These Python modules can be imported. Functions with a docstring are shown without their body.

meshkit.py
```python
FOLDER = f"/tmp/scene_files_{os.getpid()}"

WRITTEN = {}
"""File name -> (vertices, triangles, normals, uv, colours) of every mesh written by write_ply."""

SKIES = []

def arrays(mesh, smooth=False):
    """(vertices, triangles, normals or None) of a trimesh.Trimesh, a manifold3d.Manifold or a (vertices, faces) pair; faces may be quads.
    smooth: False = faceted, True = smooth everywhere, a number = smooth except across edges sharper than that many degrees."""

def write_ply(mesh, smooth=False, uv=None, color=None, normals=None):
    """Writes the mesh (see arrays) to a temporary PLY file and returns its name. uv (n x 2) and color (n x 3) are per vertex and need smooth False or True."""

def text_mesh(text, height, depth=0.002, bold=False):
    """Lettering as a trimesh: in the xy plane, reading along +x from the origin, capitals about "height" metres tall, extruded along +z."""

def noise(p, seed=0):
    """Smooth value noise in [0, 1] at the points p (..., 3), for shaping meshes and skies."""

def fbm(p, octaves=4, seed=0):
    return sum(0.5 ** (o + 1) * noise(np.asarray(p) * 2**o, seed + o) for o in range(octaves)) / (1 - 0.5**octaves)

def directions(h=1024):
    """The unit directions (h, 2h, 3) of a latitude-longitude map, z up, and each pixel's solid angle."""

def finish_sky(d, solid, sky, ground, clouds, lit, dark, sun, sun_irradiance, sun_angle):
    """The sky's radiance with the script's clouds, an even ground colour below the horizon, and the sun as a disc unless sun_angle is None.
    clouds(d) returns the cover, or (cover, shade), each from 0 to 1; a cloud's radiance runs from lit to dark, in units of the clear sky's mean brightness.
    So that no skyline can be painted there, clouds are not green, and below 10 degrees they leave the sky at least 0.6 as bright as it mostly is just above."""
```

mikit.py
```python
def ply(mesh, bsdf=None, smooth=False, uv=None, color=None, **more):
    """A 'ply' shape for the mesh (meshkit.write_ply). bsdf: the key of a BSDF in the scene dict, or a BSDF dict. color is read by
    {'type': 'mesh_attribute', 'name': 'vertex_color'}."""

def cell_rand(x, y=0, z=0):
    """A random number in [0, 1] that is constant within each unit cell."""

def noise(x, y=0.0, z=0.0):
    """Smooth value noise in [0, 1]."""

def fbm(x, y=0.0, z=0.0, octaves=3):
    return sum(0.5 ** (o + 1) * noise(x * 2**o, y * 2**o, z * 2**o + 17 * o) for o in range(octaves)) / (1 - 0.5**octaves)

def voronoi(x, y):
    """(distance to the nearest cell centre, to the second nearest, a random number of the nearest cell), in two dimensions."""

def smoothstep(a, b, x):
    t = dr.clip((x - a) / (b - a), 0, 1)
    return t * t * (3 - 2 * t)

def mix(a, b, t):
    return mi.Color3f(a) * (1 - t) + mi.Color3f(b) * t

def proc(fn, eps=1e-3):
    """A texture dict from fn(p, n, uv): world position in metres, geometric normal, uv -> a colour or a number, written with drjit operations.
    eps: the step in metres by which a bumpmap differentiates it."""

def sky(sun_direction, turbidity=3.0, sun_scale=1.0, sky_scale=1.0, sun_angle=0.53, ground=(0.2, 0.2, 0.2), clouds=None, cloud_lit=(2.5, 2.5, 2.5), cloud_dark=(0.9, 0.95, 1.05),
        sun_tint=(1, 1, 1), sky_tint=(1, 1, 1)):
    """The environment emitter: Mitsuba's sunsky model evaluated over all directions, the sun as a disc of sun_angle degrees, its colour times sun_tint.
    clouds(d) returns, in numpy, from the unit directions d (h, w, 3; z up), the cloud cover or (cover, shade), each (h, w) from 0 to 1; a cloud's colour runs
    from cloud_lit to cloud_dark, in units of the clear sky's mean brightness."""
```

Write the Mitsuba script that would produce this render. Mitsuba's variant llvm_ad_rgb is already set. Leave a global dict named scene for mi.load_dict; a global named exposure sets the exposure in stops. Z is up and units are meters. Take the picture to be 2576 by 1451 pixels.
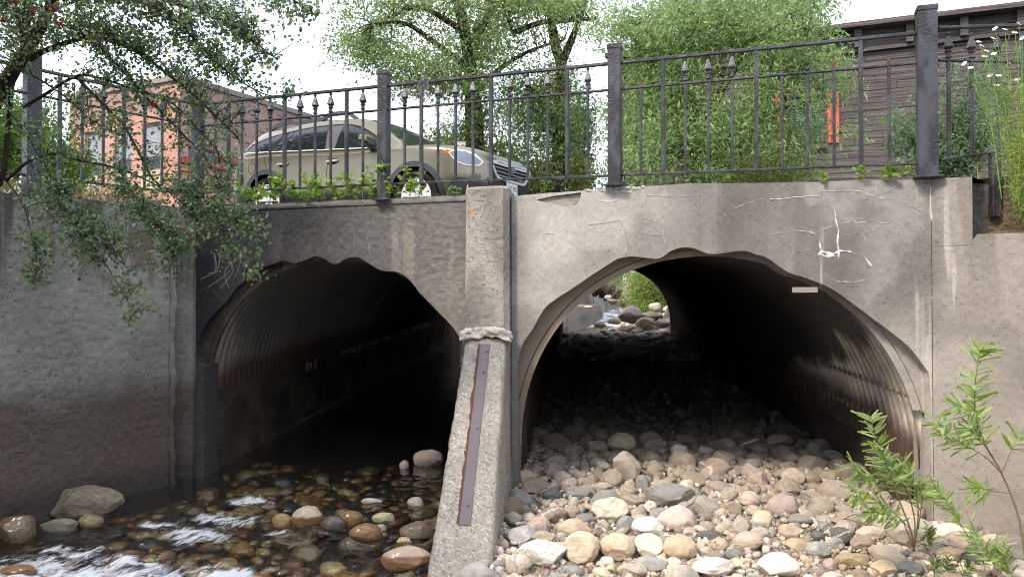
import math, random
import numpy as np, trimesh, drjit as dr, mitsuba as mi
import mikit, meshkit
from mikit import proc, noise, fbm, voronoi, smoothstep, mix
from shapely.geometry import Polygon, LineString, Point, box as sbox
from shapely.ops import unary_union

# ------------------------------------------------------------------ camera, sky, exposure
T = mi.ScalarTransform4f
CZ, FPX, PITCH = 2.0, 1983.0, math.radians(0.79)
FWD = np.array([0, math.cos(PITCH), math.sin(PITCH)])
UP = np.array([0, -math.sin(PITCH), math.cos(PITCH)])
scene, labels = {}, {}
scene['camera'] = {'type': 'perspective', 'fov': math.degrees(2 * math.atan(1288 / FPX)), 'fov_axis': 'x', 'near_clip': 0.05, 'far_clip': 2000.0,
                   'to_world': T().look_at(origin=[0, 0, CZ], target=[0, float(FWD[1]), CZ + float(FWD[2])], up=[0, 0, 1])}


def sky_cover(d):
    f = meshkit.fbm(d * np.array([2.2, 2.2, 4.0]), 4, 7)
    cover = np.clip(0.72 + 1.6 * (f - 0.38), 0.25, 1.0)
    shade = np.clip((meshkit.fbm(d * 3.0, 3, 21) - 0.45) * 2.0, 0, 1) * 0.6
    return cover, shade


scene['sky'] = mikit.sky((-0.50, -0.42, 0.76), turbidity=3.5, sun_scale=0.40, sun_angle=13, sun_tint=(0.93, 0.97, 1.09), clouds=sky_cover, cloud_lit=(2.15, 2.30, 2.55), cloud_dark=(1.4, 1.55, 1.8))
exposure = 3.25

# ------------------------------------------------------------------ frames and helpers
ONE_SIDED = {'concrete_light', 'concrete_dark', 'concrete_pilaster', 'concrete_stained', 'concrete_pebbled', 'concrete_footing', 'corrugated_steel', 'iron', 'rock', 'wet_rock', 'gravel', 'soil', 'dark_wood', 'brick', 'painted_brick', 'bark'}


SHEETS = {'corrugated_steel', 'gravel', 'soil'}


def outward(mesh, sheet):
    """Faces turned outwards: solids by their volume, open sheets (plates, ground) towards the open side above the stream."""
    t = np.asarray(mesh.vertices)[np.asarray(mesh.faces)]
    n = np.cross(t[:, 1] - t[:, 0], t[:, 2] - t[:, 0])
    c = t.mean(1)
    flip = np.einsum('ij,ij->i', n, np.array([0, 0, CZ]) - c if sheet else c - c.mean(0)).sum() < 0
    if flip:
        mesh.faces = mesh.faces[:, ::-1]
    return mesh


def ply(mesh, bsdf, **kw):
    if bsdf in ONE_SIDED and not isinstance(mesh, tuple):
        mesh = outward(mesh, bsdf in SHEETS)
    return mikit.ply(mesh, 'material_' + bsdf, **kw)


# the headwall stands in a vertical plane: s runs along it to the right, t runs upstream along the culverts, z is up
U = np.array([0.9451, -0.3269, 0.0])
A = np.array([0.0874, 0.9962, 0.0])
N = np.array([-0.3269, -0.9451, 0.0])
O = np.array([0.0, 7.429, 0.0])
SLOPE = 0.034
RNG = np.random.default_rng(11)


def W(s, t, z):
    s, t, z = np.broadcast_arrays(np.asarray(s, float), np.asarray(t, float), np.asarray(z, float))
    return O + s[..., None] * U + t[..., None] * A + z[..., None] * np.array([0, 0, 1.0])


def to_st(p):
    m = np.linalg.inv(np.array([[U[0], A[0]], [U[1], A[1]]]))
    q = m @ (np.asarray(p, float)[..., :2] - O[:2]).T
    return q[0], q[1]


def ray(px, py):
    return np.array([(px - 1288) / FPX, 0, 0]) + FWD + UP * (725.5 - py) / FPX


def at(px, py, y):
    r = ray(px, py)
    return np.array([0, 0, CZ]) + r * (y / r[1])


def hit(px, py, p0, n):
    r, c = ray(px, py), np.array([0, 0, CZ])
    return c + r * (np.dot(np.asarray(p0) - c, n) / np.dot(r, n))


def onwall(px, py, t=0.0):
    p = hit(px, py, O + t * A, N)
    return float(np.dot(p - O - t * A, U)), float(p[2])


def at_z(px, py, z):
    r = ray(px, py)
    return np.array([0, 0, CZ]) + r * ((z - CZ) / r[2])


def pxm(y):
    return FPX / y


def key_free(name, taken):
    if name not in taken:
        return name
    k = 1
    while f'{name}_{k:03d}' in taken:
        k += 1
    return f'{name}_{k:03d}'


TAKEN, LAST = set(), {}


def fresh(name):
    if name not in TAKEN:
        TAKEN.add(name)
        return name
    k = LAST.get(name, 0) + 1
    while f'{name}_{k:03d}' in TAKEN:
        k += 1
    LAST[name] = k
    key = f'{name}_{k:03d}'
    TAKEN.add(key)
    return key


def thing(name, label, cat, group=None, kind=None):
    key = fresh(name)
    labels[key] = {'label': label, 'category': cat}
    if group:
        labels[key]['group'] = group
    if kind:
        labels[key]['kind'] = kind
    return key


def part(holder, name, mesh, bsdf, smooth=False, label=None, kind=None, **kw):
    key = fresh(f'{holder}__{name}')
    scene[key] = ply(mesh, bsdf, smooth=smooth, **kw)
    if label or kind:
        labels[key] = {}
        if label:
            labels[key]['label'] = label
        if kind:
            labels[key]['kind'] = kind
    return key


def solid(name, mesh, bsdf, label, cat, smooth=False, group=None, kind=None, **kw):
    key = thing(name, label, cat, group, kind)
    scene[key] = ply(mesh, bsdf, smooth=smooth, **kw)
    return key


def struct(name, mesh, bsdf, smooth=False, **kw):
    key = fresh(name)
    scene[key] = ply(mesh, bsdf, smooth=smooth, **kw)
    labels[key] = {'kind': 'structure'}
    return key


def cat_mesh(ms):
    return trimesh.util.concatenate([m for m in ms if m is not None])


def frame_box(c, ax, half):
    """A box: centre, three axes (rows), half sizes."""
    b = trimesh.creation.box((2, 2, 2))
    b.vertices = np.asarray(c) + (b.vertices * np.asarray(half)) @ np.asarray(ax, float)
    return b


def cbox(c, ax, half, ch=0.004):
    """A chamfered box (hull of 24 points)."""
    h = np.asarray(half, float)
    ch = min(ch, 0.45 * h.min())
    pts = [np.array([x, y, z]) * (h - ch * (1 - np.eye(3)[k])) for k in range(3) for x in (-1, 1) for y in (-1, 1) for z in (-1, 1)]
    m = trimesh.convex.convex_hull(np.array(pts))
    return trimesh.Trimesh(np.asarray(c) + m.vertices @ np.asarray(ax, float), m.faces, process=False)


WAX = np.array([U, -N, [0, 0, 1.0]])   # along the wall, into the wall, up
XYZ = np.eye(3)


def prism(poly, t0, t1):
    """A shape drawn in the wall plane (s, z), swept along the culvert axis from t0 to t1."""
    out = []
    for g in getattr(poly, 'geoms', [poly]):
        m = trimesh.creation.extrude_polygon(g, t1 - t0, engine='earcut')
        v = m.vertices
        out.append(trimesh.Trimesh(W(v[:, 0], t0 + v[:, 2], v[:, 1]), m.faces, process=False))
    return cat_mesh(out)


def tube(points, radii, sides=6):
    p = np.asarray(points, float)
    t = np.gradient(p, axis=0)
    t /= np.linalg.norm(t, axis=1, keepdims=True) + 1e-12
    a = np.cross(t, np.where(np.abs(t[:, 2:]) < 0.9, [0, 0, 1.0], [1.0, 0, 0]))
    a /= np.linalg.norm(a, axis=1, keepdims=True) + 1e-12
    b, ang = np.cross(t, a), np.arange(sides) * 2 * np.pi / sides
    r = np.broadcast_to(radii, (len(p),))[:, None, None]
    v = p[:, None] + r * (np.cos(ang)[None, :, None] * a[:, None] + np.sin(ang)[None, :, None] * b[:, None])
    i, j = np.meshgrid(np.arange(len(p) - 1), np.arange(sides), indexing='ij')
    q = np.stack([i * sides + j, i * sides + (j + 1) % sides, (i + 1) * sides + (j + 1) % sides, (i + 1) * sides + j], -1).reshape(-1, 4)
    v = np.vstack([v.reshape(-1, 3), p[:1], p[-1:]])
    n = len(p) * sides
    k = np.arange(sides)
    caps = np.vstack([np.stack([(k + 1) % sides, k, k * 0 + n], 1), np.stack([n - sides + k, n - sides + (k + 1) % sides, k * 0 + n + 1], 1)])
    return trimesh.Trimesh(v, np.vstack([q[:, [0, 1, 2]], q[:, [0, 2, 3]], caps]), process=False)


def spline(pts, n=8, closed=False):
    """Catmull-Rom through the points."""
    p = np.asarray(pts, float)
    p = np.vstack([p[-1:], p, p[:2]]) if closed else np.vstack([2 * p[0] - p[1], p, 2 * p[-1] - p[-2]])
    out = []
    for i in range(1, len(p) - 2):
        t = (np.arange(n) / n)[:, None]
        out.append(0.5 * (2 * p[i] + (p[i + 1] - p[i - 1]) * t + (2 * p[i - 1] - 5 * p[i] + 4 * p[i + 1] - p[i + 2]) * t ** 2 + (3 * p[i] - p[i - 1] - 3 * p[i + 1] + p[i + 2]) * t ** 3))
    if not closed:
        out.append(p[-2:-1])
    return np.vstack(out)


def grid_mesh(P):
    """A sheet from an (n, m, 3) array."""
    n, m = P.shape[:2]
    i, j = np.meshgrid(np.arange(n - 1), np.arange(m - 1), indexing='ij')
    q = np.stack([i * m + j, i * m + j + 1, (i + 1) * m + j + 1, (i + 1) * m + j], -1).reshape(-1, 4)
    return trimesh.Trimesh(P.reshape(-1, 3), np.vstack([q[:, [0, 1, 2]], q[:, [0, 2, 3]]]), process=False)


def unit(v):
    return v / (np.linalg.norm(v, axis=-1, keepdims=True) + 1e-12)


# leaves: many small folded blades as one mesh, with a colour per leaf
ROUND = (np.array([[0, 0, 0], [0.28, 0.42, 0.10], [0.72, 0.40, 0.08], [1, 0, -0.04], [0.72, -0.40, 0.08], [0.28, -0.42, 0.10], [0.5, 0, 0.0]]),
         np.array([[0, 6, 1], [1, 6, 2], [2, 6, 3], [3, 6, 4], [4, 6, 5], [5, 6, 0]]))
LANCE = (np.array([[0, 0, 0], [0.45, 0.5, 0.06], [1, 0, -0.10], [0.45, -0.5, 0.06], [0.5, 0, 0.0]]), np.array([[0, 4, 1], [1, 4, 2], [2, 4, 3], [3, 4, 0]]))
QUAD = (np.array([[0, 0, 0], [0.5, 0.5, 0.05], [1, 0, 0], [0.5, -0.5, 0.05]]), np.array([[0, 3, 1], [1, 3, 2]]))
LOBED = (np.array([[0, 0, 0], [0.2, 0.16, 0.03], [0.34, 0.46, 0.02], [0.5, 0.2, 0.03], [0.68, 0.36, 0.0], [0.78, 0.14, 0.0], [1, 0, -0.1], [0.78, -0.14, 0.0], [0.68, -0.36, 0.0], [0.5, -0.2, 0.03],
                    [0.34, -0.46, 0.02], [0.2, -0.16, 0.03], [0.5, 0, 0]]), np.array([[i, 12, (i + 1) % 12] for i in range(12)]))


def leaves(pos, along, normal, length, width, template, color):
    V, Fc = template
    along = unit(along)
    side = unit(np.cross(normal, along))
    up = np.cross(along, side)
    n = len(pos)
    length, width = np.broadcast_to(length, (n,)), np.broadcast_to(width, (n,))
    v = pos[:, None] + V[None, :, 0, None] * (along * length[:, None])[:, None] + V[None, :, 1, None] * (side * width[:, None])[:, None] + V[None, :, 2, None] * (up * length[:, None])[:, None]
    f = (Fc[None] + (np.arange(n) * len(V))[:, None, None]).reshape(-1, 3)
    return (v.reshape(-1, 3), f), np.repeat(np.asarray(color), len(V), axis=0)


def randdir(n, rng, up=0.0):
    d = rng.normal(size=(n, 3))
    d[:, 2] += up
    return unit(d)


def tint(base, n, rng, spread=0.25, other=None, share=0.3):
    base = np.asarray(base, float)
    c = np.tile(base, (n, 1))
    if other is not None:
        k = rng.random(n) < share
        c[k] = np.asarray(other)
    return np.clip(c * np.exp(rng.normal(0, spread, (n, 1))) * np.exp(rng.normal(0, spread * 0.25, (n, 3))), 0.004, 0.9)
# ------------------------------------------------------------------ materials
def two(b):
    return {'type': 'twosided', 'bsdf': b}


def rgbt(*c):
    return {'type': 'rgb', 'value': list(c)}


VC = {'type': 'mesh_attribute', 'name': 'vertex_color'}


def bumped(b, fn, scale=1.0, eps=2e-3):
    return {'type': 'bumpmap', 'arbitrary': proc(fn, eps), 'scale': scale, 'bsdf': b}


def pri(color, rough, spec=0.3, **k):
    return {'type': 'principled', 'base_color': color, 'roughness': rough, 'specular': spec, **k}


def s_of(p):
    # distance along the wall of a point near the wall's face
    return p.x * float(U[0]) + (p.y - float(O[1])) * float(U[1])


def gauss(x, c, w):
    return dr.exp(-dr.square((x - c) / w))


def conc_right(p, n, uv):
    s, z = s_of(p), p.z
    b = fbm(s * 1.2 + 3, z * 1.4, 1.7, 4)
    st = fbm(s * 5.5, z * 0.5, 4.0, 4)
    st2 = fbm(s * 14.0, z * 0.8 + 5, 2.0, 3)
    f = fbm(p.x * 30, p.y * 30, p.z * 30, 3)
    g = noise(p.x * 120, p.y * 120, p.z * 120)
    c = mix((0.43, 0.41, 0.375), (0.275, 0.262, 0.242), smoothstep(0.40, 0.60, b))
    c = mix(c, (0.27, 0.238, 0.205), 0.7 * smoothstep(2.6, 3.9, s) + 0.3 * smoothstep(1.4, 0.4, z))
    c = mix(c, mix((0.27, 0.26, 0.245), (0.165, 0.16, 0.152), smoothstep(0.40, 0.58, fbm(s * 2.6, z * 2.2 + 4, 9.0, 4))), 0.85 * smoothstep(1.35, 2.0, s + 0.5 * (st - 0.5)) * smoothstep(1.7, 2.25, z + 0.5 * (b - 0.5)) * smoothstep(3.75, 3.4, s))
    zone = dr.maximum(1.0 * gauss(s + 0.1 * b, 2.0, 0.26) * smoothstep(2.1, 2.7, z), gauss(s, 2.86, 0.22) * smoothstep(1.8, 2.1, z) * smoothstep(2.8, 2.5, z) * 1.0)
    zone = dr.maximum(zone, 0.55 * gauss(s, 3.52, 0.12) * smoothstep(1.3, 2.0, z))
    zone = dr.maximum(zone, 0.55 * gauss(s, 0.04, 0.10))  # dark band in the corner beside the pilaster: its shadow painted in
    dark = dr.clip(zone * (0.55 + 0.9 * (st - 0.3)) * 1.35, 0, 1) * smoothstep(0.25, 0.5, st + 0.35 * b)
    dark = dr.maximum(dark, 0.55 * smoothstep(0.54, 0.70, st) * smoothstep(1.7, 2.5, z) * smoothstep(0.7, 1.6, s))
    dark = dr.maximum(dark, 0.35 * smoothstep(0.55, 0.68, b))
    c = mix(c, (0.135, 0.125, 0.115), 0.85 * dark)
    c = mix(c, (0.55, 0.51, 0.46), 0.5 * smoothstep(0.6, 0.75, st2) * smoothstep(0.45, 0.3, st))
    mid = fbm(p.x * 7 + 2, p.y * 7, p.z * 5, 3)
    c = c * (1 - 0.40 * smoothstep(0.76, 0.86, noise(p.x * 80 + 3, p.y * 80, p.z * 80)))
    return c * (0.80 + 0.40 * f) * (0.90 + 0.20 * g) * (0.90 + 0.20 * mid)


def conc_left(p, n, uv):
    s, z = s_of(p), p.z
    b = fbm(s * 1.3 + 11, z * 1.4, 3.1, 4)
    st = fbm(s * 6.5 + 2, z * 0.45, 1.0, 4)
    f = fbm(p.x * 26, p.y * 26, p.z * 26, 3)
    pits = noise(p.x * 95, p.y * 95, p.z * 80)
    g = noise(p.x * 150, p.y * 150, p.z * 150)
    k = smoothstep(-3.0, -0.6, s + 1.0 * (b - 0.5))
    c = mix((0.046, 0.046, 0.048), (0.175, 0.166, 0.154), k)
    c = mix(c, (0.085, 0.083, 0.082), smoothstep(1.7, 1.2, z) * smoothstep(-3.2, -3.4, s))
    c = mix(c, (0.27, 0.25, 0.22), 0.7 * smoothstep(0.58, 0.75, st) * smoothstep(2.95, 2.55, z) * smoothstep(-2.9, -1.8, s))
    c = mix(c, (0.30, 0.275, 0.24), 0.5 * smoothstep(2.5, 1.9, z) * smoothstep(-1.3, -0.6, s))
    c = mix(c, (0.30, 0.29, 0.27), 0.55 * smoothstep(2.955, 2.985, z))
    c = mix(c, (0.045, 0.043, 0.043), 0.8 * smoothstep(0.70, 0.82, pits) * smoothstep(0.35, 0.6, b))
    return c * (0.62 + 0.76 * f) * (0.82 + 0.36 * g)


def conc_pilaster(p, n, uv):
    s, z = s_of(p), p.z
    b = fbm(s * 3 + 5, z * 1.6, 2.0, 4)
    f = fbm(p.x * 30, p.y * 30, p.z * 30, 3)
    pits = noise(p.x * 75, p.y * 75, p.z * 65)
    g = noise(p.x * 150, p.y * 150, p.z * 150)
    c = mix((0.36, 0.332, 0.295), (0.235, 0.22, 0.20), smoothstep(0.38, 0.66, b + 0.12 * smoothstep(2.3, 2.9, z)))
    c = mix(c, (0.10, 0.095, 0.09), 0.8 * smoothstep(0.74, 0.84, pits))
    c = mix(c, (0.52, 0.22, 0.04), 0.9 * gauss(s, -0.355, 0.022) * gauss(z, 2.83, 0.02))
    return c * (0.78 + 0.44 * f) * (0.92 + 0.16 * g)


def conc_wing(p, n, uv):
    z, h = p.z, p.y + 0.6 * p.x
    b = fbm(h * 1.1, z * 1.3, 6.0, 4)
    st = fbm(h * 6.0, z * 0.45, 8.0, 4)
    f = fbm(p.x * 26, p.y * 26, p.z * 26, 3)
    pits = noise(p.x * 70, p.y * 70, p.z * 60) * 0.8 + 0.2 * b
    g = noise(p.x * 150, p.y * 150, p.z * 150)
    c = mix((0.365, 0.355, 0.32), (0.24, 0.234, 0.214), smoothstep(0.36, 0.66, b))
    low = smoothstep(1.42, 1.02, z + 0.5 * (b - 0.5) + 0.12 * (st - 0.5))
    c = mix(c, (0.122, 0.101, 0.087), low)
    c = mix(c, (0.125, 0.088, 0.078), 0.45 * low * smoothstep(0.48, 0.66, fbm(h * 2.3 + 9, z * 2.0, 1.0, 3)))
    c = mix(c, (0.07, 0.062, 0.055), 0.8 * smoothstep(0.50, 0.66, st) * smoothstep(2.1, 2.75, z + 0.3 * b))
    c = mix(c, (0.13, 0.06, 0.03), 0.5 * smoothstep(0.60, 0.72, fbm(h * 9, z * 1.6 + 3, 2.0, 3)) * smoothstep(1.9, 2.3, z))
    c = mix(c, (0.058, 0.051, 0.045), 0.8 * smoothstep(0.45, 0.10, z + 0.25 * (b - 0.5)))
    scr = smoothstep(0.66, 0.76, fbm(h * 1.4 + z * 0.2, z * 30, 5.0, 3)) * gauss(z, 0.78, 0.16)
    c = mix(c, (0.22, 0.205, 0.19), 0.45 * scr)
    c = mix(c, (0.035, 0.032, 0.03), 0.85 * smoothstep(0.76, 0.85, pits))
    c = mix(c, (0.30, 0.28, 0.26), 0.6 * smoothstep(0.92, 0.96, noise(p.x * 60 + 7, p.y * 60, p.z * 60)))
    lam = fbm(h * 2.5, z * 38, 3.0, 3)
    return c * (0.70 + 0.60 * f) * (0.84 + 0.32 * g) * (0.90 + 0.20 * lam)


def rough_bump(p, n, uv):
    return 0.010 * fbm(p.x * 22, p.y * 22, p.z * 22, 2) + 0.004 * noise(p.x * 75, p.y * 75, p.z * 75)


def pit_bump(p, n, uv):
    return 0.011 * fbm(p.x * 22, p.y * 22, p.z * 22, 2) - 0.008 * smoothstep(0.68, 0.84, noise(p.x * 85, p.y * 85, p.z * 75))


def pebble(p, n, uv):
    # exposed aggregate: small stones in cement
    h = p.x + 0.55 * p.y
    d1, d2, r = voronoi(h * 92, p.z * 66 + p.y * 26)
    c = mix((0.54, 0.50, 0.44), (0.33, 0.285, 0.245), r)
    c = mix(c, (0.62, 0.58, 0.52), smoothstep(0.8, 0.9, r))
    c = mix(c, (0.22, 0.215, 0.21), smoothstep(0.12, 0.07, r))
    c = mix((0.34, 0.31, 0.275), c, smoothstep(0.03, 0.16, d2 - d1))
    b = fbm(p.x * 5, p.y * 5, p.z * 2.5, 3)
    return c * (0.72 + 0.5 * b)


def pebble_h(p, n, uv):
    h = p.x + 0.55 * p.y
    d1, d2, r = voronoi(h * 92, p.z * 66 + p.y * 26)
    return 0.006 * smoothstep(0.0, 0.3, d2 - d1) + 0.003 * r


def bricks(h, z, bw, bh):
    row = dr.floor(z / bh)
    x = h / bw + 0.5 * (row - 2 * dr.floor(row * 0.5))
    fx, fz = x - dr.floor(x), z / bh - row
    joint = dr.minimum(dr.minimum(fx, 1 - fx) * bw, dr.minimum(fz, 1 - fz) * bh)
    return joint, mikit.cell_rand(dr.floor(x), row, 3)


def brick_plain(p, n, uv):
    h = dr.select(dr.abs(n.x) > 0.7, p.y * 1.12, p.x * 1.12)
    j, r = bricks(h, p.z, 0.24, 0.085)
    c = mix((0.39, 0.255, 0.21), (0.29, 0.195, 0.16), r)
    c = mix(c, (0.16, 0.085, 0.07), smoothstep(0.82, 0.9, r))
    c = c * (0.75 + 0.5 * fbm(p.x * 0.8, p.y * 0.8, p.z * 0.9, 4))
    return mix((0.31, 0.245, 0.205), c, smoothstep(0.006, 0.014, j))


def brick_paint(p, n, uv):
    h = dr.select(dr.abs(n.x) > 0.7, p.y * 1.12, p.x * 1.12)
    j, r = bricks(h, p.z, 0.24, 0.085)
    c = mix((0.55, 0.305, 0.245), (0.49, 0.265, 0.21), r)
    c = c * (0.82 + 0.36 * fbm(p.x * 1.1, p.y * 1.1, p.z * 1.1, 4))
    return c * (0.75 + 0.25 * smoothstep(0.004, 0.012, j))


def wood_dark(p, n, uv):
    gr = fbm(p.x * 1.6 + dr.floor(p.z * 6.6) * 7.3, p.y * 1.6, p.z * 46, 4)
    big = fbm(p.x * 0.7, p.y * 0.7, p.z * 1.1, 3)
    c = mix((0.155, 0.136, 0.130), (0.080, 0.069, 0.066), smoothstep(0.35, 0.65, gr))
    return c * (0.75 + 0.5 * big)


def wood_h(p, n, uv):
    return 0.005 * fbm(p.x * 2.0, p.y * 2.0, p.z * 70, 2)


def iron_col(p, n, uv):
    b = fbm(p.x * 9, p.y * 9, p.z * 4, 4)
    r = fbm(p.x * 14 + 4, p.y * 14, p.z * 9, 4)
    c = mix((0.020, 0.021, 0.025), (0.052, 0.057, 0.070), smoothstep(0.40, 0.62, b))
    return mix(c, (0.070, 0.036, 0.026), 0.6 * smoothstep(0.64, 0.74, r))


def steel_col(p, n, uv):
    # zinc-grey corrugated plate, rusty near the footing, brown water stains
    s = s_of(p)
    t = (p.y - 7.429 + 0.3459 * p.x) * 1.0
    zz = p.z - float(SLOPE) * dr.maximum(t, 0)
    b = fbm(p.x * 2.2, p.y * 2.2, p.z * 2.4, 4)
    f = fbm(p.x * 24, p.y * 24, p.z * 24, 3)
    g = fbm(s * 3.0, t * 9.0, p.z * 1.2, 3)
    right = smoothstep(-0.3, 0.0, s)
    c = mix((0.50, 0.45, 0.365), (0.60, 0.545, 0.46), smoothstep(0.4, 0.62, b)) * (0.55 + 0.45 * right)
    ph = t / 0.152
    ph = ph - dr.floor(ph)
    c = c * (1 - 0.55 * smoothstep(0.30, 0.46, ph) * smoothstep(0.62, 0.50, ph))     # rib shading painted dark into the valleys of the plate
    soot_shade = smoothstep(1.50, 1.72, zz + 0.6 * (b - 0.5) + 0.25 * (g - 0.5) + 0.16 * t - 0.35 * smoothstep(1.0, 0.0, t))  # sooty crown; tunnel shade put into the colour, spreading lower with depth
    c = mix(c, mix((0.055, 0.052, 0.048), (0.035, 0.034, 0.034), smoothstep(0.35, 0.6, b)) * (1 + 1.3 * (1 - right)), (0.6 + 0.35 * right) * soot_shade)
    rust = smoothstep(0.35, 0.02, zz - mix_f(1.02, 0.66, right) + 0.5 * (g - 0.5))
    c = mix(c, (0.16, 0.07, 0.03), 0.8 * rust)
    c = mix(c, (0.040, 0.026, 0.020), 0.85 * smoothstep(0.22, -0.02, zz - mix_f(0.98, 0.74, right) - 0.18 * smoothstep(0.2, 1.2, t) + 0.2 * (b - 0.5)))
    return c * (0.75 + 0.5 * f)


def mix_f(a, b, t):
    return a * (1 - t) + b * t


def foot_col(p, n, uv):
    b = fbm(p.x * 2.0, p.y * 2.0, p.z * 2.0, 4)
    f = fbm(p.x * 26, p.y * 26, p.z * 26, 3)
    c = mix((0.135, 0.108, 0.082), (0.075, 0.06, 0.05), smoothstep(0.35, 0.65, b))
    return c * (0.7 + 0.6 * f)


def soil_col(p, n, uv):
    b = fbm(p.x * 2.2, p.y * 2.2, p.z * 2.2, 4)
    f = fbm(p.x * 40, p.y * 40, p.z * 40, 3)
    return mix((0.15, 0.115, 0.085), (0.085, 0.065, 0.05), smoothstep(0.35, 0.65, b)) * (0.5 + 1.0 * f)


def bed_col(p, n, uv):
    b = fbm(p.x * 1.7, p.y * 1.7, p.z * 2, 4)
    d1, d2, r = voronoi(p.x * 30, p.y * 30)
    c = mix((0.27, 0.225, 0.18), (0.40, 0.345, 0.285), r)
    c = mix((0.11, 0.088, 0.07), c, smoothstep(0.02, 0.25, d2 - d1))
    y = p.y - float(O[1])
    s = p.x * float(INV[0, 0]) + y * float(INV[0, 1])
    c = c * (0.28 + 0.72 * smoothstep(-0.45, -0.25, s))      # bed darker on the side under the running water
    return c * (0.6 + 0.7 * b)


def bed_h(p, n, uv):
    d1, d2, r = voronoi(p.x * 30, p.y * 30)
    return 0.012 * smoothstep(0.0, 0.3, d2 - d1)


def road_col(p, n, uv):
    return mix((0.06, 0.06, 0.06), (0.085, 0.083, 0.08), fbm(p.x * 3, p.y * 3, 0.0, 4)) * (0.7 + 0.6 * noise(p.x * 90, p.y * 90))


def micro(p, n, uv):
    return 0.0035 * fbm(p.x * 70, p.y * 70, p.z * 70, 2)


class Materials(dict):
    def __setitem__(self, k, v):
        scene['material_' + k] = v
        dict.__setitem__(self, k, v)


M = Materials()
M['concrete_light'] = bumped({'type': 'diffuse', 'reflectance': proc(conc_right)}, rough_bump, scale=0.35)
M['concrete_dark'] = bumped({'type': 'diffuse', 'reflectance': proc(conc_left)}, pit_bump)
M['concrete_pilaster'] = bumped({'type': 'diffuse', 'reflectance': proc(conc_pilaster)}, pit_bump)
M['concrete_stained'] = bumped({'type': 'diffuse', 'reflectance': proc(conc_wing)}, pit_bump)
M['concrete_pebbled'] = bumped({'type': 'diffuse', 'reflectance': proc(pebble)}, pebble_h, eps=1e-3)
M['concrete_footing'] = bumped({'type': 'diffuse', 'reflectance': proc(foot_col)}, rough_bump)
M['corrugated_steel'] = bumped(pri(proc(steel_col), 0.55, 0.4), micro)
M['iron'] = bumped(pri(proc(iron_col), 0.42, 0.5), micro)
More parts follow.
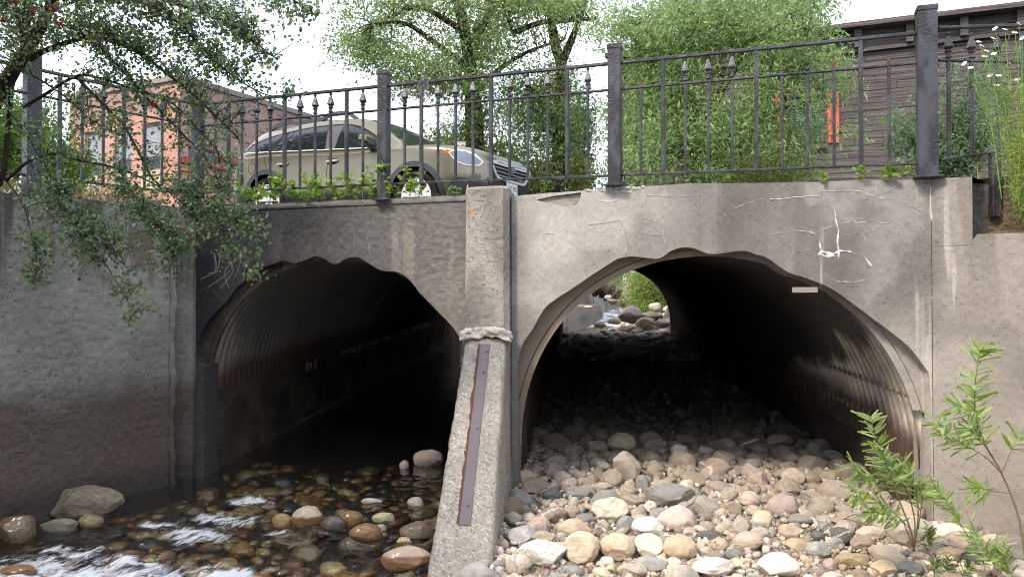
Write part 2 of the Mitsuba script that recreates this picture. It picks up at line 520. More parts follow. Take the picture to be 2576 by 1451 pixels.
M['brick'] = {'type': 'diffuse', 'reflectance': proc(brick_plain)}
M['painted_brick'] = {'type': 'diffuse', 'reflectance': proc(brick_paint)}
M['dark_wood'] = bumped({'type': 'diffuse', 'reflectance': proc(wood_dark)}, wood_h)
M['soil'] = bumped({'type': 'diffuse', 'reflectance': proc(soil_col)}, rough_bump, scale=2.0)
M['gravel'] = bumped({'type': 'diffuse', 'reflectance': proc(bed_col)}, bed_h)
M['asphalt'] = two({'type': 'diffuse', 'reflectance': proc(road_col)})
M['tinted'] = two({'type': 'diffuse', 'reflectance': VC})                          # matt, coloured per vertex
M['tinted_satin'] = two(pri(VC, 0.35, 0.5))
M['tinted_gloss'] = two(pri(VC, 0.12, 0.5))
M['rock'] = bumped(pri(VC, 0.75, 0.25), micro)
M['wet_rock'] = bumped(pri(VC, 0.13, 0.5), micro, scale=0.7)
M['bark'] = bumped({'type': 'diffuse', 'reflectance': VC}, lambda p, n, uv: 0.03 * fbm(p.x * 26, p.y * 26, p.z * 6, 2))
M['leaf'] = {'type': 'principledthin', 'base_color': VC, 'roughness': 0.45, 'diff_trans': 1.0, 'eta': 1.4}
M['leaf_glossy'] = {'type': 'principledthin', 'base_color': VC, 'roughness': 0.30, 'diff_trans': 1.25, 'eta': 1.5}
M['car_paint'] = two(pri(rgbt(0.185, 0.165, 0.112), 0.22, 0.5, metallic=0.75, clearcoat=1.0, clearcoat_gloss=0.97))
M['window_glass'] = two(pri(rgbt(0.012, 0.016, 0.018), 0.03, 0.55))
M['clear_pane'] = {'type': 'thindielectric'}


def flat(mesh, c):
    """One colour per vertex for a mesh."""
    return np.tile(np.asarray(c, float), (len(mesh.vertices), 1))


def vpart(holder, name, mesh, c, bsdf='tinted', smooth=False, **k):
    """A part in one plain colour."""
    if smooth not in (False, True):
        mesh = trimesh.graph.smooth_shade(mesh, angle=np.radians(smooth), facet_minarea=None)
        smooth = True
    return part(holder, name, mesh, bsdf, smooth=smooth, color=flat(mesh, c) if np.ndim(c) == 1 else c, **k)
# ------------------------------------------------------------------ the headwall with its two openings
def wob(pts, amp, seed, step=0.04):
    """Resample an outline and roughen it."""
    p = np.asarray(pts, float)
    d = np.r_[0, np.cumsum(np.linalg.norm(np.diff(p, axis=0), axis=1))]
    k = np.linspace(0, d[-1], max(2, int(d[-1] / step)))
    q = np.stack([np.interp(k, d, p[:, 0]), np.interp(k, d, p[:, 1])], 1)
    off = meshkit.fbm(np.stack([q[:, 0] * 9, q[:, 1] * 9, q[:, 0] * 0 + seed], 1), 3, seed) - 0.5
    tang = unit(np.gradient(q, axis=0))
    q[1:-1] += (np.stack([-tang[:, 1], tang[:, 0]], 1) * off[:, None] * 2 * amp)[1:-1]
    return q


TOPL, TOPR, BOT = 3.008, 2.985, -0.9
arch_l = [onwall(*q) for q in [(514, 1300), (514, 1000), (513, 920), (497, 905), (500, 850), (525, 805), (562, 767), (582, 740), (602, 716), (640, 686), (690, 662), (716, 656), (741, 663), (768, 654), (794, 645), (820, 652),
                               (844, 664), (866, 654), (886, 647), (905, 649), (925, 662), (964, 682), (985, 683), (1006, 688), (1031, 705), (1046, 725), (1069, 752), (1106, 787), (1131, 812), (1164, 860), (1186, 905), (1196, 960), (1200, 1300)]]
arch_r = [onwall(*q) for q in [(1307, 1300), (1303, 1000), (1301, 912), (1313, 868), (1338, 830), (1371, 775), (1405, 748), (1443, 723), (1500, 685), (1538, 660), (1553, 651), (1583, 645), (1615, 647), (1643, 650), (1663, 648), (1688, 631),
                               (1718, 622), (1750, 626), (1783, 638), (1826, 636), (1850, 632), (1876, 631), (1901, 640), (1932, 650), (1982, 685), (2032, 700), (2094, 727), (2144, 762), (2182, 790), (2232, 828), (2282, 868), (2307, 898),
                               (2337, 938), (2342, 1000), (2345, 1300)]]


def opening(pts):
    p = np.asarray(pts)
    mid = spline(p[2:-2], 4)
    q = np.vstack([p[:1], [[p[1, 0], p[1, 1]]], mid, p[-2:]])
    return q


al, ar = opening(arch_l), opening(arch_r)
al[:, 1][[0, -1]] = BOT - 0.1
ar[:, 1][[0, -1]] = BOT - 0.1
al2 = np.vstack([al[:2], wob(al[2:-2], 0.010, 3, 0.025), al[-2:]])
ar2 = np.vstack([ar[:2], wob(ar[2:-2], 0.004, 5, 0.03), ar[-2:]])
hole_l, hole_r = Polygon(al2).buffer(0), Polygon(ar2).buffer(0)
SL, SPL, SPR, SR = -3.655, -0.462, -0.005, 3.535
top_left = wob([(SL, TOPL), (SPL, TOPL - 0.005)], 0.006, 8)
top_right = wob([(SPR, 2.975), (0.5, 2.99), (0.95, 3.0), (1.6, 3.015), (2.4, 2.985), (SR, 2.958)], 0.005, 9)
face_l = Polygon(np.vstack([top_left, [[SPL, BOT], [SL, BOT]]])).difference(hole_l)
face_r = Polygon(np.vstack([top_right, [[SR, BOT], [SPR, BOT]]])).difference(hole_r)
spall = Polygon([onwall(*q) for q in [(1350, 503), (1392, 493), (1462, 484), (1459, 500), (1452, 513), (1440, 519), (1425, 518), (1404, 516), (1380, 511), (1362, 507)]])

hw = thing('concrete_headwall', 'weathered concrete wall with two scalloped arch openings carrying the iron fence', 'wall')
part(hw, 'left_face', prism(face_l, 0.0, 0.34), 'concrete_dark', label='dark stained left half of the wall over the wet culvert')
part(hw, 'right_face', prism(face_r.difference(spall), 0.0, 0.34), 'concrete_light', label='pale cracked right half of the wall over the dry culvert')
part(hw, 'patched_break', prism(spall.buffer(-0.004), 0.028, 0.30), 'concrete_pilaster', label='recessed broken patch in the top edge')
# a small chamfer strip under the left top edge catches the light
cap = prism(Polygon([(SL, TOPL - 0.055), (SPL, TOPL - 0.060), (SPL, TOPL - 0.012), (SL, TOPL - 0.010)]), -0.012, 0.0)
part(hw, 'edge_strip', cap, 'concrete_dark')

# the middle pilaster, chamfered, standing out of the wall
pil = thing('concrete_pilaster', 'square chamfered concrete pilaster dividing the two arches of the wall', 'pillar')
pa = [(-0.448, 0.36), (-0.448, -0.115), (-0.425, -0.14), (-0.075, -0.14), (-0.020, -0.085), (-0.012, 0.36)]
zs = [BOT, 1.0, 1.68, 2.2, 2.96, 3.035, 3.062]
rows = []
for z in zs:
    k = 0.0 if z < 3.0 else (0.0 if z < 3.05 else 0.03)
    w = 0.016 * max(0, (2.96 - z) / 1.4) if z > 1 else 0.02
    rows.append([W(s + (k if s < -0.23 else -k) - (w if s < -0.23 else -0.3 * w), t + k * (1 if t < 0 else -1), z) for s, t in pa])
R = np.array(rows)
pm = grid_mesh(np.concatenate([R, R[:, :1]], axis=1))
topc = trimesh.Trimesh(np.vstack([R[-1], R[-1].mean(0)[None]]), [[i, (i + 1) % 6, 6] for i in range(6)], process=False)
part(pil, 'shaft', cat_mesh([pm, topc]), 'concrete_pilaster')

# left end strip of the wall, between the joint and the dark face
strip = thing('concrete_end_pier', 'narrow concrete strip with a cracked joint left of the wet culvert', 'pillar')
sp = [(-3.91, 0.30), (-3.91, -0.165), (-3.885, -0.185), (-3.665, -0.055), (-3.652, 0.30)]
SPm = np.array([[W(s, t, z) for s, t in sp] for z in (BOT, 0.6, 1.4, 2.2, 3.0)])
part(strip, 'shaft', grid_mesh(np.concatenate([SPm, SPm[:, :1]], axis=1)), 'concrete_stained')
part(strip, 'top', trimesh.Trimesh(np.vstack([SPm[-1], SPm[-1].mean(0)[None]]), [[i, (i + 1) % 5, 5] for i in range(5)], process=False), 'concrete_stained')


def slab(points_top, thick, zbot, roughen=0.0, seed=0):
    """A wall standing on a plan polyline: front face roughened a little, back face thick behind it."""
    p = np.asarray(points_top, float)
    d = np.r_[0, np.cumsum(np.linalg.norm(np.diff(p[:, :2], axis=0), axis=1))]
    k = np.linspace(0, d[-1], max(2, int(d[-1] / 0.05)))
    q = np.stack([np.interp(k, d, p[:, c]) for c in range(3)], 1)
    tang = unit(np.gradient(q[:, :2], axis=0))
    nrm = np.stack([-tang[:, 1], tang[:, 0]], 1)
    z = np.linspace(0, 1, 48)
    zz = zbot + (q[:, 2:] - zbot) * z[None]
    front = np.concatenate([np.broadcast_to(q[:, None, :2], (len(q), 48, 2)), zz[..., None]], -1).copy()
    if roughen:
        h = meshkit.fbm(front * 7, 4, seed) - 0.5
        front[..., :2] += nrm[:, None] * (h * 2 * roughen)[..., None]
    back = front[:, ::-1].copy()
    back[..., :2] = q[:, None, :2] + nrm[:, None] * thick
    return grid_mesh(np.concatenate([front, back, front[:, :1]], axis=1)), q, nrm


# left wing wall, running from the joint out towards the camera
wl = thing('left_wing_wall', 'tall dark concrete wing wall beside the stream, water stained brown low down', 'wall')
pts = np.array([[-7.3, 3.25, 2.97], [-6.2, 4.73, 2.955], [-4.56, 7.0, 2.95], [-3.60, 8.32, 2.985]])
m, q, nr = slab(pts, 0.30, BOT, 0.0035, 4)
part(wl, 'face', m, 'concrete_stained')
# ragged edge of the joint next to the end strip
jt = np.array([[-3.585 + 0.012 * math.sin(7 * z) + 0.01 * math.sin(23 * z), 8.335 - 0.01, z] for z in np.linspace(0.0, 2.9, 40)])
part(wl, 'joint_edge', tube(jt, 0.028 + 0.012 * meshkit.noise(jt * 14), 7), 'concrete_stained')

# right wing wall, turning towards the camera; its upper block is higher than the rest
wr = thing('right_wing_wall', 'rough brown concrete wing wall at the right edge, stepped down at its end', 'wall')
P_R = W(SR, 0.0, 0)
dirR = unit(np.array([0.41, -0.42, 0.0]))
p0 = P_R + dirR * 0.004
blk = np.array([p0 + dirR * k for k in (0, 0.10, 0.20, 0.29)])
blk[:, 2] = (2.957, 2.955, 2.95, 2.942)
m, q, nr = slab(blk, 0.34, 2.42, 0.003, 6)
part(wr, 'upper_block', m, 'concrete_light')
low = np.array([p0 + dirR * k for k in (0, 0.27, 0.30, 0.7, 1.6)])
low[:, 2] = (2.418, 2.418, 2.50, 2.49, 2.47)
m, q, nr = slab(low, 0.30, BOT, 0.003, 7)
part(wr, 'lower_wall', m, 'concrete_light')
ret = p0 + dirR * 0.30
rb = [ret + np.array([0.03, 0.20, 0]), ret + np.array([0.19, 0.22, 0]), ret + np.array([0.60, 0.25, 0])]
rb = np.array(rb)
rb[:, 2] = (2.93, 2.92, 2.90)
m, q, nr = slab(rb, 0.2, 2.40, 0.008, 12)
part(wr, 'set_back_block', m, 'concrete_dark')


# cracks and mineral crusts: thin crooked ribbons lying on the face
def ribbon(pix, w0, w1, seed, jag=0.012, t=-0.003, plane=None):
    q = np.array([onwall(*p) for p in pix]) if plane is None else np.asarray(pix)
    q = wob(q, jag, seed, 0.02)
    rng = np.random.default_rng(seed)
    n = len(q)
    w = (0.62 if max(w0, w1) < .02 else 0.75) * np.interp(np.linspace(0, 1, n), [0, 1], [w0, w1]) * (0.35 + 1.1 * rng.random(n) ** 1.5) * np.minimum(1, np.minimum(np.arange(n) + 0.4, n - 0.6 - np.arange(n)) / 2.5)
    tg = unit(np.gradient(q, axis=0))
    nn = np.stack([-tg[:, 1], tg[:, 0]], 1)
    lo, hi = q - nn * w[:, None] / 2, q + nn * w[:, None] / 2
    return np.stack([W(lo[:, 0], t, lo[:, 1]), W(q[:, 0], t - 0.002, q[:, 1]), W(hi[:, 0], t, hi[:, 1])], 1)


def z8(*p):   # points read off the enlarged upper right part of the photograph
    return [(1931.9 + x / 4, 362.6 + y / 4) for x, y in p]


def z7(*p):
    return [(1287.9 + x / 4, 362.6 + y / 4) for x, y in p]


WHITE, PALE, DARK = (0.60, 0.59, 0.57), (0.47, 0.455, 0.425), (0.20, 0.19, 0.175)
crust = [(z8((500, 1120), (540, 1080), (600, 1095), (660, 1110), (710, 1080), (760, 1075), (820, 1080), (870, 1110)), .030, .020, WHITE), (z8((515, 1100), (580, 1125), (640, 1120), (700, 1125)), .030, .022, WHITE),
         (z8((675, 640), (685, 760), (705, 860), (700, 960), (712, 1060), (705, 1150)), .008, .024, WHITE), (z8((525, 930), (520, 1000), (540, 1080)), .014, .022, (.66, .65, .63)),
         (z8((960, 1120), (1000, 1180), (1050, 1235)), .022, .03, WHITE), (z8((870, 1110), (950, 1115)), .012, .006, WHITE), (z8((690, 800), (620, 830), (530, 880)), .013, .009, (.6, .58, .55)),
         (z8((0, 545), (150, 545), (340, 525), (480, 530), (545, 520)), .016, .007, (.56, .54, .51)), (z8((440, 500), (560, 470), (760, 478), (920, 470), (1000, 505), (1120, 540), (1230, 555)), .006, .012, (.56, .54, .51)),
         (z8((250, 860), (400, 885), (490, 915), (520, 940)), .010, .012, (.55, .52, .48)), (z8((0, 908), (100, 900), (215, 895), (240, 850)), .006, .006, PALE), (z8((215, 900), (230, 1000), (260, 1080), (205, 1180)), .007, .006, PALE),
         (z8((260, 1080), (310, 1080), (400, 1060), (470, 1035)), .007, .006, PALE), (z8((735, 800), (790, 795), (845, 760), (900, 790), (1060, 770), (1150, 795), (1300, 800), (1380, 840), (1430, 900), (1480, 960)), .012, .006, PALE),
         (z8((845, 760), (860, 650), (880, 590)), .007, .004, PALE), (z8((880, 790), (910, 860), (960, 900), (985, 960), (990, 1060)), .008, .005, PALE), (z8((735, 910), (850, 910), (935, 890)), .005, .005, PALE),
         (z8((985, 890), (1030, 870), (1090, 870), (1105, 800)), .008, .006, PALE), (z8((880, 930), (940, 1000)), .006, .005, PALE), (z8((1360, 620), (1450, 630), (1520, 670), (1545, 710), (1620, 710)), .006, .008, PALE),
         (z8((1640, 370), (1635, 520), (1632, 640), (1642, 780)), .006, .022, (.5, .47, .42)), (z8((1632, 560), (1628, 660), (1640, 760)), .022, .010, (.5, .47, .42)), (z8((550, 400), (550, 520), (555, 610), (620, 650)), .006, .005, PALE),
         (z8((1100, 400), (1105, 500), (1090, 520), (1240, 465), (1360, 420)), .006, .004, PALE), (z8((600, 1360), (720, 1385), (900, 1385), (1010, 1355)), .010, .012, PALE), (z8((1960, 1440), (1975, 1200), (1990, 980)), .018, .008, (.48, .43, .37)),
         (z7((1900, 450), (1910, 660), (1900, 730)), .006, .006, PALE), (z7((1910, 665), (2080, 670), (2140, 700), (2220, 775)), .008, .006, (.5, .48, .45)), (z7((2205, 655), (2330, 610), (2440, 570), (2535, 540), (2540, 430)), .009, .006, (.5, .48, .45)),
         (z7((2390, 760), (2470, 745), (2500, 790)), .006, .005, PALE), (z7((1340, 515), (1580, 525), (1880, 530)), .012, .008, PALE), (z7((1350, 470), (1345, 600), (1290, 640)), .007, .006, PALE), (z7((1590, 470), (1575, 620), (1500, 660)), .008, .006, PALE),
         (z7((1230, 750), (1350, 750), (1530, 810), (1530, 930), (1550, 1050)), .008, .010, PALE), (z7((1300, 895), (1420, 920), (1520, 925)), .007, .006, PALE), (z7((860, 570), (1000, 580), (1160, 500), (1260, 440)), .018, .010, (.55, .52, .47)),
         ([(890, 566), (893, 600), (888, 640)], .008, .03, (.20, .19, .175)), ([(921, 564), (925, 600), (933, 645)], .006, .035, (.21, .20, .18)), ([(1001, 585), (1004, 620), (1012, 660)], .012, .04, (.22, .205, .185))]
dark_cracks = [(z7((735, 1070), (800, 1130), (880, 1275)), .007, .005), (z7((1080, 770), (1140, 880), (1165, 1000), (1180, 1130)), .004, .006), (z7((730, 820), (880, 800), (1090, 765)), .003, .004), (z7((745, 1180), (755, 1330)), .003, .003),
               (z7((300, 980), (330, 900), (430, 910)), .004, .004), (z8((430, 240), (520, 242)), .004, .004), (z8((2010, 770), (2040, 660), (2060, 640)), .006, .006), (z8((-60, 250), (160, 262)), .002, .002)]
for i, (px, a, b, c) in enumerate(crust):
    G = ribbon(px, a, b, 40 + i)
    gm = grid_mesh(G)
    vpart(hw, 'mineral_crust', gm, c)
for i, (px, a, b) in enumerate(dark_cracks[:6]):
    vpart(hw, 'crack', grid_mesh(ribbon(px, a, b, 140 + i)), DARK)
# mortar lump under the fence post on the right half
rng = np.random.default_rng(5)
lump = []
for k in range(60):
    x, y = rng.normal(1545, 26), 470 + abs(rng.normal(0, 9))
    s, z = onwall(x, y)
    ic = trimesh.creation.icosphere(1, rng.uniform(0.006, 0.020))
    ic.vertices = ic.vertices * np.array([1.6, 1.0, .8]) * rng.uniform(0.6, 1.2, 3) * (1 + 0.25 * rng.normal(size=(42, 1)))
    ic.vertices += W(s, 0.004, min(z, 3.01))
    lump.append(ic)
mm = cat_mesh(lump)
vpart(hw, 'mortar', mm, (0.44, 0.425, 0.40))
# crumbling stones along the upper edge of the left opening
crumb = []
for i in range(3, len(al2) - 3, 1):
    if al2[i, 1] < 1.9 and al2[i, 0] < -2:
        continue
    for k in range(2):
        r = rng.uniform(0.003, 0.011)
        ic = trimesh.creation.icosphere(1, r)
        ic.vertices = ic.vertices * rng.uniform(0.7, 1.2, 3) + W(al2[i, 0] + rng.normal(0, .012), rng.uniform(.0, .2), al2[i, 1] + rng.uniform(-.004, .02))
        crumb.append(ic)
mm = cat_mesh(crumb)
vpart(hw, 'crumbled_edge', mm, np.repeat(tint((0.13, 0.12, 0.11), len(crumb), rng, 0.35), 42, axis=0), kind='stuff')


# ------------------------------------------------------------------ the corrugated steel culverts behind it
LEN = 18.0


def culvert(sc, hw_, zf, h, label, t0=0.12):
    key = thing('steel_culvert', label, 'culvert')
    pitch, amp = 0.152, 0.030
    ts = np.r_[np.arange(t0, 7.0, pitch / 8), np.arange(7.0, LEN, pitch / 4), LEN]
    th = np.linspace(0.0, math.pi, 61)
    P = np.empty((len(ts), len(th), 3))
    wave = amp * np.cos(2 * math.pi * ts / pitch)
    for j, a in enumerate(th):
        ca, sa = math.cos(a), math.sin(a)
        r = 1 + wave / 1.7
        P[:, j] = W(sc + hw_ * ca * r, ts, zf + SLOPE * ts + h * (abs(sa) ** 0.93) * r)
    split = 46
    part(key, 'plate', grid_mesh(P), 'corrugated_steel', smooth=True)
    return key, pitch


RC = culvert(1.79, 1.76, 0.60, 1.83, 'corrugated steel culvert on the right, dry inside with a bolted rusty seam')
LC = culvert(-1.97, 1.63, 0.95, 1.50, 'corrugated steel culvert on the left with the stream running out of it')


def bolt(P, nrm, r=0.026):
    ax2 = unit(np.cross(nrm, [0.1, 0.9, 0.2]))
    ax3 = np.cross(nrm, ax2)
    a = np.arange(6) * np.pi / 3
    ring = lambda rr, h: P + rr * (np.cos(a)[:, None] * ax2 + np.sin(a)[:, None] * ax3) + h * nrm  # noqa: E731
    v = np.vstack([ring(r * 1.5, 0.0), ring(r * 1.5, 0.006), ring(r, 0.006), ring(r, 0.026), P + 0.028 * nrm])
    f = [[6 * k + i, 6 * k + (i + 1) % 6, 6 * (k + 1) + (i + 1) % 6] for k in range(3) for i in range(6)] + [[6 * k + i, 6 * (k + 1) + (i + 1) % 6, 6 * (k + 1) + i] for k in range(3) for i in range(6)]
    f += [[18 + i, 18 + (i + 1) % 6, 24] for i in range(6)]
    return trimesh.Trimesh(v, f, process=False)


for row, (zb, n) in enumerate(((1.22, 16), (0.86, 12))):
    for k in range(n):
        t = 0.152 * (1.5 + k + (5 if row else 0))
        a = math.asin(((zb - 0.60) / 1.83) ** (1 / 0.93))
        r = 1 - 0.024 / 1.7
        Pb = W(1.79 + 1.76 * math.cos(a) * r, t, 0.60 + SLOPE * t + (zb - 0.60) * r)
        nb = -unit(U * math.cos(a) + np.array([0, 0, 1.0]) * math.sin(a))
        vpart(RC[0], 'bolt', bolt(Pb, nb), (0.16, 0.13, 0.105), 'tinted_satin')
# concrete footings that carry the plates, one along each side
def footing(s0, s1, ztop, key, t0=0.02):
    ts = np.linspace(t0, LEN + 0.3, 60)
    prof = [(s0, -1.2), (s0, ztop), (s1, ztop), (s1, -1.2)]
    return part(key, 'footing', grid_mesh(np.array([[W(s, t, z + SLOPE * t) for s, z in prof] for t in ts])), 'concrete_footing')


footing(3.52, 3.95, 0.605, RC[0], 0.36)
footing(-0.14, 0.06, 0.62, RC[0], 0.36)
footing(-3.95, -3.575, 0.955, LC[0], 0.36)
footing(-0.40, -0.22, 0.955, LC[0], 0.36)
# mortar that fills the gap between plate and concrete
for (kk, hole, prm) in ((RC[0], hole_r, (1.79, 1.76, 0.60, 1.83)), (LC[0], hole_l, (-1.97, 1.63, 0.95, 1.50))):
    th = np.linspace(0, math.pi, 60)
    inner = Polygon(np.vstack([[[prm[0] + prm[1] * .97, -1]], np.stack([prm[0] + prm[1] * .97 * np.cos(th), prm[2] + prm[3] * .975 * np.sin(th) ** 0.93], 1), [[prm[0] - prm[1] * .97, -1]]]))
    ring_ = hole.buffer(0.03).difference(inner).intersection(sbox(-9, prm[2] + .02, 1.9, 9) if kk == RC[0] else sbox(-2.6, 1.25, 9, 9))
    vpart(kk, 'mortar_fill', prism(ring_, 0.126, 0.168), (.25, .205, .16) if kk == RC[0] else (.15, .14, .125))
    gap = hole.buffer(0.03).difference(inner).intersection(sbox(1.9, 1.1, 9, 9) if kk == RC[0] else sbox(-9, 1.25, -2.6, 9))
    part(kk, 'mortar_fill', prism(gap, 0.125, 0.17), 'concrete_light' if kk == RC[0] else 'concrete_footing')
# pale lime drips along the left footing and a thin scum line at the water
rg = np.random.default_rng(12)
q = []
for k in range(240):
    t = rg.uniform(3.2, 13)
    if meshkit.noise(np.array([t * .9, 1.0, 2.0])) < .42:
        continue
    zt = 0.955 + SLOPE * t - rg.uniform(.01, .03)
    hh, ww = rg.uniform(.03, .16), rg.uniform(.02, .09)
    q.append(trimesh.Trimesh([W(-3.570, t, zt), W(-3.570, t + ww, zt), W(-3.570, t + ww * .7, zt - hh), W(-3.570, t + ww * .2, zt - hh * .9)], [[0, 1, 2], [0, 2, 3]], process=False))
mm = cat_mesh(q)
vpart(LC[0], 'lime_drips', mm, (.42, .40, .33), kind='stuff')
tt = np.linspace(2.5, 15, 160)
zz_ = 0.105 + SLOPE * tt
hw2 = .003 + .008 * rg.random(160)
vpart(LC[0], 'scum_line', grid_mesh(np.stack([W(-3.571, tt, zz_ - hw2), W(-3.571, tt, zz_ + hw2)], 1)), (.30, .30, .29))
# the small broken block that hangs in the right opening, and the far headwall
s, z = onwall(2035, 735)
vpart(RC[0], 'hanging_scrap', frame_box(W(s - 0.02, 0.05, z + 0.02), WAX, (0.10, 0.05, 0.022)), (0.27, 0.24, 0.205))
far = thing('far_headwall', 'concrete headwall at the far upstream end of the culverts', 'wall')
def tun(sc, hw_, zf, h):
    th = np.linspace(0, math.pi, 40)
    return Polygon(np.vstack([[[sc + hw_, -3]], np.stack([sc + hw_ * np.cos(th), zf + h * np.sin(th) ** 0.93], 1), [[sc - hw_, -3]]]))
fz = LEN * SLOPE
fw = Polygon([(-5, -1.5), (-5, 3.0), (5.4, 3.0), (5.4, -1.5)]).difference(tun(1.79, 1.72, 0.60 + fz, 1.79)).difference(tun(-1.97, 1.59, 0.95 + fz, 1.46))
part(far, 'face', prism(fw, LEN, LEN + 0.3), 'concrete_footing')

# ------------------------------------------------------------------ the cutwater: a sloping pebbly concrete nose in front of the pilaster
cw = thing('concrete_cutwater', 'sloping pebble-faced concrete cutwater with a brown steel edge standing in the stream', 'pier')
rows, SC = [], -0.245


def nose_t(z):
    return -0.17 - 1.63 * (1.66 - z) / 1.64


levels = np.linspace(1.64, -0.55, 60)
for z in levels:
    t = nose_t(z)
    rr = 0.5 + 0.5 * min(1, (1.64 - z) / 0.2)
    wd = 0.205 + 0.03 * (1.64 - z)
    prof = [(-wd, 0.02), (-wd, t + 0.11), (-wd + 0.02, t + 0.05), (-0.07, t + 0.0), (-0.04, t - 0.012), (0.02, t + 0.0), (wd - 0.03, t + 0.045), (wd, t + 0.10), (wd - 0.005, 0.02)]
    pts = []
    for (sa, ta), (sb, tb) in zip(prof[:-1], prof[1:]):
        n = max(2, int(math.hypot(sb - sa, tb - ta) / 0.035)) if z < 5 else 2
        n = {0: 14, 1: 2, 2: 6, 3: 1, 4: 1, 5: 5, 6: 2, 7: 14}[len(pts) and prof.index((sa, ta))]
        pts += [(sa + (sb - sa) * k / n, ta + (tb - ta) * k / n) for k in range(n)]
    pts.append(prof[-1])
    rows.append([W(SC + a, b, z) for a, b in pts])
C = np.array(rows)
h = meshkit.fbm(C * 28, 3, 2) - 0.5
cen = C.mean(axis=1, keepdims=True)
C += unit(C - cen) * (h * 0.035)[..., None]
topf = trimesh.Trimesh(np.vstack([C[0], C[0].mean(0)[None] + [0, 0, 0.02]]), [[i, i + 1, len(C[0])] for i in range(len(C[0]) - 1)], process=False)
part(cw, 'body', cat_mesh([grid_mesh(C), topf]), 'concrete_pebbled', smooth=35)
# broken mortar collar at the top, where the nose meets the pilaster
bx_ = trimesh.creation.box((0.50, 0.13, 0.085)).subdivide_to_size(0.016)
v = np.asarray(bx_.vertices).copy()
nv = unit(v / np.array([0.25, 0.065, 0.042]))
v[:, 2] += 0.045 * (1 - (v[:, 0] / 0.25) ** 2)
h1 = meshkit.fbm(v * 17, 3, 3) - 0.5
h2 = meshkit.noise(v * 48, 5) - 0.5
v += nv * (0.075 * h1 + 0.016 * h2)[:, None]
cc = np.array([0.44, 0.41, 0.37]) * (0.55 + 0.9 * meshkit.fbm(v * 30, 3, 9))[:, None]
bx_ = trimesh.Trimesh(W(SC + 0.005 + v[:, 0], -0.165 + v[:, 1], 1.652 + v[:, 2]), bx_.faces, process=False)
vpart(cw, 'broken_collar', bx_, cc, 'rock', smooth=True)
# steel angle bolted along the nose
zz = np.linspace(1.59, 0.30, 14)


def angle_rows(sign, wdt, back):
    return np.array([[W(SC - 0.035, nose_t(z) - 0.030, z), W(SC - 0.035 + sign * wdt, nose_t(z) - 0.030 + back, z)] for z in zz])


def plate(Q, thick=0.010):
    off = np.array([0, 0, 0]) + N * (-thick)
    ring = np.stack([Q[:, 0], Q[:, 1], Q[:, 1] - N * thick, Q[:, 0] - N * thick], 1)
    ends = [trimesh.Trimesh(ring[i], [[0, 1, 2], [0, 2, 3]], process=False) for i in (0, -1)]
    return cat_mesh([grid_mesh(np.concatenate([ring, ring[:, :1]], 1))] + ends)


ang = thing('steel_angle', 'long dark brown steel angle bolted down the nose of the cutwater', 'steel bar')
vpart(ang, 'flange', plate(angle_rows(-1, 0.062, 0.060)), (0.105, 0.060, 0.045), 'tinted_satin', label='narrow rusty brown flange facing left')
vpart(ang, 'flange', plate(angle_rows(1, 0.088, 0.026)), (0.098, 0.078, 0.088), 'tinted_satin', label='wide purple-brown flange facing right')
for z, ds in ((1.53, 0.07), (1.36, 0.06), (0.93, 0.06), (0.42, 0.055)):
    ic = trimesh.creation.icosphere(1, 0.010)
    ic.vertices += W(SC - 0.035 + ds, nose_t(z) - 0.022, z)
    vpart(ang, 'bolt', ic, (0.16, 0.14, 0.13), 'tinted_satin')
# ------------------------------------------------------------------ the ground: upper level, stream bed, banks
GZ = 3.05


def bed(s, t):
    """Height of the stream bed at wall coordinates (s, t)."""
    s, t = np.asarray(s, float), np.asarray(t, float)
    up = np.where(t > 0, SLOPE * np.minimum(t, 19) + 0.058 * np.maximum(t - 19, 0), 0.0)
    dry = 0.215 + up + np.where(t < 0, 0.085 * np.maximum(t, -2.6) + 0.03 * np.minimum(t + 2.6, 0), 0)
    wet = -0.14 + up + np.where(t < 0, 0.060 * np.maximum(t, -4) + 0.02 * np.minimum(t + 4, 0), 0)
    edge = np.where(t < -1.9, -0.25 - 0.45 * (-1.9 - t), np.where(t > 18.2, np.minimum(1.25 + 0.22 * (t - 18.4), 3.0), -0.25))
    k = np.clip((s - edge + 0.12) / 0.24, 0, 1)
    far_rise = np.clip((s - edge - 0.5) / 1.6, 0, 1) * np.clip((t - 19) / 4, 0, 1)
    right = np.clip((s - 2.6) / 1.5, 0, 1) * np.clip(-t / 1.0, 0, 1)
    return wet + (dry - wet) * k * k * (3 - 2 * k) + 0.8 * far_rise + 0.05 * right


sg = np.r_[-14:-4.2:0.7, -4.2:4.6:0.075, 4.6:14:0.7]
tg = np.r_[-26:-3.2:0.8, -3.2:2.5:0.075, 2.5:30:0.25, 30:60:1.0]
S_, T_ = np.meshgrid(sg, tg, indexing='ij')
Zb = bed(S_, T_) + 0.05 * (meshkit.fbm(np.stack([S_ * 2.2, T_ * 2.2, S_ * 0], -1), 4, 5) - 0.5)
struct('stream_bed', grid_mesh(W(S_, T_, Zb)), 'gravel', smooth=True)

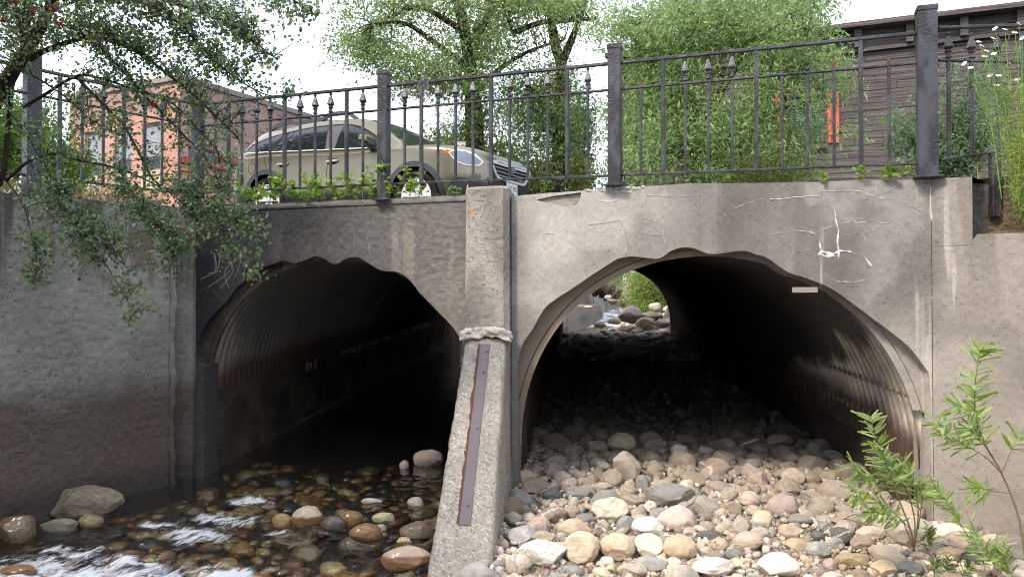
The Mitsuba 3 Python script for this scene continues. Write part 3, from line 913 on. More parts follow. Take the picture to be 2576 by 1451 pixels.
down = Polygon([tuple(W(SL - 0.10, 0.30, 0)[:2]), (-3.75, 8.45), (-4.78, 7.05), (-7.5, 3.2), (-9.5, -1.0), (-10, -26), (14, -26), (12, -4), (7.5, 2.0), (5.2, 5.0), (4.15, 5.9), tuple(W(SR + 0.1, 0.30, 0)[:2])])
upst = Polygon([tuple(W(a, b, 0)[:2]) for a, b in [(-4.2, LEN + 0.28), (-4.6, 24), (-3.2, 34), (-2.5, 60), (9, 60), (7, 34), (5.6, 24), (4.4, LEN + 0.28)]])
ground = sbox(-320, -320, 320, 320).difference(down).difference(upst)
gm = trimesh.creation.triangulate_polygon(ground, engine='earcut')
struct('ground', trimesh.Trimesh(np.c_[gm[0], np.full(len(gm[0]), GZ - 0.09)], gm[1], process=False), 'soil')
skirt = []
for ring in ground.interiors:
    q = np.array(ring.coords)
    d = np.r_[0, np.cumsum(np.linalg.norm(np.diff(q, axis=0), axis=1))]
    k = np.linspace(0, d[-1], int(d[-1] / 0.5))
    q = np.stack([np.interp(k, d, q[:, 0]), np.interp(k, d, q[:, 1])], 1)
    c = np.array(ring.centroid.coords[0]) if hasattr(ring, 'centroid') else q.mean(0)
    rows = []
    for z, inn in ((GZ - 0.09, 0.0), (2.4, 0.15), (1.2, 0.4), (-1.5, 0.5)):
        e = meshkit.fbm(np.c_[q * 0.9, np.full(len(q), z)], 3, 3) - 0.5
        rows.append(np.c_[q - unit(c - q) * (0.05) + unit(c - q) * (e[:, None] * 0.0), np.full(len(q), z)])
    G_ = np.array(rows)
    ss, tt = to_st(G_[0])
    keep = ~(((np.abs(tt - 0.30) < 0.35) & (ss > -3.9) & (ss < 3.8)) | ((np.abs(tt - LEN - 0.28) < 0.3) & (ss > -4.0) & (ss < 4.2)))
    run = np.flatnonzero(np.diff(np.r_[0, keep.astype(int), 0]))
    for a_, b_ in zip(run[::2], run[1::2]):
        if b_ - a_ > 1:
            skirt.append(grid_mesh(G_[:, a_:b_]))
struct('stream_bank', cat_mesh(skirt), 'soil')
# a street runs behind the fence
rd = np.array([W(s, t, GZ - 0.045) for s in np.linspace(-60, 60, 40) for t in (1.6, 13.5)]).reshape(40, 2, 3)
struct('road', grid_mesh(rd), 'asphalt')
# soil lip on top of the wall, and the dirt slope at the right end
sl = np.linspace(-3.6, 3.5, 120)
tl = np.linspace(0.10, 1.7, 14)
S2, T2 = np.meshgrid(sl, tl, indexing='ij')
Zl = np.interp(T2, [0.10, 0.28, 0.8, 1.7], [2.955, 2.985, 3.02, 3.01]) + 0.05 * (meshkit.fbm(np.stack([S2 * 3, T2 * 3, S2 * 0 + 2], -1), 4, 6) - 0.5) - 0.03 * np.clip(S2 - 1, 0, 1)
struct('verge', grid_mesh(W(S2, T2, Zl)), 'soil', smooth=True)
xg, yg = np.linspace(3.72, 7.5, 60), np.linspace(4.6, 8.2, 60)
X3, Y3 = np.meshgrid(xg, yg, indexing='ij')
dist = (X3 - 3.72) * 0.715 + (Y3 - 6.05) * 0.70
Z3 = 2.46 + np.clip(dist, 0, 0.30) * 0.3 + np.clip(dist - 0.30, 0, 1.2) * 0.42 + 0.10 * (meshkit.fbm(np.stack([X3 * 2.5, Y3 * 2.5, X3 * 0], -1), 4, 9) - 0.5)
es = grid_mesh(np.stack([X3, Y3, Z3], -1))
es.update_faces((dist.ravel()[es.faces] > -0.06).all(1))      # it ends inside the wing wall
es.remove_unreferenced_vertices()
struct('earth_slope', es, 'soil', smooth=True)

# ------------------------------------------------------------------ water
def water_z(s, t):
    base = 0.065 + np.where(t > 0, SLOPE * np.minimum(t, 19), 0.058 * np.maximum(t, -4.5) + 0.02 * np.minimum(t + 4.5, 0))
    p = np.stack([s * 5.0 + 0.5 * t, t * 3.2, s * 0], -1)
    rip = meshkit.fbm(p, 4, 14) - 0.5
    big = meshkit.fbm(np.stack([s * 1.9, t * 1.5, s * 0 + 5], -1), 3, 15) - 0.5
    fine = meshkit.fbm(np.stack([s * 17, t * 12, s * 0 + 9], -1), 3, 16) - 0.5
    rough = np.clip((-t + 0.1) / 0.9, 0.10, 1.0) * np.clip((0.35 - s) / 0.9, 0.35, 1)
    return base + rough * (0.085 * rip + 0.06 * big + 0.035 * fine) + 0.005 * rip


foam_spots = [((60, 1440), 1.0, .16), ((300, 1418), .9, .13), ((150, 1400), .7, .10), ((560, 1300), .34, .10), ((480, 1330), .30, .10), ((400, 1310), .16, .07), ((640, 1265), .22, .07), ((120, 1395), .45, .14), ((330, 1385), .30, .10), ((420, 1420), .40, .13), ((30, 1420), .4, .14), ((250, 1440), .5, .12), ((180, 1360), .3, .08),
              ((700, 1330), .12, .05), ((560, 1420), .3, .1)]
FS = []
for (px, py), a, b in foam_spots:
    p = at_z(px, py, 0.02)
    s, t = to_st(p[None])
    FS.append((float(s[0]), float(t[0]), a, b * 1.6))
INV = np.linalg.inv(np.array([[U[0], A[0]], [U[1], A[1]]]))


def foam(p, n, uv):
    y = p.y - float(O[1])
    s, t = p.x * float(INV[0, 0]) + y * float(INV[0, 1]), p.x * float(INV[1, 0]) + y * float(INV[1, 1])
    wx = fbm(s * 4, t * 4, 3.0, 3) - 0.5
    zone = mi.Float(0)
    for a, b, ra, rb in FS:
        zone = dr.maximum(zone, dr.exp(-dr.square((s - a + 0.25 * wx) / ra) - dr.square((t - b + 0.2 * wx) / rb)))
    q, r = 0.545 * p.x + 0.838 * p.y, 0.838 * p.x - 0.545 * p.y
    lace = 0.6 * fbm(q * 5 + 2 * wx, r * 17 + 3 * wx, 1.0, 4) + 0.4 * fbm(q * 22, r * 60 + 3 * wx, 4.0, 3)
    k = smoothstep(0.46, 0.74, lace * 0.80 + zone * 0.28)
    fleck = smoothstep(0.80, 0.90, noise(s * 60, t * 90, 2.0)) * 0.45
    return dr.clip((0.80 * k + 0.8 * fleck) * smoothstep(0.06, 0.55, zone), 0, 0.85)


def water_bump(p, n, uv):
    return 0.016 * fbm(p.x * 18, p.y * 12, 0.0, 4) * smoothstep(9.6, 7.6, p.y) + 0.002 * fbm(p.x * 9, p.y * 14, 0.0, 2)


M['water_surface'] = {'type': 'blendbsdf', 'weight': proc(foam), 'bsdf_0': {'type': 'bumpmap', 'arbitrary': proc(water_bump, 4e-3), 'scale': 1.0, 'bsdf': {'type': 'thindielectric', 'int_ior': 1.33}},
                     'bsdf_1': two({'type': 'diffuse', 'reflectance': rgbt(0.62, 0.66, 0.72)})}
sg = np.r_[-9:-4.6:0.12, -4.6:0.6:0.028]
tg = np.r_[-14:-3.4:0.2, -3.4:1.2:0.028, 1.2:18.6:0.16]
S4, T4 = np.meshgrid(sg, tg, indexing='ij')
struct('stream_water', grid_mesh(W(S4, T4, water_z(S4, T4))), 'water_surface', smooth=True)
# upstream pool and rapids, seen through the right culvert
sg = np.linspace(-4.5, 6, 90)
tg = np.r_[18.6:60:0.22]
S5, T5 = np.meshgrid(sg, tg, indexing='ij')
Z5 = 0.87 + np.where(T5 > 24, 0.056 * (T5 - 24), 0.0) + 0.07 * (meshkit.fbm(np.stack([S5 * 1.1, T5 * 2.4, S5 * 0], -1), 4, 31) - 0.5) * np.clip((T5 - 24) / 4, 0.15, 1)
def rapids(p, n, uv):
    t = p.y - float(O[1])
    lace = fbm(p.x * 2.2, p.y * 1.1, 3.0, 4)
    return dr.clip(smoothstep(23.4, 25.5, t + 4 * (lace - 0.5)) * (0.25 + 1.0 * smoothstep(0.40, 0.56, lace)), 0, 0.95)  # white share: sky reflection on the rapids put into the colour


pool = {'type': 'bumpmap', 'arbitrary': proc(lambda p, n, uv: 0.02 * fbm(p.x * 4, p.y * 6, 0.0, 3), 5e-3), 'scale': 1.0, 'bsdf': pri(rgbt(0.055, 0.05, 0.025), 0.08, 0.6)}
M['pool_water'] = two({'type': 'blendbsdf', 'weight': proc(rapids), 'bsdf_0': pool, 'bsdf_1': {'type': 'diffuse', 'reflectance': rgbt(0.72, 0.74, 0.78)}})
struct('stream_pool', grid_mesh(W(S5, T5, Z5)), 'pool_water', smooth=True)
# ------------------------------------------------------------------ the iron fence on the wall
TF = 0.17                                  # the fence stands this far behind the wall's face
fence = thing('iron_fence', 'black iron railing with spear-topped pickets and square posts along the top of the wall', 'fence')
Z_TOP, Z_MID, Z_LOW = 4.135, 3.895, 3.14


def fs(px, py=300):
    return onwall(px, py, 0.0)[0]


def fpos(s, z):
    return W(s, 0.0, z)


def post(pos, w, ztop, zbot, ax, label=None):
    h = (ztop - zbot) / 2
    key = part(fence, 'post', cbox([pos[0], pos[1], zbot + h - 0.01], ax, (w / 2, w / 2, h - 0.01), 0.007), 'iron', label=label)
    part(key, 'cap', cbox([pos[0], pos[1], ztop - 0.012], ax, (w / 2 + 0.006, w / 2 + 0.006, 0.022), 0.006), 'iron')
    part(key, 'base_plate', cbox([pos[0], pos[1], zbot + 0.006], ax, (w / 2 + 0.035, w / 2 + 0.03, 0.008), 0.003), 'iron')
    return key


def bar(a, b, wx, wz, ax):
    """A flat bar from a to b."""
    a, b = np.asarray(a, float), np.asarray(b, float)
    d = unit(b - a)
    up = unit(np.array([0, 0, 1.0]) - d * d[2])
    side = np.cross(d, up)
    return cbox((a + b) / 2, np.array([d, side, up]), (np.linalg.norm(b - a) / 2, wx / 2, wz / 2), 0.003)


FIN = np.array([(0.012, 0.0), (0.021, 0.006), (0.021, 0.014), (0.014, 0.020), (0.014, 0.046), (0.0225, 0.052), (0.0225, 0.060), (0.013, 0.066), (0.0305, 0.088), (0.0290, 0.100), (0.0125, 0.160), (0.0085, 0.176), (0.0080, 0.180),
                (0.0135, 0.188), (0.0135, 0.198), (0.006, 0.207), (0.0, 0.208)])


def finial(x, y, z, rot, kmax=None):
    prof = FIN if kmax is None else np.vstack([FIN[:kmax], [[0, FIN[kmax - 1, 1]]]])
    a = rot + np.pi / 4 + np.arange(4) * np.pi / 2
    ring8 = rot + np.arange(8) * np.pi / 4
    rows = []
    for r, h in prof:
        rad = np.where(np.arange(8) % 2 == 1, r * 1.30, r * 1.0) if 0.012 < h < 0.165 else np.full(8, r * 1.15)
        rows.append(np.stack([x + rad * np.cos(ring8), y + rad * np.sin(ring8), np.full(8, z + h)], 1))
    R = np.array(rows)
    return grid_mesh(np.concatenate([R, R[:, :1]], 1))


def picket(pos, zlo, zmid, kind, ax, rot, size=0.0235):
    """kind: f = spear finial, b = full bar up to the top rail, s = rusty stub whose finial broke off, c = only the collar is left."""
    zt = {'f': zmid + 0.022, 'b': Z_TOP - 0.012, 's': zmid + 0.058, 'c': zmid + 0.02}[kind] if not isinstance(kind, float) else kind
    w = size * (1.45 if kind == 'b' else 1.0)
    key = part(fence, 'picket', cbox([pos[0], pos[1], (zlo + zt) / 2], ax, (w / 2, w / 2, (zt - zlo) / 2), 0.003), 'iron', label={'s': 'picket whose spear tip has broken off', 'c': 'picket that has kept only its collar'}.get(kind))
    if kind == 'f':
        part(key, 'finial', finial(pos[0], pos[1], zmid + 0.018, rot), 'iron', smooth=40)
    if kind == 'c':
        part(key, 'collar', finial(pos[0], pos[1], zmid + 0.018, rot, 7), 'iron', smooth=40)
    if kind == 's':
        vpart(key, 'rusty_tip', cbox([pos[0], pos[1], zt - 0.012], ax, (w / 2 + 0.001, w / 2 + 0.001, 0.018), 0.003), (0.17, 0.065, 0.04), 'tinted')
    return key


ROT = math.atan2(U[1], U[0])
posts = {1: (fs(498.5), 0.105), 2: (fs(966), 0.105), 3: (fs(1547.5), 0.116), 4: (fs(2332), 0.142)}
for k, (s, w) in posts.items():
    ztop = {1: 4.262, 2: 4.272, 3: 4.288, 4: 4.325}[k]
    post(fpos(s, 0), w, ztop, 2.985 if k < 3 else 3.02 if k == 3 else 2.965, WAX, {4: 'thickest post, with patches of worn paint', 3: 'grey-blue post with rust stains'}.get(k))
spans = {(1, 2): [(542, 'f'), (575, 'b'), (609, 'f'), (646, 'f'), (680, 'f'), (716, 'b'), (755, 'f'), (793, 'f'), (832, 'f'), (872, 'b'), (913, 'f')],
         (2, 3): [(1018, 'f'), (1060, 'b'), (1102, 'f'), (1146, 'f'), (1190, 'f'), (1235, 'b'), (1282, 'f'), (1328, 'f'), (1378, 'f'), (1427, 'b'), (1479, 'f')],
         (3, 4): [(1612, 's'), (1668, 'b'), (1724, 'f'), (1782, 'f'), (1842, 'f'), (1903, 'b'), (1967, 's'), (2031, 'c'), (2098, 's'), (2166, 'b'), (2237, 's')]}
low = {(1, 2): (3.165, 3.150), (2, 3): (3.150, 3.118), (3, 4): (3.118, 3.088)}
for (a, b), pk in spans.items():
    sa, sb = posts[a][0] + posts[a][1] / 2, posts[b][0] - posts[b][1] / 2
    part(fence, 'rail', bar(fpos(sa, Z_TOP), fpos(sb, Z_TOP), 0.040, 0.026, WAX), 'iron')
    part(fence, 'rail', bar(fpos(sa, Z_MID), fpos(sb, Z_MID), 0.034, 0.018, WAX), 'iron')
    la, lb = low[(a, b)]
    part(fence, 'rail', bar(fpos(sa, la), fpos(sb, lb), 0.034, 0.020, WAX), 'iron')
    for px, kind in pk:
        s = fs(px, 330)
        zl = la + (lb - la) * (s - sa) / (sb - sa)
        picket(fpos(s, 0), zl, Z_MID, kind, WAX, ROT)
# the panel to the left comes towards the camera along the wing wall
P1 = fpos(posts[1][0], 0)
P0 = np.array([-4.44, 7.27, 0.0])
dL = unit(P1 - P0)
AXL = np.array([dL, [-dL[1], dL[0], 0], [0, 0, 1.0]])
post(P0, 0.125, 4.30, 2.95, AXL, 'post standing among the overhanging branches')
for z, hh, ww in ((Z_TOP, 0.026, 0.040), (Z_MID, 0.018, 0.034), (3.14, 0.020, 0.034)):
    part(fence, 'rail', bar(P0 + dL * 0.06 + [0, 0, z], P1 - dL * 0.05 + [0, 0, z], ww, hh, AXL), 'iron')
nL = np.array([dL[1], -dL[0], 0])
for px, kind in ((150, 'b'), (207, 'f'), (260, 'f'), (312, 'b'), (364, 'f'), (408, 'f'), (451, 'f')):
    p = hit(px, 330, P0, nL)
    picket([p[0], p[1]], 3.14, Z_MID, kind, AXL, math.atan2(dL[1], dL[0]))
# the next panel further left, mostly hidden
Pm = P0 - dL * 1.75
for z, hh, ww in ((Z_TOP, 0.026, 0.040), (Z_MID, 0.018, 0.034), (3.14, 0.020, 0.034)):
    part(fence, 'rail', bar(Pm + [0, 0, z], P0 - dL * 0.06 + [0, 0, z], ww, hh, AXL), 'iron')
# to the right of the thick post the fence runs straight on and its low rail steps down over the end of the wall
P4 = fpos(posts[4][0], 0)
yR = 6.24


def rp(px, py):
    p = at(px, py, yR)
    return np.array([p[0], yR, p[2]])


AXR = XYZ
e0, e1 = rp(2357, 71), rp(2640, 62)
part(fence, 'rail', bar([P4[0] + .07, yR, e0[2]], e1, 0.040, 0.022, AXR), 'iron')
m0, m1 = rp(2357, 152), rp(2640, 158)
part(fence, 'rail', bar([P4[0] + .07, yR, m0[2]], m1, 0.034, 0.018, AXR), 'iron')
l0, l1 = rp(2330, 404), rp(2500, 384)
part(fence, 'rail', bar(np.array([P4[0] + .07, yR - 0.03, l0[2]]), l1 + [0, -0.03, 0], 0.06, 0.018, AXR), 'iron', label='low rail bent up towards its stepped foot')
pa, pb = rp(2498, 386), rp(2498, 546)
part(fence, 'foot_post', cbox([pa[0], yR - 0.02, (pa[2] + pb[2]) / 2], AXR, (0.034, 0.034, (pa[2] - pb[2]) / 2), 0.005), 'iron')
q0, q1 = rp(2490, 547), rp(2566, 545)
part(fence, 'foot_rail', bar(q0, q1, 0.05, 0.016, AXR), 'iron')
for px, kind, low_ in ((2386, 'f', 398), (2444, 'f', 391), (2510, 'f', 540), (2574, 'b', 545)):
    p = rp(px, 160)
    zm = m0[2] + (m1[2] - m0[2]) * (px - 2357) / 283
    picket([p[0], yR], rp(px, low_)[2], zm, kind, AXR, 0.0, 0.0265)
# a loose coil of wire tied to a bar
wc = thing('wire_coil', 'tangled coil of thin grey wire hung on the fence rail', 'wire')
rng = np.random.default_rng(3)
cs, cz = onwall(1070, 232, 0.0)
loops = []
for k in range(8):
    c = W(cs + rng.normal(0, .035), -0.03 + rng.normal(0, .012), cz - 0.11 + 0.028 * k)
    r = rng.uniform(0.03, 0.075)
    th = np.linspace(0, 2 * np.pi * rng.uniform(.8, 1.1), 22) + rng.uniform(0, 6)
    tl = rng.normal(0, 0.5)
    loops.append(tube(c + r * (np.cos(th)[:, None] * (U + np.array([0, 0, tl])) + 0.7 * np.sin(th)[:, None] * np.array([0.15, 0.2, 1.0])), 0.0022, 4))
mm = cat_mesh(loops)
vpart(wc, 'strand', mm, (0.30, 0.30, 0.31), 'tinted_satin', smooth=True)
# ------------------------------------------------------------------ river stones
ICO = {k: trimesh.creation.icosphere(k) for k in (1, 2, 3, 4)}
TAN, CREAM, GREY, BLUE, SLATE, PINK, WHITEG, BROWN, ORANGE = (0.40, 0.315, 0.23), (0.58, 0.505, 0.41), (0.33, 0.295, 0.255), (0.205, 0.208, 0.205), (0.105, 0.112, 0.118), (0.36, 0.285, 0.245), (0.55, 0.515, 0.47), (0.25, 0.19, 0.143), (0.48, 0.345, 0.215)


def stone(center, size, color, seed, det=3, facets=5, rough=0.12, yaw=None, speck=0.18, vein=None, sat=0.62, top=None):
    """A river stone: an ellipsoid with lumps and a few worn flat faces. Returns (mesh, colours)."""
    rng = np.random.default_rng(seed)
    v = ICO[det].vertices.copy()
    for k in range(facets):
        n = unit(rng.normal(size=3))
        d = rng.uniform(0.62, 0.92)
        v -= np.maximum(0, v @ n - d)[:, None] * n * 0.92
    v *= (1 + rough * 2 * (meshkit.fbm(v * 1.5 + seed * 3.7, 3, seed) - 0.5) + rough * 0.35 * (meshkit.fbm(v * 5.0 + seed, 2, seed + 1) - 0.5))[:, None]
    v /= np.abs(v).max(0)
    col = np.asarray(color, float) * (0.75 + 0.5 * meshkit.fbm(v * 2.0 + seed, 3, seed + 2))[:, None]
    sp = meshkit.noise(v * rng.uniform(9, 16) + seed, seed + 3)
    col *= (1 + speck * 2 * (sp - 0.5))[:, None]
    lum = col.mean(1, keepdims=True)
    col = lum * np.array([1.055, 1.0, .925]) + (col - lum) * sat
    col *= np.exp(rng.normal(0, 0.02, 3))
    if vein is not None:
        n = unit(rng.normal(size=3))
        b = np.abs(v @ n + 0.25 * (meshkit.fbm(v * 2.2, 3, seed) - 0.5) - rng.uniform(-0.2, 0.3))
        col = np.where((b < 0.09)[:, None], np.asarray(vein), col)
    if top is not None:   # pale dry cap over a wet lower part
        k = np.clip((v[:, 2] - 0.25 + 0.3 * (meshkit.fbm(v * 3, 2, seed) - 0.5)) / 0.15, 0, 1)[:, None]
        col = col * (1 - k) + np.asarray(top) * k
    if yaw is None:
        yaw = rng.uniform(0, 6.28)
    v = v * np.asarray(size)
    tl = rng.normal(0, 0.16, 2) if facets else (0, 0)
    cx, sx, cy, sy = math.cos(tl[0]), math.sin(tl[0]), math.cos(yaw), math.sin(yaw)
    v = v @ np.array([[1, 0, 0], [0, cx, sx], [0, -sx, cx]])
    v = v @ np.array([[cy, sy, 0], [-sy, cy, 0], [0, 0, 1.0]])
    return trimesh.Trimesh(v + np.asarray(center), ICO[det].faces, process=False), np.clip(col, 0.01, 0.85)


def bed_at(p):
    s, t = to_st(np.asarray(p)[None])
    return float(bed(s, t)[0])


def on_bed(px, py):
    z = 0.1
    for _ in range(6):
        p = at_z(px, py, z)
        z = bed_at(p)
    return p


PLACED, NEAR = [], []   # (x, y, r) of every stone; (x, y, short name) of the ones with a name of their own
import re


def short(label):
    return re.split(r' (?:at|standing|left|in|right|with|above|beside|near|crossed|on|behind|of|just|lying|cut|against|leaning|under|inside|by|half|that|below|showing|before)\b', label)[0]


def unique_label(x, y, what, used):
    """Says where a plain stone lies by the nearest stones that have names."""
    order = sorted(NEAR, key=lambda q: (q[0] - x) ** 2 + (q[1] - y) ** 2)
    for nx, ny, nm in order[:9]:
        dx, dy = x - nx, y - ny
        rel = ('right of' if dx > 0 else 'left of') if abs(dx) > abs(dy) else ('behind' if dy > 0 else 'in front of')
        lab = f'{what} {rel} the {nm}'
        if lab not in used and len(lab.split()) <= 16:
            used.add(lab)
            return lab
    return None


def on_water(px, py):
    z = 0.05
    for _ in range(6):
        p = at_z(px, py, z)
        s, t = to_st(p[None])
        z = float(0.065 + (SLOPE * t[0] if t[0] > 0 else 0.058 * max(t[0], -4.5)))
    return p


def big_stone(px, py, w, h, color, label, wet=False, group=None, afloat=False, **k):
    """A stone whose outline in the photograph is w x h around (px, py): it sits on the bed where its foot is."""
    base = on_water(px, py + 0.40 * h) if afloat else on_bed(px, py + 0.42 * h)
    pix = pxm(base[1])
    wx, hz = w / pix / 2, h / pix / 2
    dy = min(1.15 * wx, max(0.6 * wx, hz * 1.2)) * (.75 if afloat else 1)
    c = base + np.array([0, dy * 0.8, 0])
    z0 = base[2] - 0.25 * hz if afloat else bed_at(c)
    c[2] = z0 + hz * (0.80 if afloat else 0.70)
    seed = int(px * 7 + py * 13)
    m, col = stone(c, (wx, dy, hz * 1.02), color, seed, 4 if w > 45 else 3, yaw=k.pop('yaw', (seed % 7 - 3) * 0.07), **k)
    key = thing('river_stone', label, 'stone', group)
    scene[key] = ply(m, 'wet_rock' if wet else 'rock', smooth=True, color=col)
    PLACED.append((c[0], c[1], max(wx, dy)))
    NEAR.append((c[0], c[1], short(label)))
    return key


def a7(x, y, w, h):
    return 1287.9 + x / 4, 1087.8 + y / 4, w / 4, h / 4


def a8(x, y, w, h):
    return 1931.9 + x / 4, 1087.8 + y / 4, w / 4, h / 4


def a6(x, y, w, h):
    return 644 + x / 4, 1087.8 + y / 4, w / 4, h / 4


NAMED = [
    (a7(1120, 115, 300, 215), TAN, 'large round brown boulder at the edge of the shadow inside the dry arch', dict(facets=1)),
    (a7(1175, 360, 300, 320), GREY, 'tall peaked grey-brown rock standing among the cobbles below the round boulder', dict(facets=9, rough=.2)),
    (a7(850, 150, 260, 150), BROWN, 'broad brown stone left of the round boulder in the arch shadow', {}),
    (a7(1700, 205, 180, 175), CREAM, 'pale upright stone in the middle of the dry arch', dict(facets=3)),
    (a7(1955, 190, 170, 110), TAN, 'tan oval stone right of the pale upright one', {}),
    (a7(1600, 660, 560, 240), BLUE, 'large flat blue-grey slab with a tan vein across it', dict(facets=7, vein=(.36, .29, .2), yaw=.1)),
    (a7(1320, 520, 150, 180), (.20, .215, .20), 'upright green-grey stone left above the big blue slab', dict(facets=4)),
    (a7(1188, 545, 120, 120), PINK, 'small round pinkish stone beside the green-grey one', dict(facets=1)),
    (a7(390, 630, 200, 165), SLATE, 'dark slate stone with white veins near the cutwater', dict(facets=8, vein=(.55, .52, .45))),
    (a7(680, 625, 330, 135), BLUE, 'dark wedge of slate crossed by a cream stripe', dict(facets=8, vein=(.58, .5, .38))),
    (a7(920, 560, 220, 110), PINK, 'dull pink stone above the striped slate wedge', {}),
    (a7(1000, 805, 410, 260), (.52, .455, .38), 'angular white and orange block in the centre of the dry bed', dict(facets=9, rough=.17, speck=.3)),
    (a7(1395, 755, 150, 120), CREAM, 'cream granite cobble left below the blue slab', dict(facets=2, speck=.3)),
    (a7(2115, 825, 140, 120), TAN, 'round tan cobble right below the blue slab', dict(facets=1)),
    (a7(2415, 690, 220, 180), (.42, .325, .27), 'round pinkish granite ball on the right of the dry bed', dict(facets=1, speck=.3)),
    (a7(1390, 960, 340, 210), WHITEG, 'white and pink granite block in the middle of the bed', dict(facets=8, speck=.35)),
    (a7(640, 985, 360, 200), (.45, .345, .235), 'big orange-tan boulder behind the pale egg-shaped stone', dict(facets=4)),
    (a7(715, 1200, 345, 340), (.55, .43, .29), 'large smooth pale egg-shaped boulder at the front of the bed', dict(facets=1, speck=.22)),
    (a7(1080, 1185, 360, 290), (.51, .39, .26), 'round speckled tan boulder right of the egg-shaped one', dict(facets=2, speck=.3)),
    (a7(320, 1250, 560, 290), WHITEG, 'angular white granite block with black specks at the front left of the bed', dict(facets=10, rough=.16, speck=.5, det_=1)),
    (a7(1400, 1165, 300, 230), CREAM, 'cream stone with a broken hollow face', dict(facets=6)),
    (a7(1720, 1190, 350, 260), (.46, .345, .225), 'squat tan boulder right of the broken cream stone', dict(facets=3)),
    (a7(1410, 1345, 340, 160), (.26, .275, .275), 'smooth flat blue-grey stone at the front of the bed', dict(facets=3)),
    (a7(1985, 1050, 260, 115), SLATE, 'dark blue slate slab lying between pale cobbles', dict(facets=7)),
    (a7(2110, 1150, 180, 150), TAN, 'tan cobble just below the dark blue slab', dict(facets=2)),
    (a7(2400, 1120, 330, 190), (.43, .33, .26), 'pinkish tan boulder near the front, right of centre', dict(facets=3)),
    (a7(2250, 1240, 200, 115), (.15, .17, .165), 'dark green-grey oval cobble near the front', dict(facets=2)),
    (a7(2050, 1390, 460, 200), WHITEG, 'big pale boulder cut by the bottom edge right of centre', dict(facets=3, speck=.2)),
    (a7(70, 1360, 280, 220), (.50, .41, .31), 'two-toned tan and grey boulder at the foot of the cutwater', dict(facets=3, vein=(.3, .3, .3))),
    (a7(110, 1050, 330, 210), (.36, .345, .33), 'grey granite block against the foot of the cutwater', dict(facets=9, speck=.3)),
    (a7(320, 1065, 210, 130), TAN, 'tan stone leaning on the grey granite block', dict(facets=3)),
    (a7(1230, 1400, 330, 140), PINK, 'pink granite stone at the bottom edge in the centre', dict(facets=6, speck=.35)),
    (a7(960, 1310, 150, 100), CREAM, 'small striped cream stone under the round speckled boulder', dict(facets=3)),
    (a7(20, 880, 150, 140), GREY, 'round light grey cobble beside the cutwater', dict(facets=1)),
    (a8(140, 90, 310, 150), BROWN, 'large square brown block inside the arch near its right footing', dict(facets=9)),
    (a8(290, 470, 240, 200), PINK, 'pink-brown granite rock in the right part of the arch', dict(facets=6, speck=.3)),
    (a8(455, 480, 200, 140), BROWN, 'smooth brown rock beside the pink-brown one', dict(facets=3)),
    (a8(340, 890, 270, 105), BLUE, 'flat blue-grey stone left of the green sapling', dict(facets=5)),
    (a8(245, 1020, 230, 165), TAN, 'round tan cobble below the flat blue-grey stone', dict(facets=2)),
    (a8(540, 1050, 185, 95), SLATE, 'small dark blue pebble slab next to the slate boulder', dict(facets=3)),
    (a8(770, 1060, 240, 180), (.095, .105, .11), 'rounded dark slate boulder with a pale streak', dict(facets=3, vein=(.33, .29, .23))),
    (a8(690, 1125, 230, 115), (.27, .27, .26), 'flat grey stone in front of the dark slate boulder', dict(facets=6)),
    (a8(300, 1150, 230, 135), (.40, .29, .18), 'tan angular stone lying left of the grey flat one', dict(facets=8)),
    (a8(530, 1200, 260, 160), (.29, .28, .275), 'mottled blue-grey boulder in the front right of the bed', dict(facets=4)),
    (a8(150, 1385, 430, 270), (.62, .58, .52), 'biggest whitish boulder at the bottom edge', dict(facets=3, speck=.2)),
    (a8(900, 1310, 370, 170), (.35, .225, .12), 'orange-brown square block near the sapling foot', dict(facets=10)),
    (a8(985, 1130, 280, 150), BROWN, 'brown square-cut block behind the orange-brown one', dict(facets=9)),
    (a8(1210, 1405, 250, 190), (.48, .345, .22), 'peach-coloured boulder at the bottom right', dict(facets=6)),
    (a8(1450, 1385, 310, 150), (.20, .205, .21), 'flat slate-grey slab at the bottom right', dict(facets=7)),
    (a8(1860, 1240, 290, 140), (.41, .29, .175), 'tan oval stone against the right wing wall', dict(facets=3)),
    (a8(2110, 1415, 340, 130), (.52, .415, .28), 'pale tan boulder in the bottom right corner', dict(facets=3)),
    (a8(650, 1350, 150, 120), (.33, .225, .215), 'purple-pink cobble at the front right', dict(facets=2)),
    (a8(1060, 1035, 310, 145), (.44, .335, .27), 'pink speckled granite slab behind the sapling stems', dict(facets=6, speck=.35)),
]
for (px, py, w, h), c, lab, kw in NAMED:
    kw.pop('det_', 0)
    big_stone(px, py, w, h, c, lab, **kw)

# the ordinary cobbles that fill the bed between them
rng = np.random.default_rng(77)
KINDS = [('tan', TAN, .27), ('cream', CREAM, .09), ('grey', GREY, .32), ('dark blue-grey', BLUE, .10), ('pinkish', PINK, .10), ('brown', BROWN, .12)]
USED, zn_name = set(), {'front': 'of the bed before the wall', 'mouth': 'of the arch mouth', 'inside': 'of the dark culvert'}
zones = [('front', -2.6, -0.75, 'of the dry bed in front of the wall'), ('mouth', -0.75, 0.8, 'of the dry bed in the mouth of the right arch'), ('inside', 0.8, 3.2, 'of the bed deep in the shade of the right culvert')]


def free(x, y, r, k=0.80):
    for a, b, c in PLACED:
        if (a - x) ** 2 + (b - y) ** 2 < (k * (c + r)) ** 2:
            return False
    return True


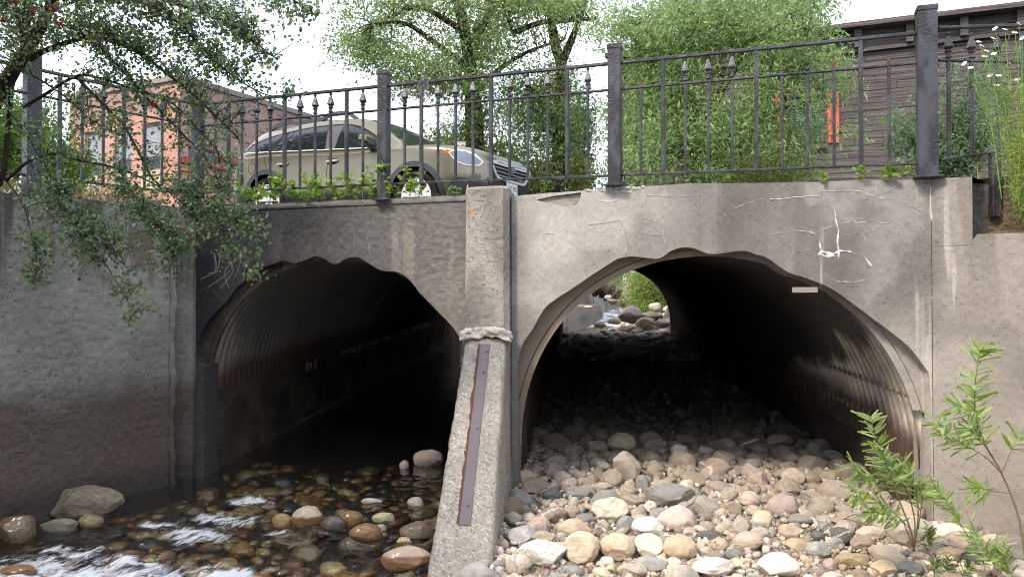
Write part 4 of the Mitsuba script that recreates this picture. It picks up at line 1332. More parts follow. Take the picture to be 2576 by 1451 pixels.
cand = []
for r in np.r_[np.linspace(0.155, 0.075, 170), np.linspace(0.075, 0.036, 900)]:
    for _ in range(6):
        t = rng.uniform(-2.45, 3.2)
        s = rng.uniform(0.02 if t > -1.7 else -0.2, 3.45 if t > 0 else 4.1)
        p = W(s, t, 0)
        if t < -0.1 and p[1] < 8 - p[0] * 0 and (p[0] - 3.34) * 0.715 + (p[1] - 6.27) * 0.70 > -r:
            continue
        px = 1288 + FPX * p[0] / p[1]
        if px > 2640 or p[1] < 5.0 or (t > 0 and not 0.1 < s < 3.45):
            continue
        if free(p[0], p[1], r, 0.86):
            PLACED.append((p[0], p[1], r))
            cand.append((r / p[1], r, s, t))
            break
cand.sort(reverse=True)
gm, gc = [], []
for i, (_, r, s, t) in enumerate(cand):
    kname, kc, _ = KINDS[rng.choice(len(KINDS), p=[k[2] for k in KINDS])]
    asp = rng.uniform(0.62, 1.0)
    z = float(bed(s, t))
    hgt = r * rng.uniform(0.55, 0.9)
    col = np.asarray(kc) * rng.uniform(0.8, 1.2) * np.interp(t, [-1.6, -.4], [1.1, 1.0])  # front stones paler: the stronger light there put into the colour
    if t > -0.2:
        col = (col * 0.5 + np.array([.27, .215, .165]) * 0.5) * np.interp(t, [0.3, 2.0, 3.2], [1.0, .65, .28])   # dusty silt on the stones under the arch, and culvert shade painted in with depth
    small = i >= 235
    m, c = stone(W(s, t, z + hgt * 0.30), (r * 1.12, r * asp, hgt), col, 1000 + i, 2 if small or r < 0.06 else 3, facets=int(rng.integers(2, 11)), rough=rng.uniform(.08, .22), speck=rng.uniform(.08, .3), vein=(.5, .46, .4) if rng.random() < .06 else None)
    if small:
        gm.append(m)
        gc.append(c)
        continue
    zn, where = next((a, w) for a, lo, hi, w in zones if lo <= t < hi)
    third = 'left part' if s < 1.2 else 'middle' if s < 2.4 else 'right part'
    size = 'large' if r > .11 else 'medium' if r > .07 else 'small'
    xy = W(s, t, 0)
    lab = unique_label(xy[0], xy[1], f'{size} {kname} cobble', USED)
    key = thing('river_stone', lab or f'{size} {kname} cobble in the {third} {zn_name[zn]}', 'stone', 'cobbles of the dry bed')
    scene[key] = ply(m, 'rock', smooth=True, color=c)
N_COB = len(cand)
# gravel between the stones: too small to count
for i in range(6600):
    t = rng.uniform(-2.4, 3.0) if i < 5900 else rng.uniform(3, 12)
    s = rng.uniform(0.0 if t > -1.8 else -0.25, 3.45 if t > 0 else 4.1)
    p = W(s, t, 0)
    if t < -0.1 and (p[0] - 3.34) * 0.715 + (p[1] - 6.27) * 0.70 > 0:
        continue
    r = rng.uniform(0.012, 0.036) if i < 5900 else rng.uniform(.03, .10)
    c0 = np.asarray(KINDS[rng.integers(0, 6)][1]) * rng.uniform(0.75, 1.3) * float(np.interp(t, [.3, 1.8, 3.2], [1, .5, .25]))  # gravel darkens into the culvert: its shade painted into the colour
    v = ICO[1].vertices * rng.uniform(0.6, 1.15, 3) * (1 + 0.18 * rng.normal(size=(42, 1)))
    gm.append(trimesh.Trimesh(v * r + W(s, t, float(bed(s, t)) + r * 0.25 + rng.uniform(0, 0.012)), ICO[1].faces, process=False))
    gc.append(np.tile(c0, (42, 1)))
mm = cat_mesh(gm)
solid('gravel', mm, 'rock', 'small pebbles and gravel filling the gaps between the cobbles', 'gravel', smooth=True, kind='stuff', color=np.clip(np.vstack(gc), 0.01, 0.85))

# stones in and beside the stream on the left
AMB, RUST, OLIVE, WETD = (0.27, 0.165, 0.08), (0.21, 0.105, 0.06), (0.21, 0.165, 0.09), (0.075, 0.075, 0.068)
STREAM = [
    ((197, 1262, 190, 96), (.20, .165, .13), 'big brown-grey boulder lying against the dark wing wall', False, dict(facets=8, speck=.5, rough=.18)),
    ((138, 1322, 100, 40), (.17, .155, .135), 'flat grey slab below the big boulder at the wing wall', False, dict(facets=7)),
    ((222, 1310, 60, 40), (.20, .155, .09), 'mossy brown stone right of the flat grey slab', True, dict(facets=2)),
    ((22, 1330, 100, 88), (.15, .105, .07), 'wet brown boulder at the left edge of the stream below the wing wall', True, dict(facets=6, speck=.4)),
    (a6(1725, 255, 305, 195), (.29, .245, .23), 'pinkish grey boulder standing in the shadow of the wet culvert', False, dict(facets=2)),
    (a6(1490, 325, 105, 105), (.42, .36, .32), 'small pale knobbly stone left of the shaded boulder', False, dict(facets=6)),
    (a6(500, 850, 345, 240), (.185, .105, .05), 'wet amber boulder with a dry tan top in midstream', True, dict(facets=2, top=(.42, .335, .24))),
    (a6(240, 885, 200, 170), AMB, 'wet amber stone left of the dry-topped boulder', True, dict(facets=3)),
    (a6(945, 870, 260, 180), (.19, .108, .05), 'glossy amber stone right of the dry-topped boulder', True, dict(facets=1)),
    (a6(760, 915, 270, 180), WETD, 'dark wet slate stone with water running over it', True, dict(facets=4)),
    (a6(1090, 1015, 340, 220), (.21, .11, .048), 'round orange-brown wet boulder near the cutwater', True, dict(facets=1)),
    (a6(1160, 690, 220, 70), WHITEG, 'long white flat stone showing above the water', False, dict(facets=4)),
    (a6(1600, 700, 165, 115), (.52, .43, .34), 'small white and tan stone near the cutwater', False, dict(facets=2, vein=(.66, .63, .6))),
    (a6(1275, 855, 235, 115), (.43, .39, .24), 'yellowish spotted stone in the middle of the stream', False, dict(facets=3, speck=.6)),
    (a6(1600, 1005, 350, 230), (.155, .12, .10), 'dark speckled granite boulder beside the cutwater', True, dict(facets=5, speck=.7)),
    (a6(1500, 1280, 540, 280), (.17, .08, .04), 'large wet red-brown boulder with a pale dry top at the foot of the cutwater', True, dict(facets=4, top=(.36, .275, .21))),
    (a6(1490, 1095, 165, 95), (.44, .34, .22), 'small sharp tan stone before the dark speckled boulder', False, dict(facets=7)),
    (a6(1250, 965, 120, 95), (.30, .28, .22), 'small spotted stone beside the orange-brown boulder', True, dict(facets=4, speck=.5)),
    ((900, 1382, 110, 60), (.22, .16, .11), 'smooth brown boulder half under the water', True, dict(facets=2)),
    ((35, 1440, 100, 36), (.17, .09, .045), 'rust coloured wet stone in the bottom left corner', True, dict(facets=2)),
    ((735, 1368, 120, 44), OLIVE, 'olive flat stone under the rippling water', True, dict(facets=3)),
    ((805, 1348, 50, 26), RUST, 'small reddish stone under the rippling water', True, dict(facets=2)),
    ((1065, 1192, 70, 24), (.25, .19, .10), 'flat yellow-brown stone under water beside the shaded boulder', True, dict(facets=4)),
    ((985, 1183, 36, 24), RUST, 'small red stone under water in the culvert mouth', True, dict(facets=3)),
]
for (px, py, w, h), c, lab, wet, kw in STREAM:
    big_stone(px, py, w, h, c, lab, wet=wet, afloat='under' not in lab, sat=.85, **kw)
rng = np.random.default_rng(91)
n_sub, sub_m, sub_c = 0, [], []
for k in range(900):
    r = float(np.interp(k, [0, 120, 900], [0.15, 0.085, 0.04]))
    t = rng.uniform(-2.6, 1.4)
    s = rng.uniform(-3.9 if t > -0.2 else -4.5, -0.32)
    p = W(s, t, 0)
    if t < 0 and (-(p[0] + 3.6) * 0.81 + 0.59 * (p[1] - 8.32) > -r):
        continue
    if not free(p[0], p[1], r, 0.75):
        continue
    PLACED.append((p[0], p[1], r))
    c = np.asarray([AMB, RUST, OLIVE, WETD, (.28, .17, .085), (.42, .31, .17)][rng.integers(0, 6)]) * rng.uniform(.7, 1.2)
    hgt = r * rng.uniform(.45, .75)
    m, col = stone(W(s, t, float(bed(s, t)) + hgt * 0.25), (r * 1.1, r * rng.uniform(.7, 1), hgt), c, 5000 + k, 2, facets=int(rng.integers(1, 5)), sat=1.05)
    if n_sub < 46 and r > 0.06:
        lab = unique_label(p[0], p[1], f'{"reddish" if c[0] > 2.2 * c[1] else "brown"} stone under water', USED)
        key = thing('river_stone', lab or 'stone under the shallow water of the stream bed', 'stone', 'stones under the stream water')
        scene[key] = ply(m, 'wet_rock', smooth=True, color=col)
        n_sub += 1
    else:
        sub_m.append(m)
        sub_c.append(col)
solid('stream_gravel', cat_mesh(sub_m), 'wet_rock', 'small amber and dark pebbles under the water of the stream', 'gravel', smooth=True, kind='stuff', color=np.vstack(sub_c))

# boulders and cobbles beyond the far end of the dry culvert
FARS = [((1585, 790, 62, 50), 26.5, (.24, .21, .20), 'big grey boulder beyond the far end of the culvert', 2), ((1530, 748, 22, 12), 33.0, (.55, .5, .44), 'pale rock at the upstream bank by the driftwood', 5), ((1545, 758, 44, 12), 32.0, (.24, .15, .12), 'dark wet rock in the upstream rapids', 4),
        ((1570, 832, 40, 26), 25.6, (.50, .38, .29), 'tan boulder at the far mouth of the culvert', 2), ((1545, 808, 36, 20), 25.9, (.55, .44, .33), 'light tan boulder beside the far pool', 1), ((1508, 818, 34, 18), 25.4, (.56, .44, .33), 'pale stone at the edge of the far pool', 2),
        ((1625, 812, 52, 30), 25.8, (.45, .33, .25), 'pinkish tan boulder in the far cobbles', 3), ((1670, 815, 46, 28), 26.2, (.23, .195, .20), 'grey-purple stone in the far cobbles', 5), ((1688, 782, 34, 60), 27.5, (.42, .33, .28), 'tall brown rock at the right side of the far mouth', 6),
        ((1648, 772, 34, 22), 28.5, (.42, .385, .35), 'light grey rock under the far bush', 4), ((1480, 772, 24, 8), 29.0, (.42, .28, .22), 'reddish stone in the far rapids', 2), ((1640, 795, 60, 22), 27.5, (.22, .17, .13), 'dark brown stone below the light grey rock', 5)]
for (px, py, w, h), y, c, lab, fc in FARS:
    k = pxm(y)
    m, col = stone(at(px, py, y), (w / k / 2, w / k / 2 * .8, h / k / 2), c, int(px + py), 3, facets=fc + 5, rough=.2, yaw=.1)
    solid('river_stone', m, 'rock', lab, 'stone', smooth=True, color=col)
fm, fc = [], []
for k in range(420):
    t = rng.uniform(11, 23)
    s = rng.uniform(0.15, 3.4) if t < 18.2 else rng.uniform(min(1.1 + 0.22 * (t - 18.4), 3.0), 4.4)
    r = rng.uniform(.05, .20)
    m, col = stone(W(s, t, float(bed(s, t)) + r * .30), (r, r * .85, r * .6), np.asarray([TAN, PINK, CREAM, GREY][rng.integers(0, 4)]) * rng.uniform(.8, 1.1), 8000 + k, 2, facets=3)
    fm.append(m)
    fc.append(col)
solid('far_cobbles', cat_mesh(fm), 'rock', 'mass of cobbles at the far end of the dry culvert and on the bar beyond', 'cobbles', smooth=True, kind='stuff', color=np.vstack(fc))
# ------------------------------------------------------------------ the parked car behind the fence
car = thing('parked_car', 'olive green estate car with black roof rails parked behind the fence', 'car')
CF, CL = np.array([0.875, -0.484, 0.0]), np.array([0.484, 0.875, 0.0])
CO = np.array([-2.06, 11.96, GZ - 0.035])
NOSE = 0.038      # the street falls away to the right, so the car stands a little nose down


def C3(v):
    v = np.array(v, float)
    v[..., 2] += NOSE * (1.37 - v[..., 0])
    return CO + v[..., :1] * CF + v[..., 1:2] * CL + v[..., 2:3] * np.array([0, 0, 1.0])


CAX = np.array([CF, CL, [0, 0, 1.0]])
from scipy.interpolate import PchipInterpolator as PCH
K = lambda xs, ys: PCH(xs, ys)  # noqa: E731
f_bot = K([-2.33, -2.0, -1.4, 1.5, 2.0, 2.33], [.40, .30, .25, .25, .27, .36])
f_belt = K([-2.33, -2.1, -1.2, 0.2, 1.0, 1.6, 2.0, 2.2, 2.33], [.92, 1.03, 1.06, 1.025, 1.03, 1.02, .975, .915, .80])
f_top = K([-2.33, -2.22, -2.02, -1.84, -1.3, -0.5, 0.0, 0.3, 0.6, 0.9, 1.12, 1.3, 1.7, 2.05, 2.2, 2.28, 2.33], [.96, 1.10, 1.36, 1.485, 1.55, 1.60, 1.595, 1.56, 1.42, 1.22, 1.085, 1.075, 1.06, 1.025, .985, .93, .81])
f_w = K([-2.33, -2.22, -2.0, -1.4, 0.0, 1.4, 1.8, 2.05, 2.2, 2.29, 2.33], [.62, .76, .87, .925, .915, .925, .90, .83, .74, .64, .52])
f_wr = K([-2.33, -2.0, -1.6, -0.4, 0.3, 0.8, 1.15, 1.4, 2.0, 2.33], [.50, .54, .58, .62, .60, .68, .76, .78, .68, .42])
xs = np.linspace(-2.33, 2.33, 300)
NR = 56
rings = []
for x in xs:
    zb, zs_, zt, w, wr = float(f_bot(x)), float(f_belt(x)), float(f_top(x)), float(f_w(x)), float(f_wr(x))
    gh = max(zt - zs_, 0.0)
    pts = [(0, zb), (.78 * w, zb), (.955 * w, zb + .09), (w, zb + .28), (.992 * w, (zb + zs_) / 2 + .12), (.975 * w, zs_ - .06), (.945 * w, zs_)]
    k = min(1, gh / 0.40)
    pts += [((.945 * w) * (1 - .5) + wr * .5 + .02 * k, zs_ + gh * .52), (wr + .01, zs_ + gh * (.86 - .0 * k)), (wr * .88, zt - gh * .05 * k), (wr * .5, zt), (0, zt + .005)]
    p = spline(np.array(pts), 8)
    d = np.r_[0, np.cumsum(np.linalg.norm(np.diff(p, axis=0), axis=1))]
    u = np.interp(np.linspace(0, 1, NR), np.linspace(0, 1, len(d)), d)
    rings.append(np.stack([np.interp(u, d, p[:, 0]), np.interp(u, d, p[:, 1])], 1))
RG = np.array(rings)
right = np.concatenate([np.broadcast_to(xs[:, None, None], RG.shape[:2] + (1,)), -RG[..., :1], RG[..., 1:]], -1)
left = right[:, ::-1][:, 1:].copy()
left[..., 1] *= -1
BODY = np.concatenate([right, left], 1)
n_, m_ = BODY.shape[:2]
ii, jj = np.meshgrid(np.arange(n_ - 1), np.arange(m_ - 1), indexing='ij')
quads = np.stack([ii * m_ + jj, ii * m_ + jj + 1, (ii + 1) * m_ + jj + 1, (ii + 1) * m_ + jj], -1).reshape(-1, 4)
Vb = BODY.reshape(-1, 3)
cen = Vb[quads].mean(1)
rowj = np.minimum(jj.ravel(), m_ - 2 - jj.ravel()) / NR      # 0 at the bottom, 1 at the roof's middle
x_, y_, z_ = cen[:, 0], np.abs(cen[:, 1]), cen[:, 2]
side = y_ > 0.5


def inside(poly):
    P = np.asarray(poly, float)
    c = np.zeros(len(x_), bool)
    for (x0, z0), (x1, z1) in zip(P, np.roll(P, -1, 0)):
        hitc = ((z0 > z_) != (z1 > z_)) & (x_ < (x1 - x0) * (z_ - z0) / (z1 - z0 + 1e-12) + x0)
        c ^= hitc
    return c


lab_ = np.zeros(len(quads), int)
belt = f_belt(x_)
lab_[side & (z_ < 0.32)] = 1                                                            # sill and lower cladding
lab_[(x_ > 2.18) & (z_ < .57) & (y_ > .30)] = 1
lab_[(x_ > 2.0) & (z_ < .46)] = 1
lab_[(x_ < -1.95) & (z_ < .52)] = 1
wheel_r = {}
for xc in (1.37, -1.375):
    rr = np.hypot(x_ - xc, z_ - .36)
    lab_[(y_ > .42) & (rr < .43)] = 9
cap0 = lambda i: trimesh.Trimesh(C3(np.vstack([BODY[i], BODY[i].mean(0)[None]])), [[a, a + 1, m_] for a in range(m_ - 1)], process=False)  # noqa: E731
full = trimesh.Trimesh(C3(Vb), np.vstack([quads[:, [0, 1, 2]], quads[:, [0, 2, 3]]]), process=False)
VN = meshkit.arrays(full, True)[2]


def body_part(name, k, bsdf, color=None, extra=None, **kw):
    q = quads[lab_ == k]
    if not len(q):
        return
    used, inv = np.unique(q, return_inverse=True)
    mesh = trimesh.Trimesh(C3(Vb[used]), np.vstack([inv.reshape(-1, 4)[:, [0, 1, 2]], inv.reshape(-1, 4)[:, [0, 2, 3]]]), process=False)
    if extra is not None:
        mesh = cat_mesh([mesh, extra])
    if color is None:
        return part(car, name, mesh, bsdf, smooth=True, **kw)
    return vpart(car, name, mesh, color, bsdf, smooth=True, **kw)


BLACKP = (0.022, 0.023, 0.026)
body_part('body', 0, 'car_paint')
body_part('cladding', 1, 'tinted_satin', (0.030, 0.032, 0.038), cat_mesh([cap0(n_ - 1), cap0(0)]))

RY = [(RG[i, :52, 1], RG[i, :52, 0]) for i in range(len(xs))]


def skin_y(x, z):
    """Half width of the body's skin at (x, z), on the outer flank."""
    f = np.clip((np.asarray(x) + 2.33) / (xs[1] - xs[0]), 0, len(xs) - 1.001)
    i = f.astype(int)
    o = np.empty(len(f))
    for k in range(len(f)):
        a = [np.interp(z[k], RY[j][0], RY[j][1]) for j in (i[k], i[k] + 1)]
        o[k] = a[0] + (a[1] - a[0]) * (f[k] - i[k])
    return o


def dense(poly, step=0.03):
    p = np.vstack([poly, poly[:1]]).astype(float)
    d = np.r_[0, np.cumsum(np.linalg.norm(np.diff(p, axis=0), axis=1))]
    k = np.linspace(0, d[-1], max(8, int(d[-1] / step)))[:-1]
    return np.stack([np.interp(k, d, p[:, 0]), np.interp(k, d, p[:, 1])], 1)


def fill2d(poly, step=0.035):
    """Triangles that fill a 2D polygon (with holes) with points inside as well as along its edge."""
    from scipy.spatial import Delaunay
    g = poly if hasattr(poly, 'exterior') else Polygon(poly).buffer(0)
    edge = np.vstack([dense(np.array(r.coords)[:-1], step * .7) for r in [g.exterior, *g.interiors]])
    x0, z0, x1, z1 = g.bounds
    X, Z = np.meshgrid(np.arange(x0, x1, step), np.arange(z0, z1, step))
    inner = np.stack([X.ravel(), Z.ravel()], 1)
    core = g.buffer(-step * .45)
    import shapely
    inner = inner[shapely.contains_xy(core, inner[:, 0], inner[:, 1])]
    P = np.vstack([edge, inner])
    tri = Delaunay(P).simplices
    c = P[tri].mean(1)
    return P, tri[shapely.contains_xy(g.buffer(1e-4), c[:, 0], c[:, 1])]


def side_patch(name, poly, off, bsdf, color=None, **kw):
    """A piece of the flank, drawn in side view (x, z) and laid on the body's skin, once on each side of the car."""
    P, tri = fill2d(poly)
    y = skin_y(P[:, 0], P[:, 1]) + off
    out = []
    for sd in (-1, 1):
        mesh = trimesh.Trimesh(C3(np.stack([P[:, 0], sd * y, P[:, 1]], 1)), tri if sd < 0 else tri[:, ::-1], process=False)
        out.append(part(car, name, mesh, bsdf, smooth=True, **kw) if color is None else vpart(car, name, mesh, color, bsdf, smooth=True, **kw))
    return out


def top_patch(name, poly, off, bsdf):
    """A piece of the upper skin, drawn in plan (x, y)."""
    P, tri = fill2d(poly)
    z = np.array([np.interp(abs(y), RG[np.argmin(abs(xs - x)), 30:, 0][::-1], RG[np.argmin(abs(xs - x)), 30:, 1][::-1]) for x, y in P]) + off
    part(car, name, trimesh.Trimesh(C3(np.c_[P, z]), tri, process=False), bsdf, smooth=True)


CLAD = (0.030, 0.032, 0.038)
DLO = spline(np.array([(-2.02, 1.125), (-1.88, 1.225), (-1.70, 1.30), (-1.36, 1.385), (-0.9, 1.445), (-0.4, 1.475), (0.06, 1.462), (0.36, 1.375), (0.64, 1.230), (0.88, 1.095)]), 4)
side_patch('window_surround', np.vstack([DLO, [(0.90, 1.050), (-1.96, 1.108)]]), .004, 'tinted', (0.030, 0.030, 0.032))
side_patch('quarter_window', spline(np.array([(-1.94, 1.132), (-1.82, 1.215), (-1.68, 1.275), (-1.34, 1.358), (-1.18, 1.385)]), 4).tolist() + [(-1.42, 1.115), (-1.88, 1.122)], .007, 'window_glass')
side_patch('rear_door_window', [(-1.30, 1.112), (-1.06, 1.398), (-0.62, 1.442), (-0.32, 1.452), (-0.26, 1.090)], .007, 'window_glass')
side_patch('front_door_window', [(-0.06, 1.086), (-0.02, 1.448), (0.08, 1.436), (0.36, 1.345), (0.62, 1.212), (0.80, 1.105), (0.80, 1.070)], .007, 'window_glass')
side_patch('window_divider', [(-.245, 1.09), (-.075, 1.086), (-.035, 1.448), (-.305, 1.452)], .008, 'tinted', (0.11, 0.11, 0.115))
side_patch('window_divider', [(-1.15, 1.108), (-1.12, 1.108), (-.95, 1.405), (-.98, 1.40)], .009, 'tinted', (0.05, 0.05, 0.052))
for xc in (1.37, -1.375):
    an = np.linspace(-.42, math.pi + .42, 50)
    ring = [(xc + .47 * math.cos(t), .36 + .47 * math.sin(t)) for t in an] + [(xc + .395 * math.cos(t), .36 + .395 * math.sin(t)) for t in an[::-1]]
    side_patch('arch_trim', ring, .012, 'tinted_satin', CLAD)
side_patch('sill_trim', [(-.93, .30), (.93, .30), (.93, .43), (-.93, .43)], .010, 'tinted_satin', CLAD)
side_patch('bumper_trim', [(1.83, .30), (2.22, .30), (2.24, .56), (2.05, .60), (1.95, .585), (1.89, .50)], .010, 'tinted_satin', CLAD)
side_patch('headlight', [(1.90, 0.925), (1.98, 0.955), (2.10, 0.940), (2.20, 0.890), (2.27, 0.815), (2.24, 0.765), (2.12, 0.770), (2.00, 0.810)], .008, 'tinted_gloss', (0.17, 0.20, 0.26), label='clear headlight wrapping round the front corner')
side_patch('headlight_rim', Polygon([(1.88, 0.930), (1.98, 0.975), (2.12, 0.955), (2.22, 0.900), (2.29, 0.815), (2.25, 0.750), (2.12, 0.755), (1.99, 0.800)]).difference(Polygon([(1.90, 0.925), (1.98, 0.955), (2.10, 0.940), (2.20, 0.890), (2.27, 0.815), (2.24, 0.765), (2.12, 0.770), (2.00, 0.810)])), .010, 'tinted_satin', (0.55, 0.56, 0.58))
side_patch('turn_signal', [(1.74, 0.965), (1.80, 0.975), (1.95, 0.955), (1.93, 0.880), (1.84, 0.910)], .009, 'tinted_gloss', (0.30, 0.10, 0.015), label='amber side lamp behind the headlight')
top_patch('windscreen', [(0.30, -.50), (0.30, .50), (.55, .57), (1.06, .66), (1.10, .40), (1.115, 0), (1.10, -.40), (1.06, -.66), (.55, -.57)], .006, 'window_glass')
top_patch('rear_window', [(-1.93, -.45), (-1.93, .45), (-2.17, .52), (-2.17, -.52)], .006, 'window_glass')


def cb(c, half, ch=0.01):
    c = (c[0], c[1], c[2] + (.055 if c[0] > 2.3 else 0))
    return cbox(C3(np.asarray(c, float)), CAX, half, ch)


def revolve(prof, n, center, flip=1):
    """A lathe about the car's sideways axis."""
    a = np.arange(n + 1) * 2 * np.pi / n
    R = np.array([[(r * math.cos(t), y * flip, r * math.sin(t)) for t in a] for r, y in prof])
    return grid_mesh(C3(R + np.asarray(center)))


for xc in (1.37, -1.375):
    for sd in (-1, 1):
        ctr = (xc, sd * 0.79, 0.362)
        kk = vpart(car, 'wheel', revolve([(.235, .07), (.30, .105), (.335, .10), (.357, .07), (.362, 0), (.357, -.09), (.30, -.11), (.2, -.11)], 48, ctr, sd), (0.024, 0.023, 0.023), 'tinted', smooth=True)
        vpart(kk, 'rim', revolve([(.0, .02), (.16, .02), (.205, .045), (.222, .085), (.238, .088), (.238, .06)], 48, ctr, sd), (0.035, 0.035, 0.037), 'tinted_satin', smooth=True)
        sp = []
        for q in range(5):
            for dq in (-0.20, 0.20):
                a = q * 2 * np.pi / 5 + 0.31
                b = a + dq
                i0, o0 = np.array([.045 * math.cos(a), .045 * math.sin(a)]), np.array([.232 * math.cos(b), .232 * math.sin(b)])
                tn = unit(np.array([-(o0 - i0)[1], (o0 - i0)[0]]))
                P = [(i0 + tn * .020, .055), (i0 - tn * .020, .055), (o0 - tn * .030, .088), (o0 + tn * .030, .088)]
                P2 = [(p, y - .03) for p, y in P]
                v = np.array([(p[0], sd * y, p[1]) for p, y in P + P2]) + np.asarray(ctr)
                sp.append(trimesh.Trimesh(C3(v), [[0, 1, 2], [0, 2, 3], [0, 4, 5], [0, 5, 1], [1, 5, 6], [1, 6, 2], [2, 6, 7], [2, 7, 3], [3, 7, 4], [3, 4, 0]], process=False))
        rimr = revolve([(.224, .086), (.238, .092), (.246, .084)], 48, ctr, sd)
        vpart(kk, 'spokes', cat_mesh(sp + [rimr]), (0.62, 0.62, 0.62), 'tinted_satin')
        vpart(kk, 'hub_cap', revolve([(.0, .075), (.03, .072), (.038, .05)], 20, ctr, sd), (0.30, 0.30, 0.31), 'tinted_satin', smooth=True)
    # dark liner of the wheel arch
    a = np.linspace(-0.35, np.pi + 0.35, 40)
    P = np.array([[(xc + .40 * math.cos(t), y, .36 + .40 * math.sin(t)) for t in a] for y in (-.90, -.45, .45, .90)])
    vpart(car, 'wheel_arch_liner', grid_mesh(C3(P)), (0.01, 0.01, 0.01), 'tinted')
vpart(car, 'underbody', cb((0, 0, .36), (2.0, .50, .10)), (0.012, 0.012, 0.012))
# roof rails with raised ends
for sd in (-1, 1):
    xr = np.linspace(-1.78, 0.12, 30)
    zr = np.array([float(f_top(x)) for x in xr]) + np.interp(xr, [-1.78, -1.62, -1.25, -1.08, -.60, -.45, -.10, .12], [-.03, .075, .098, .030, .030, .098, .098, -.035])
    yr = sd * (np.array([float(f_wr(x)) for x in xr]) * .86)
    ring = np.array([[(x, y - .022, z - .06), (x, y - .020, z), (x, y + .020, z), (x, y + .022, z - .06)] for x, y, z in zip(xr, yr, zr)])
    vpart(car, 'roof_rail', grid_mesh(C3(np.concatenate([ring, ring[:, :1]], 1))), (0.050, 0.052, 0.060), 'tinted_satin', smooth=40)
# door mirrors
for sd in (-1, 1):
    ic = np.sign(ICO[3].vertices) * np.abs(ICO[3].vertices) ** .6 * np.array([.075, .12, .062])
    ic[:, 0] = np.where(ic[:, 0] < 0, ic[:, 0] * 0.55, ic[:, 0])
    mk = part(car, 'door_mirror', trimesh.Trimesh(C3(ic + np.array([.62, sd * 1.02, 1.145])), ICO[3].faces, process=False), 'car_paint', smooth=True)
    vpart(mk, 'mirror_foot', cb((.63, sd * .95, 1.075), (.07, .10, .022)), BLACKP, 'tinted_satin')
# door handles, shut lines, fuel flap
wat = lambda x, z: float(np.interp(z, RG[np.argmin(abs(xs - x)), :40, 1], RG[np.argmin(abs(xs - x)), :40, 0]))  # noqa: E731
for sd in (-1, 1):
    for xh in (-1.02, -0.07):
        yy = wat(xh, .90)
        vpart(car, 'door_handle', cb((xh, sd * (yy + .018), .895), (.105, .013, .017), .01), (0.34, 0.33, 0.27), 'tinted_satin')
        vpart(car, 'handle_recess', cb((xh, sd * (yy + .002), .890), (.075, .004, .040), .003), (0.03, 0.03, 0.03), 'tinted')
    for pth in ([(-1.42, 1.03), (-1.36, .86), (-1.22, .72), (-1.02, .52), (-.98, .36)], [(-.15, 1.03), (-.17, .7), (-.16, .36)], [(.86, 1.03), (.90, .7), (.86, .36)]):
        q = spline(np.array(pth), 6)
        vpart(car, 'door_gap', tube(C3(np.array([(x, sd * (wat(x, z) + .001), z) for x, z in q])), .0045, 4), (0.02, 0.02, 0.02), 'tinted')
a = np.linspace(0, 2 * np.pi, 26)
vpart(car, 'fuel_flap_gap', tube(C3(np.array([(-1.68 + .085 * math.cos(t), -wat(-1.68 + .085 * math.cos(t), .86 + .085 * math.sin(t)) - .001, .86 + .085 * math.sin(t)) for t in a])), .0035, 4), (0.05, 0.05, 0.045), 'tinted')
# chrome strip under the windows
q = np.array([(x, -float(f_w(x)) * .945 - .004, np.interp(x, [-1.96, .9], [1.106, 1.048])) for x in np.linspace(-1.95, .88, 40)])
vpart(car, 'window_strip', tube(C3(q), .010, 5), (0.60, 0.59, 0.55), 'tinted_satin')
# tail lamp
vpart(car, 'tail_lamp', cat_mesh([cb((-2.09, sd * .80, .985), (.13, .05, .055), .02) for sd in (-1,)]), (0.25, 0.02, 0.02), 'tinted_gloss')
vpart(car, 'tail_lamp', cb((-2.09, .80, .985), (.13, .05, .055), .02), (0.25, 0.02, 0.02), 'tinted_gloss')
# front: grille with chrome frame, bars and emblem; lower grille, fog lamp slots, plate
def front_poly(pts, x0, x1):
    m = trimesh.creation.extrude_polygon(Polygon(pts), x1 - x0, engine='earcut')
    v = m.vertices
    return trimesh.Trimesh(C3(np.stack([x0 + v[:, 2], v[:, 0], v[:, 1] + .055], 1)), m.faces, process=False)


gp = [(-.36, .82), (.36, .82), (.53, .79), (.545, .755), (.40, .60), (.34, .575), (-.34, .575), (-.40, .60), (-.545, .755), (-.53, .79)]
gr = vpart(car, 'grille', front_poly(gp, 2.20, 2.335), (0.012, 0.012, 0.013), 'tinted_satin')
fr = Polygon(gp).buffer(.012).difference(Polygon(gp).buffer(-.022))
m = trimesh.creation.extrude_polygon(fr, .06, engine='earcut')
vpart(gr, 'frame', trimesh.Trimesh(C3(np.stack([2.295 + m.vertices[:, 2], m.vertices[:, 0], m.vertices[:, 1] + .055], 1)), m.faces, process=False), (0.55, 0.55, 0.56), 'tinted_satin')
for z in (.625, .675, .725):
    hwid = float(np.interp(z, [.60, .755], [.38, .52]))
    vpart(gr, 'bar', cb((2.343, 0, z), (.008, hwid, .007), .002), (0.30, 0.30, 0.31), 'tinted_satin')
vpart(gr, 'wing_bar', cb((2.348, 0, .775), (.010, .50, .014), .004), (0.62, 0.62, 0.63), 'tinted_satin')
a = np.linspace(0, 2 * np.pi, 28)[:-1]
ov = [(.085 * math.cos(t), .745 + .048 * math.sin(t)) for t in a]
em = vpart(gr, 'emblem', front_poly(ov, 2.345, 2.368), (0.45, 0.46, 0.48), 'tinted_satin')
vpart(em, 'field', front_poly([(.074 * math.cos(t), .745 + .038 * math.sin(t)) for t in a], 2.366, 2.371), (0.03, 0.06, 0.20), 'tinted_gloss')
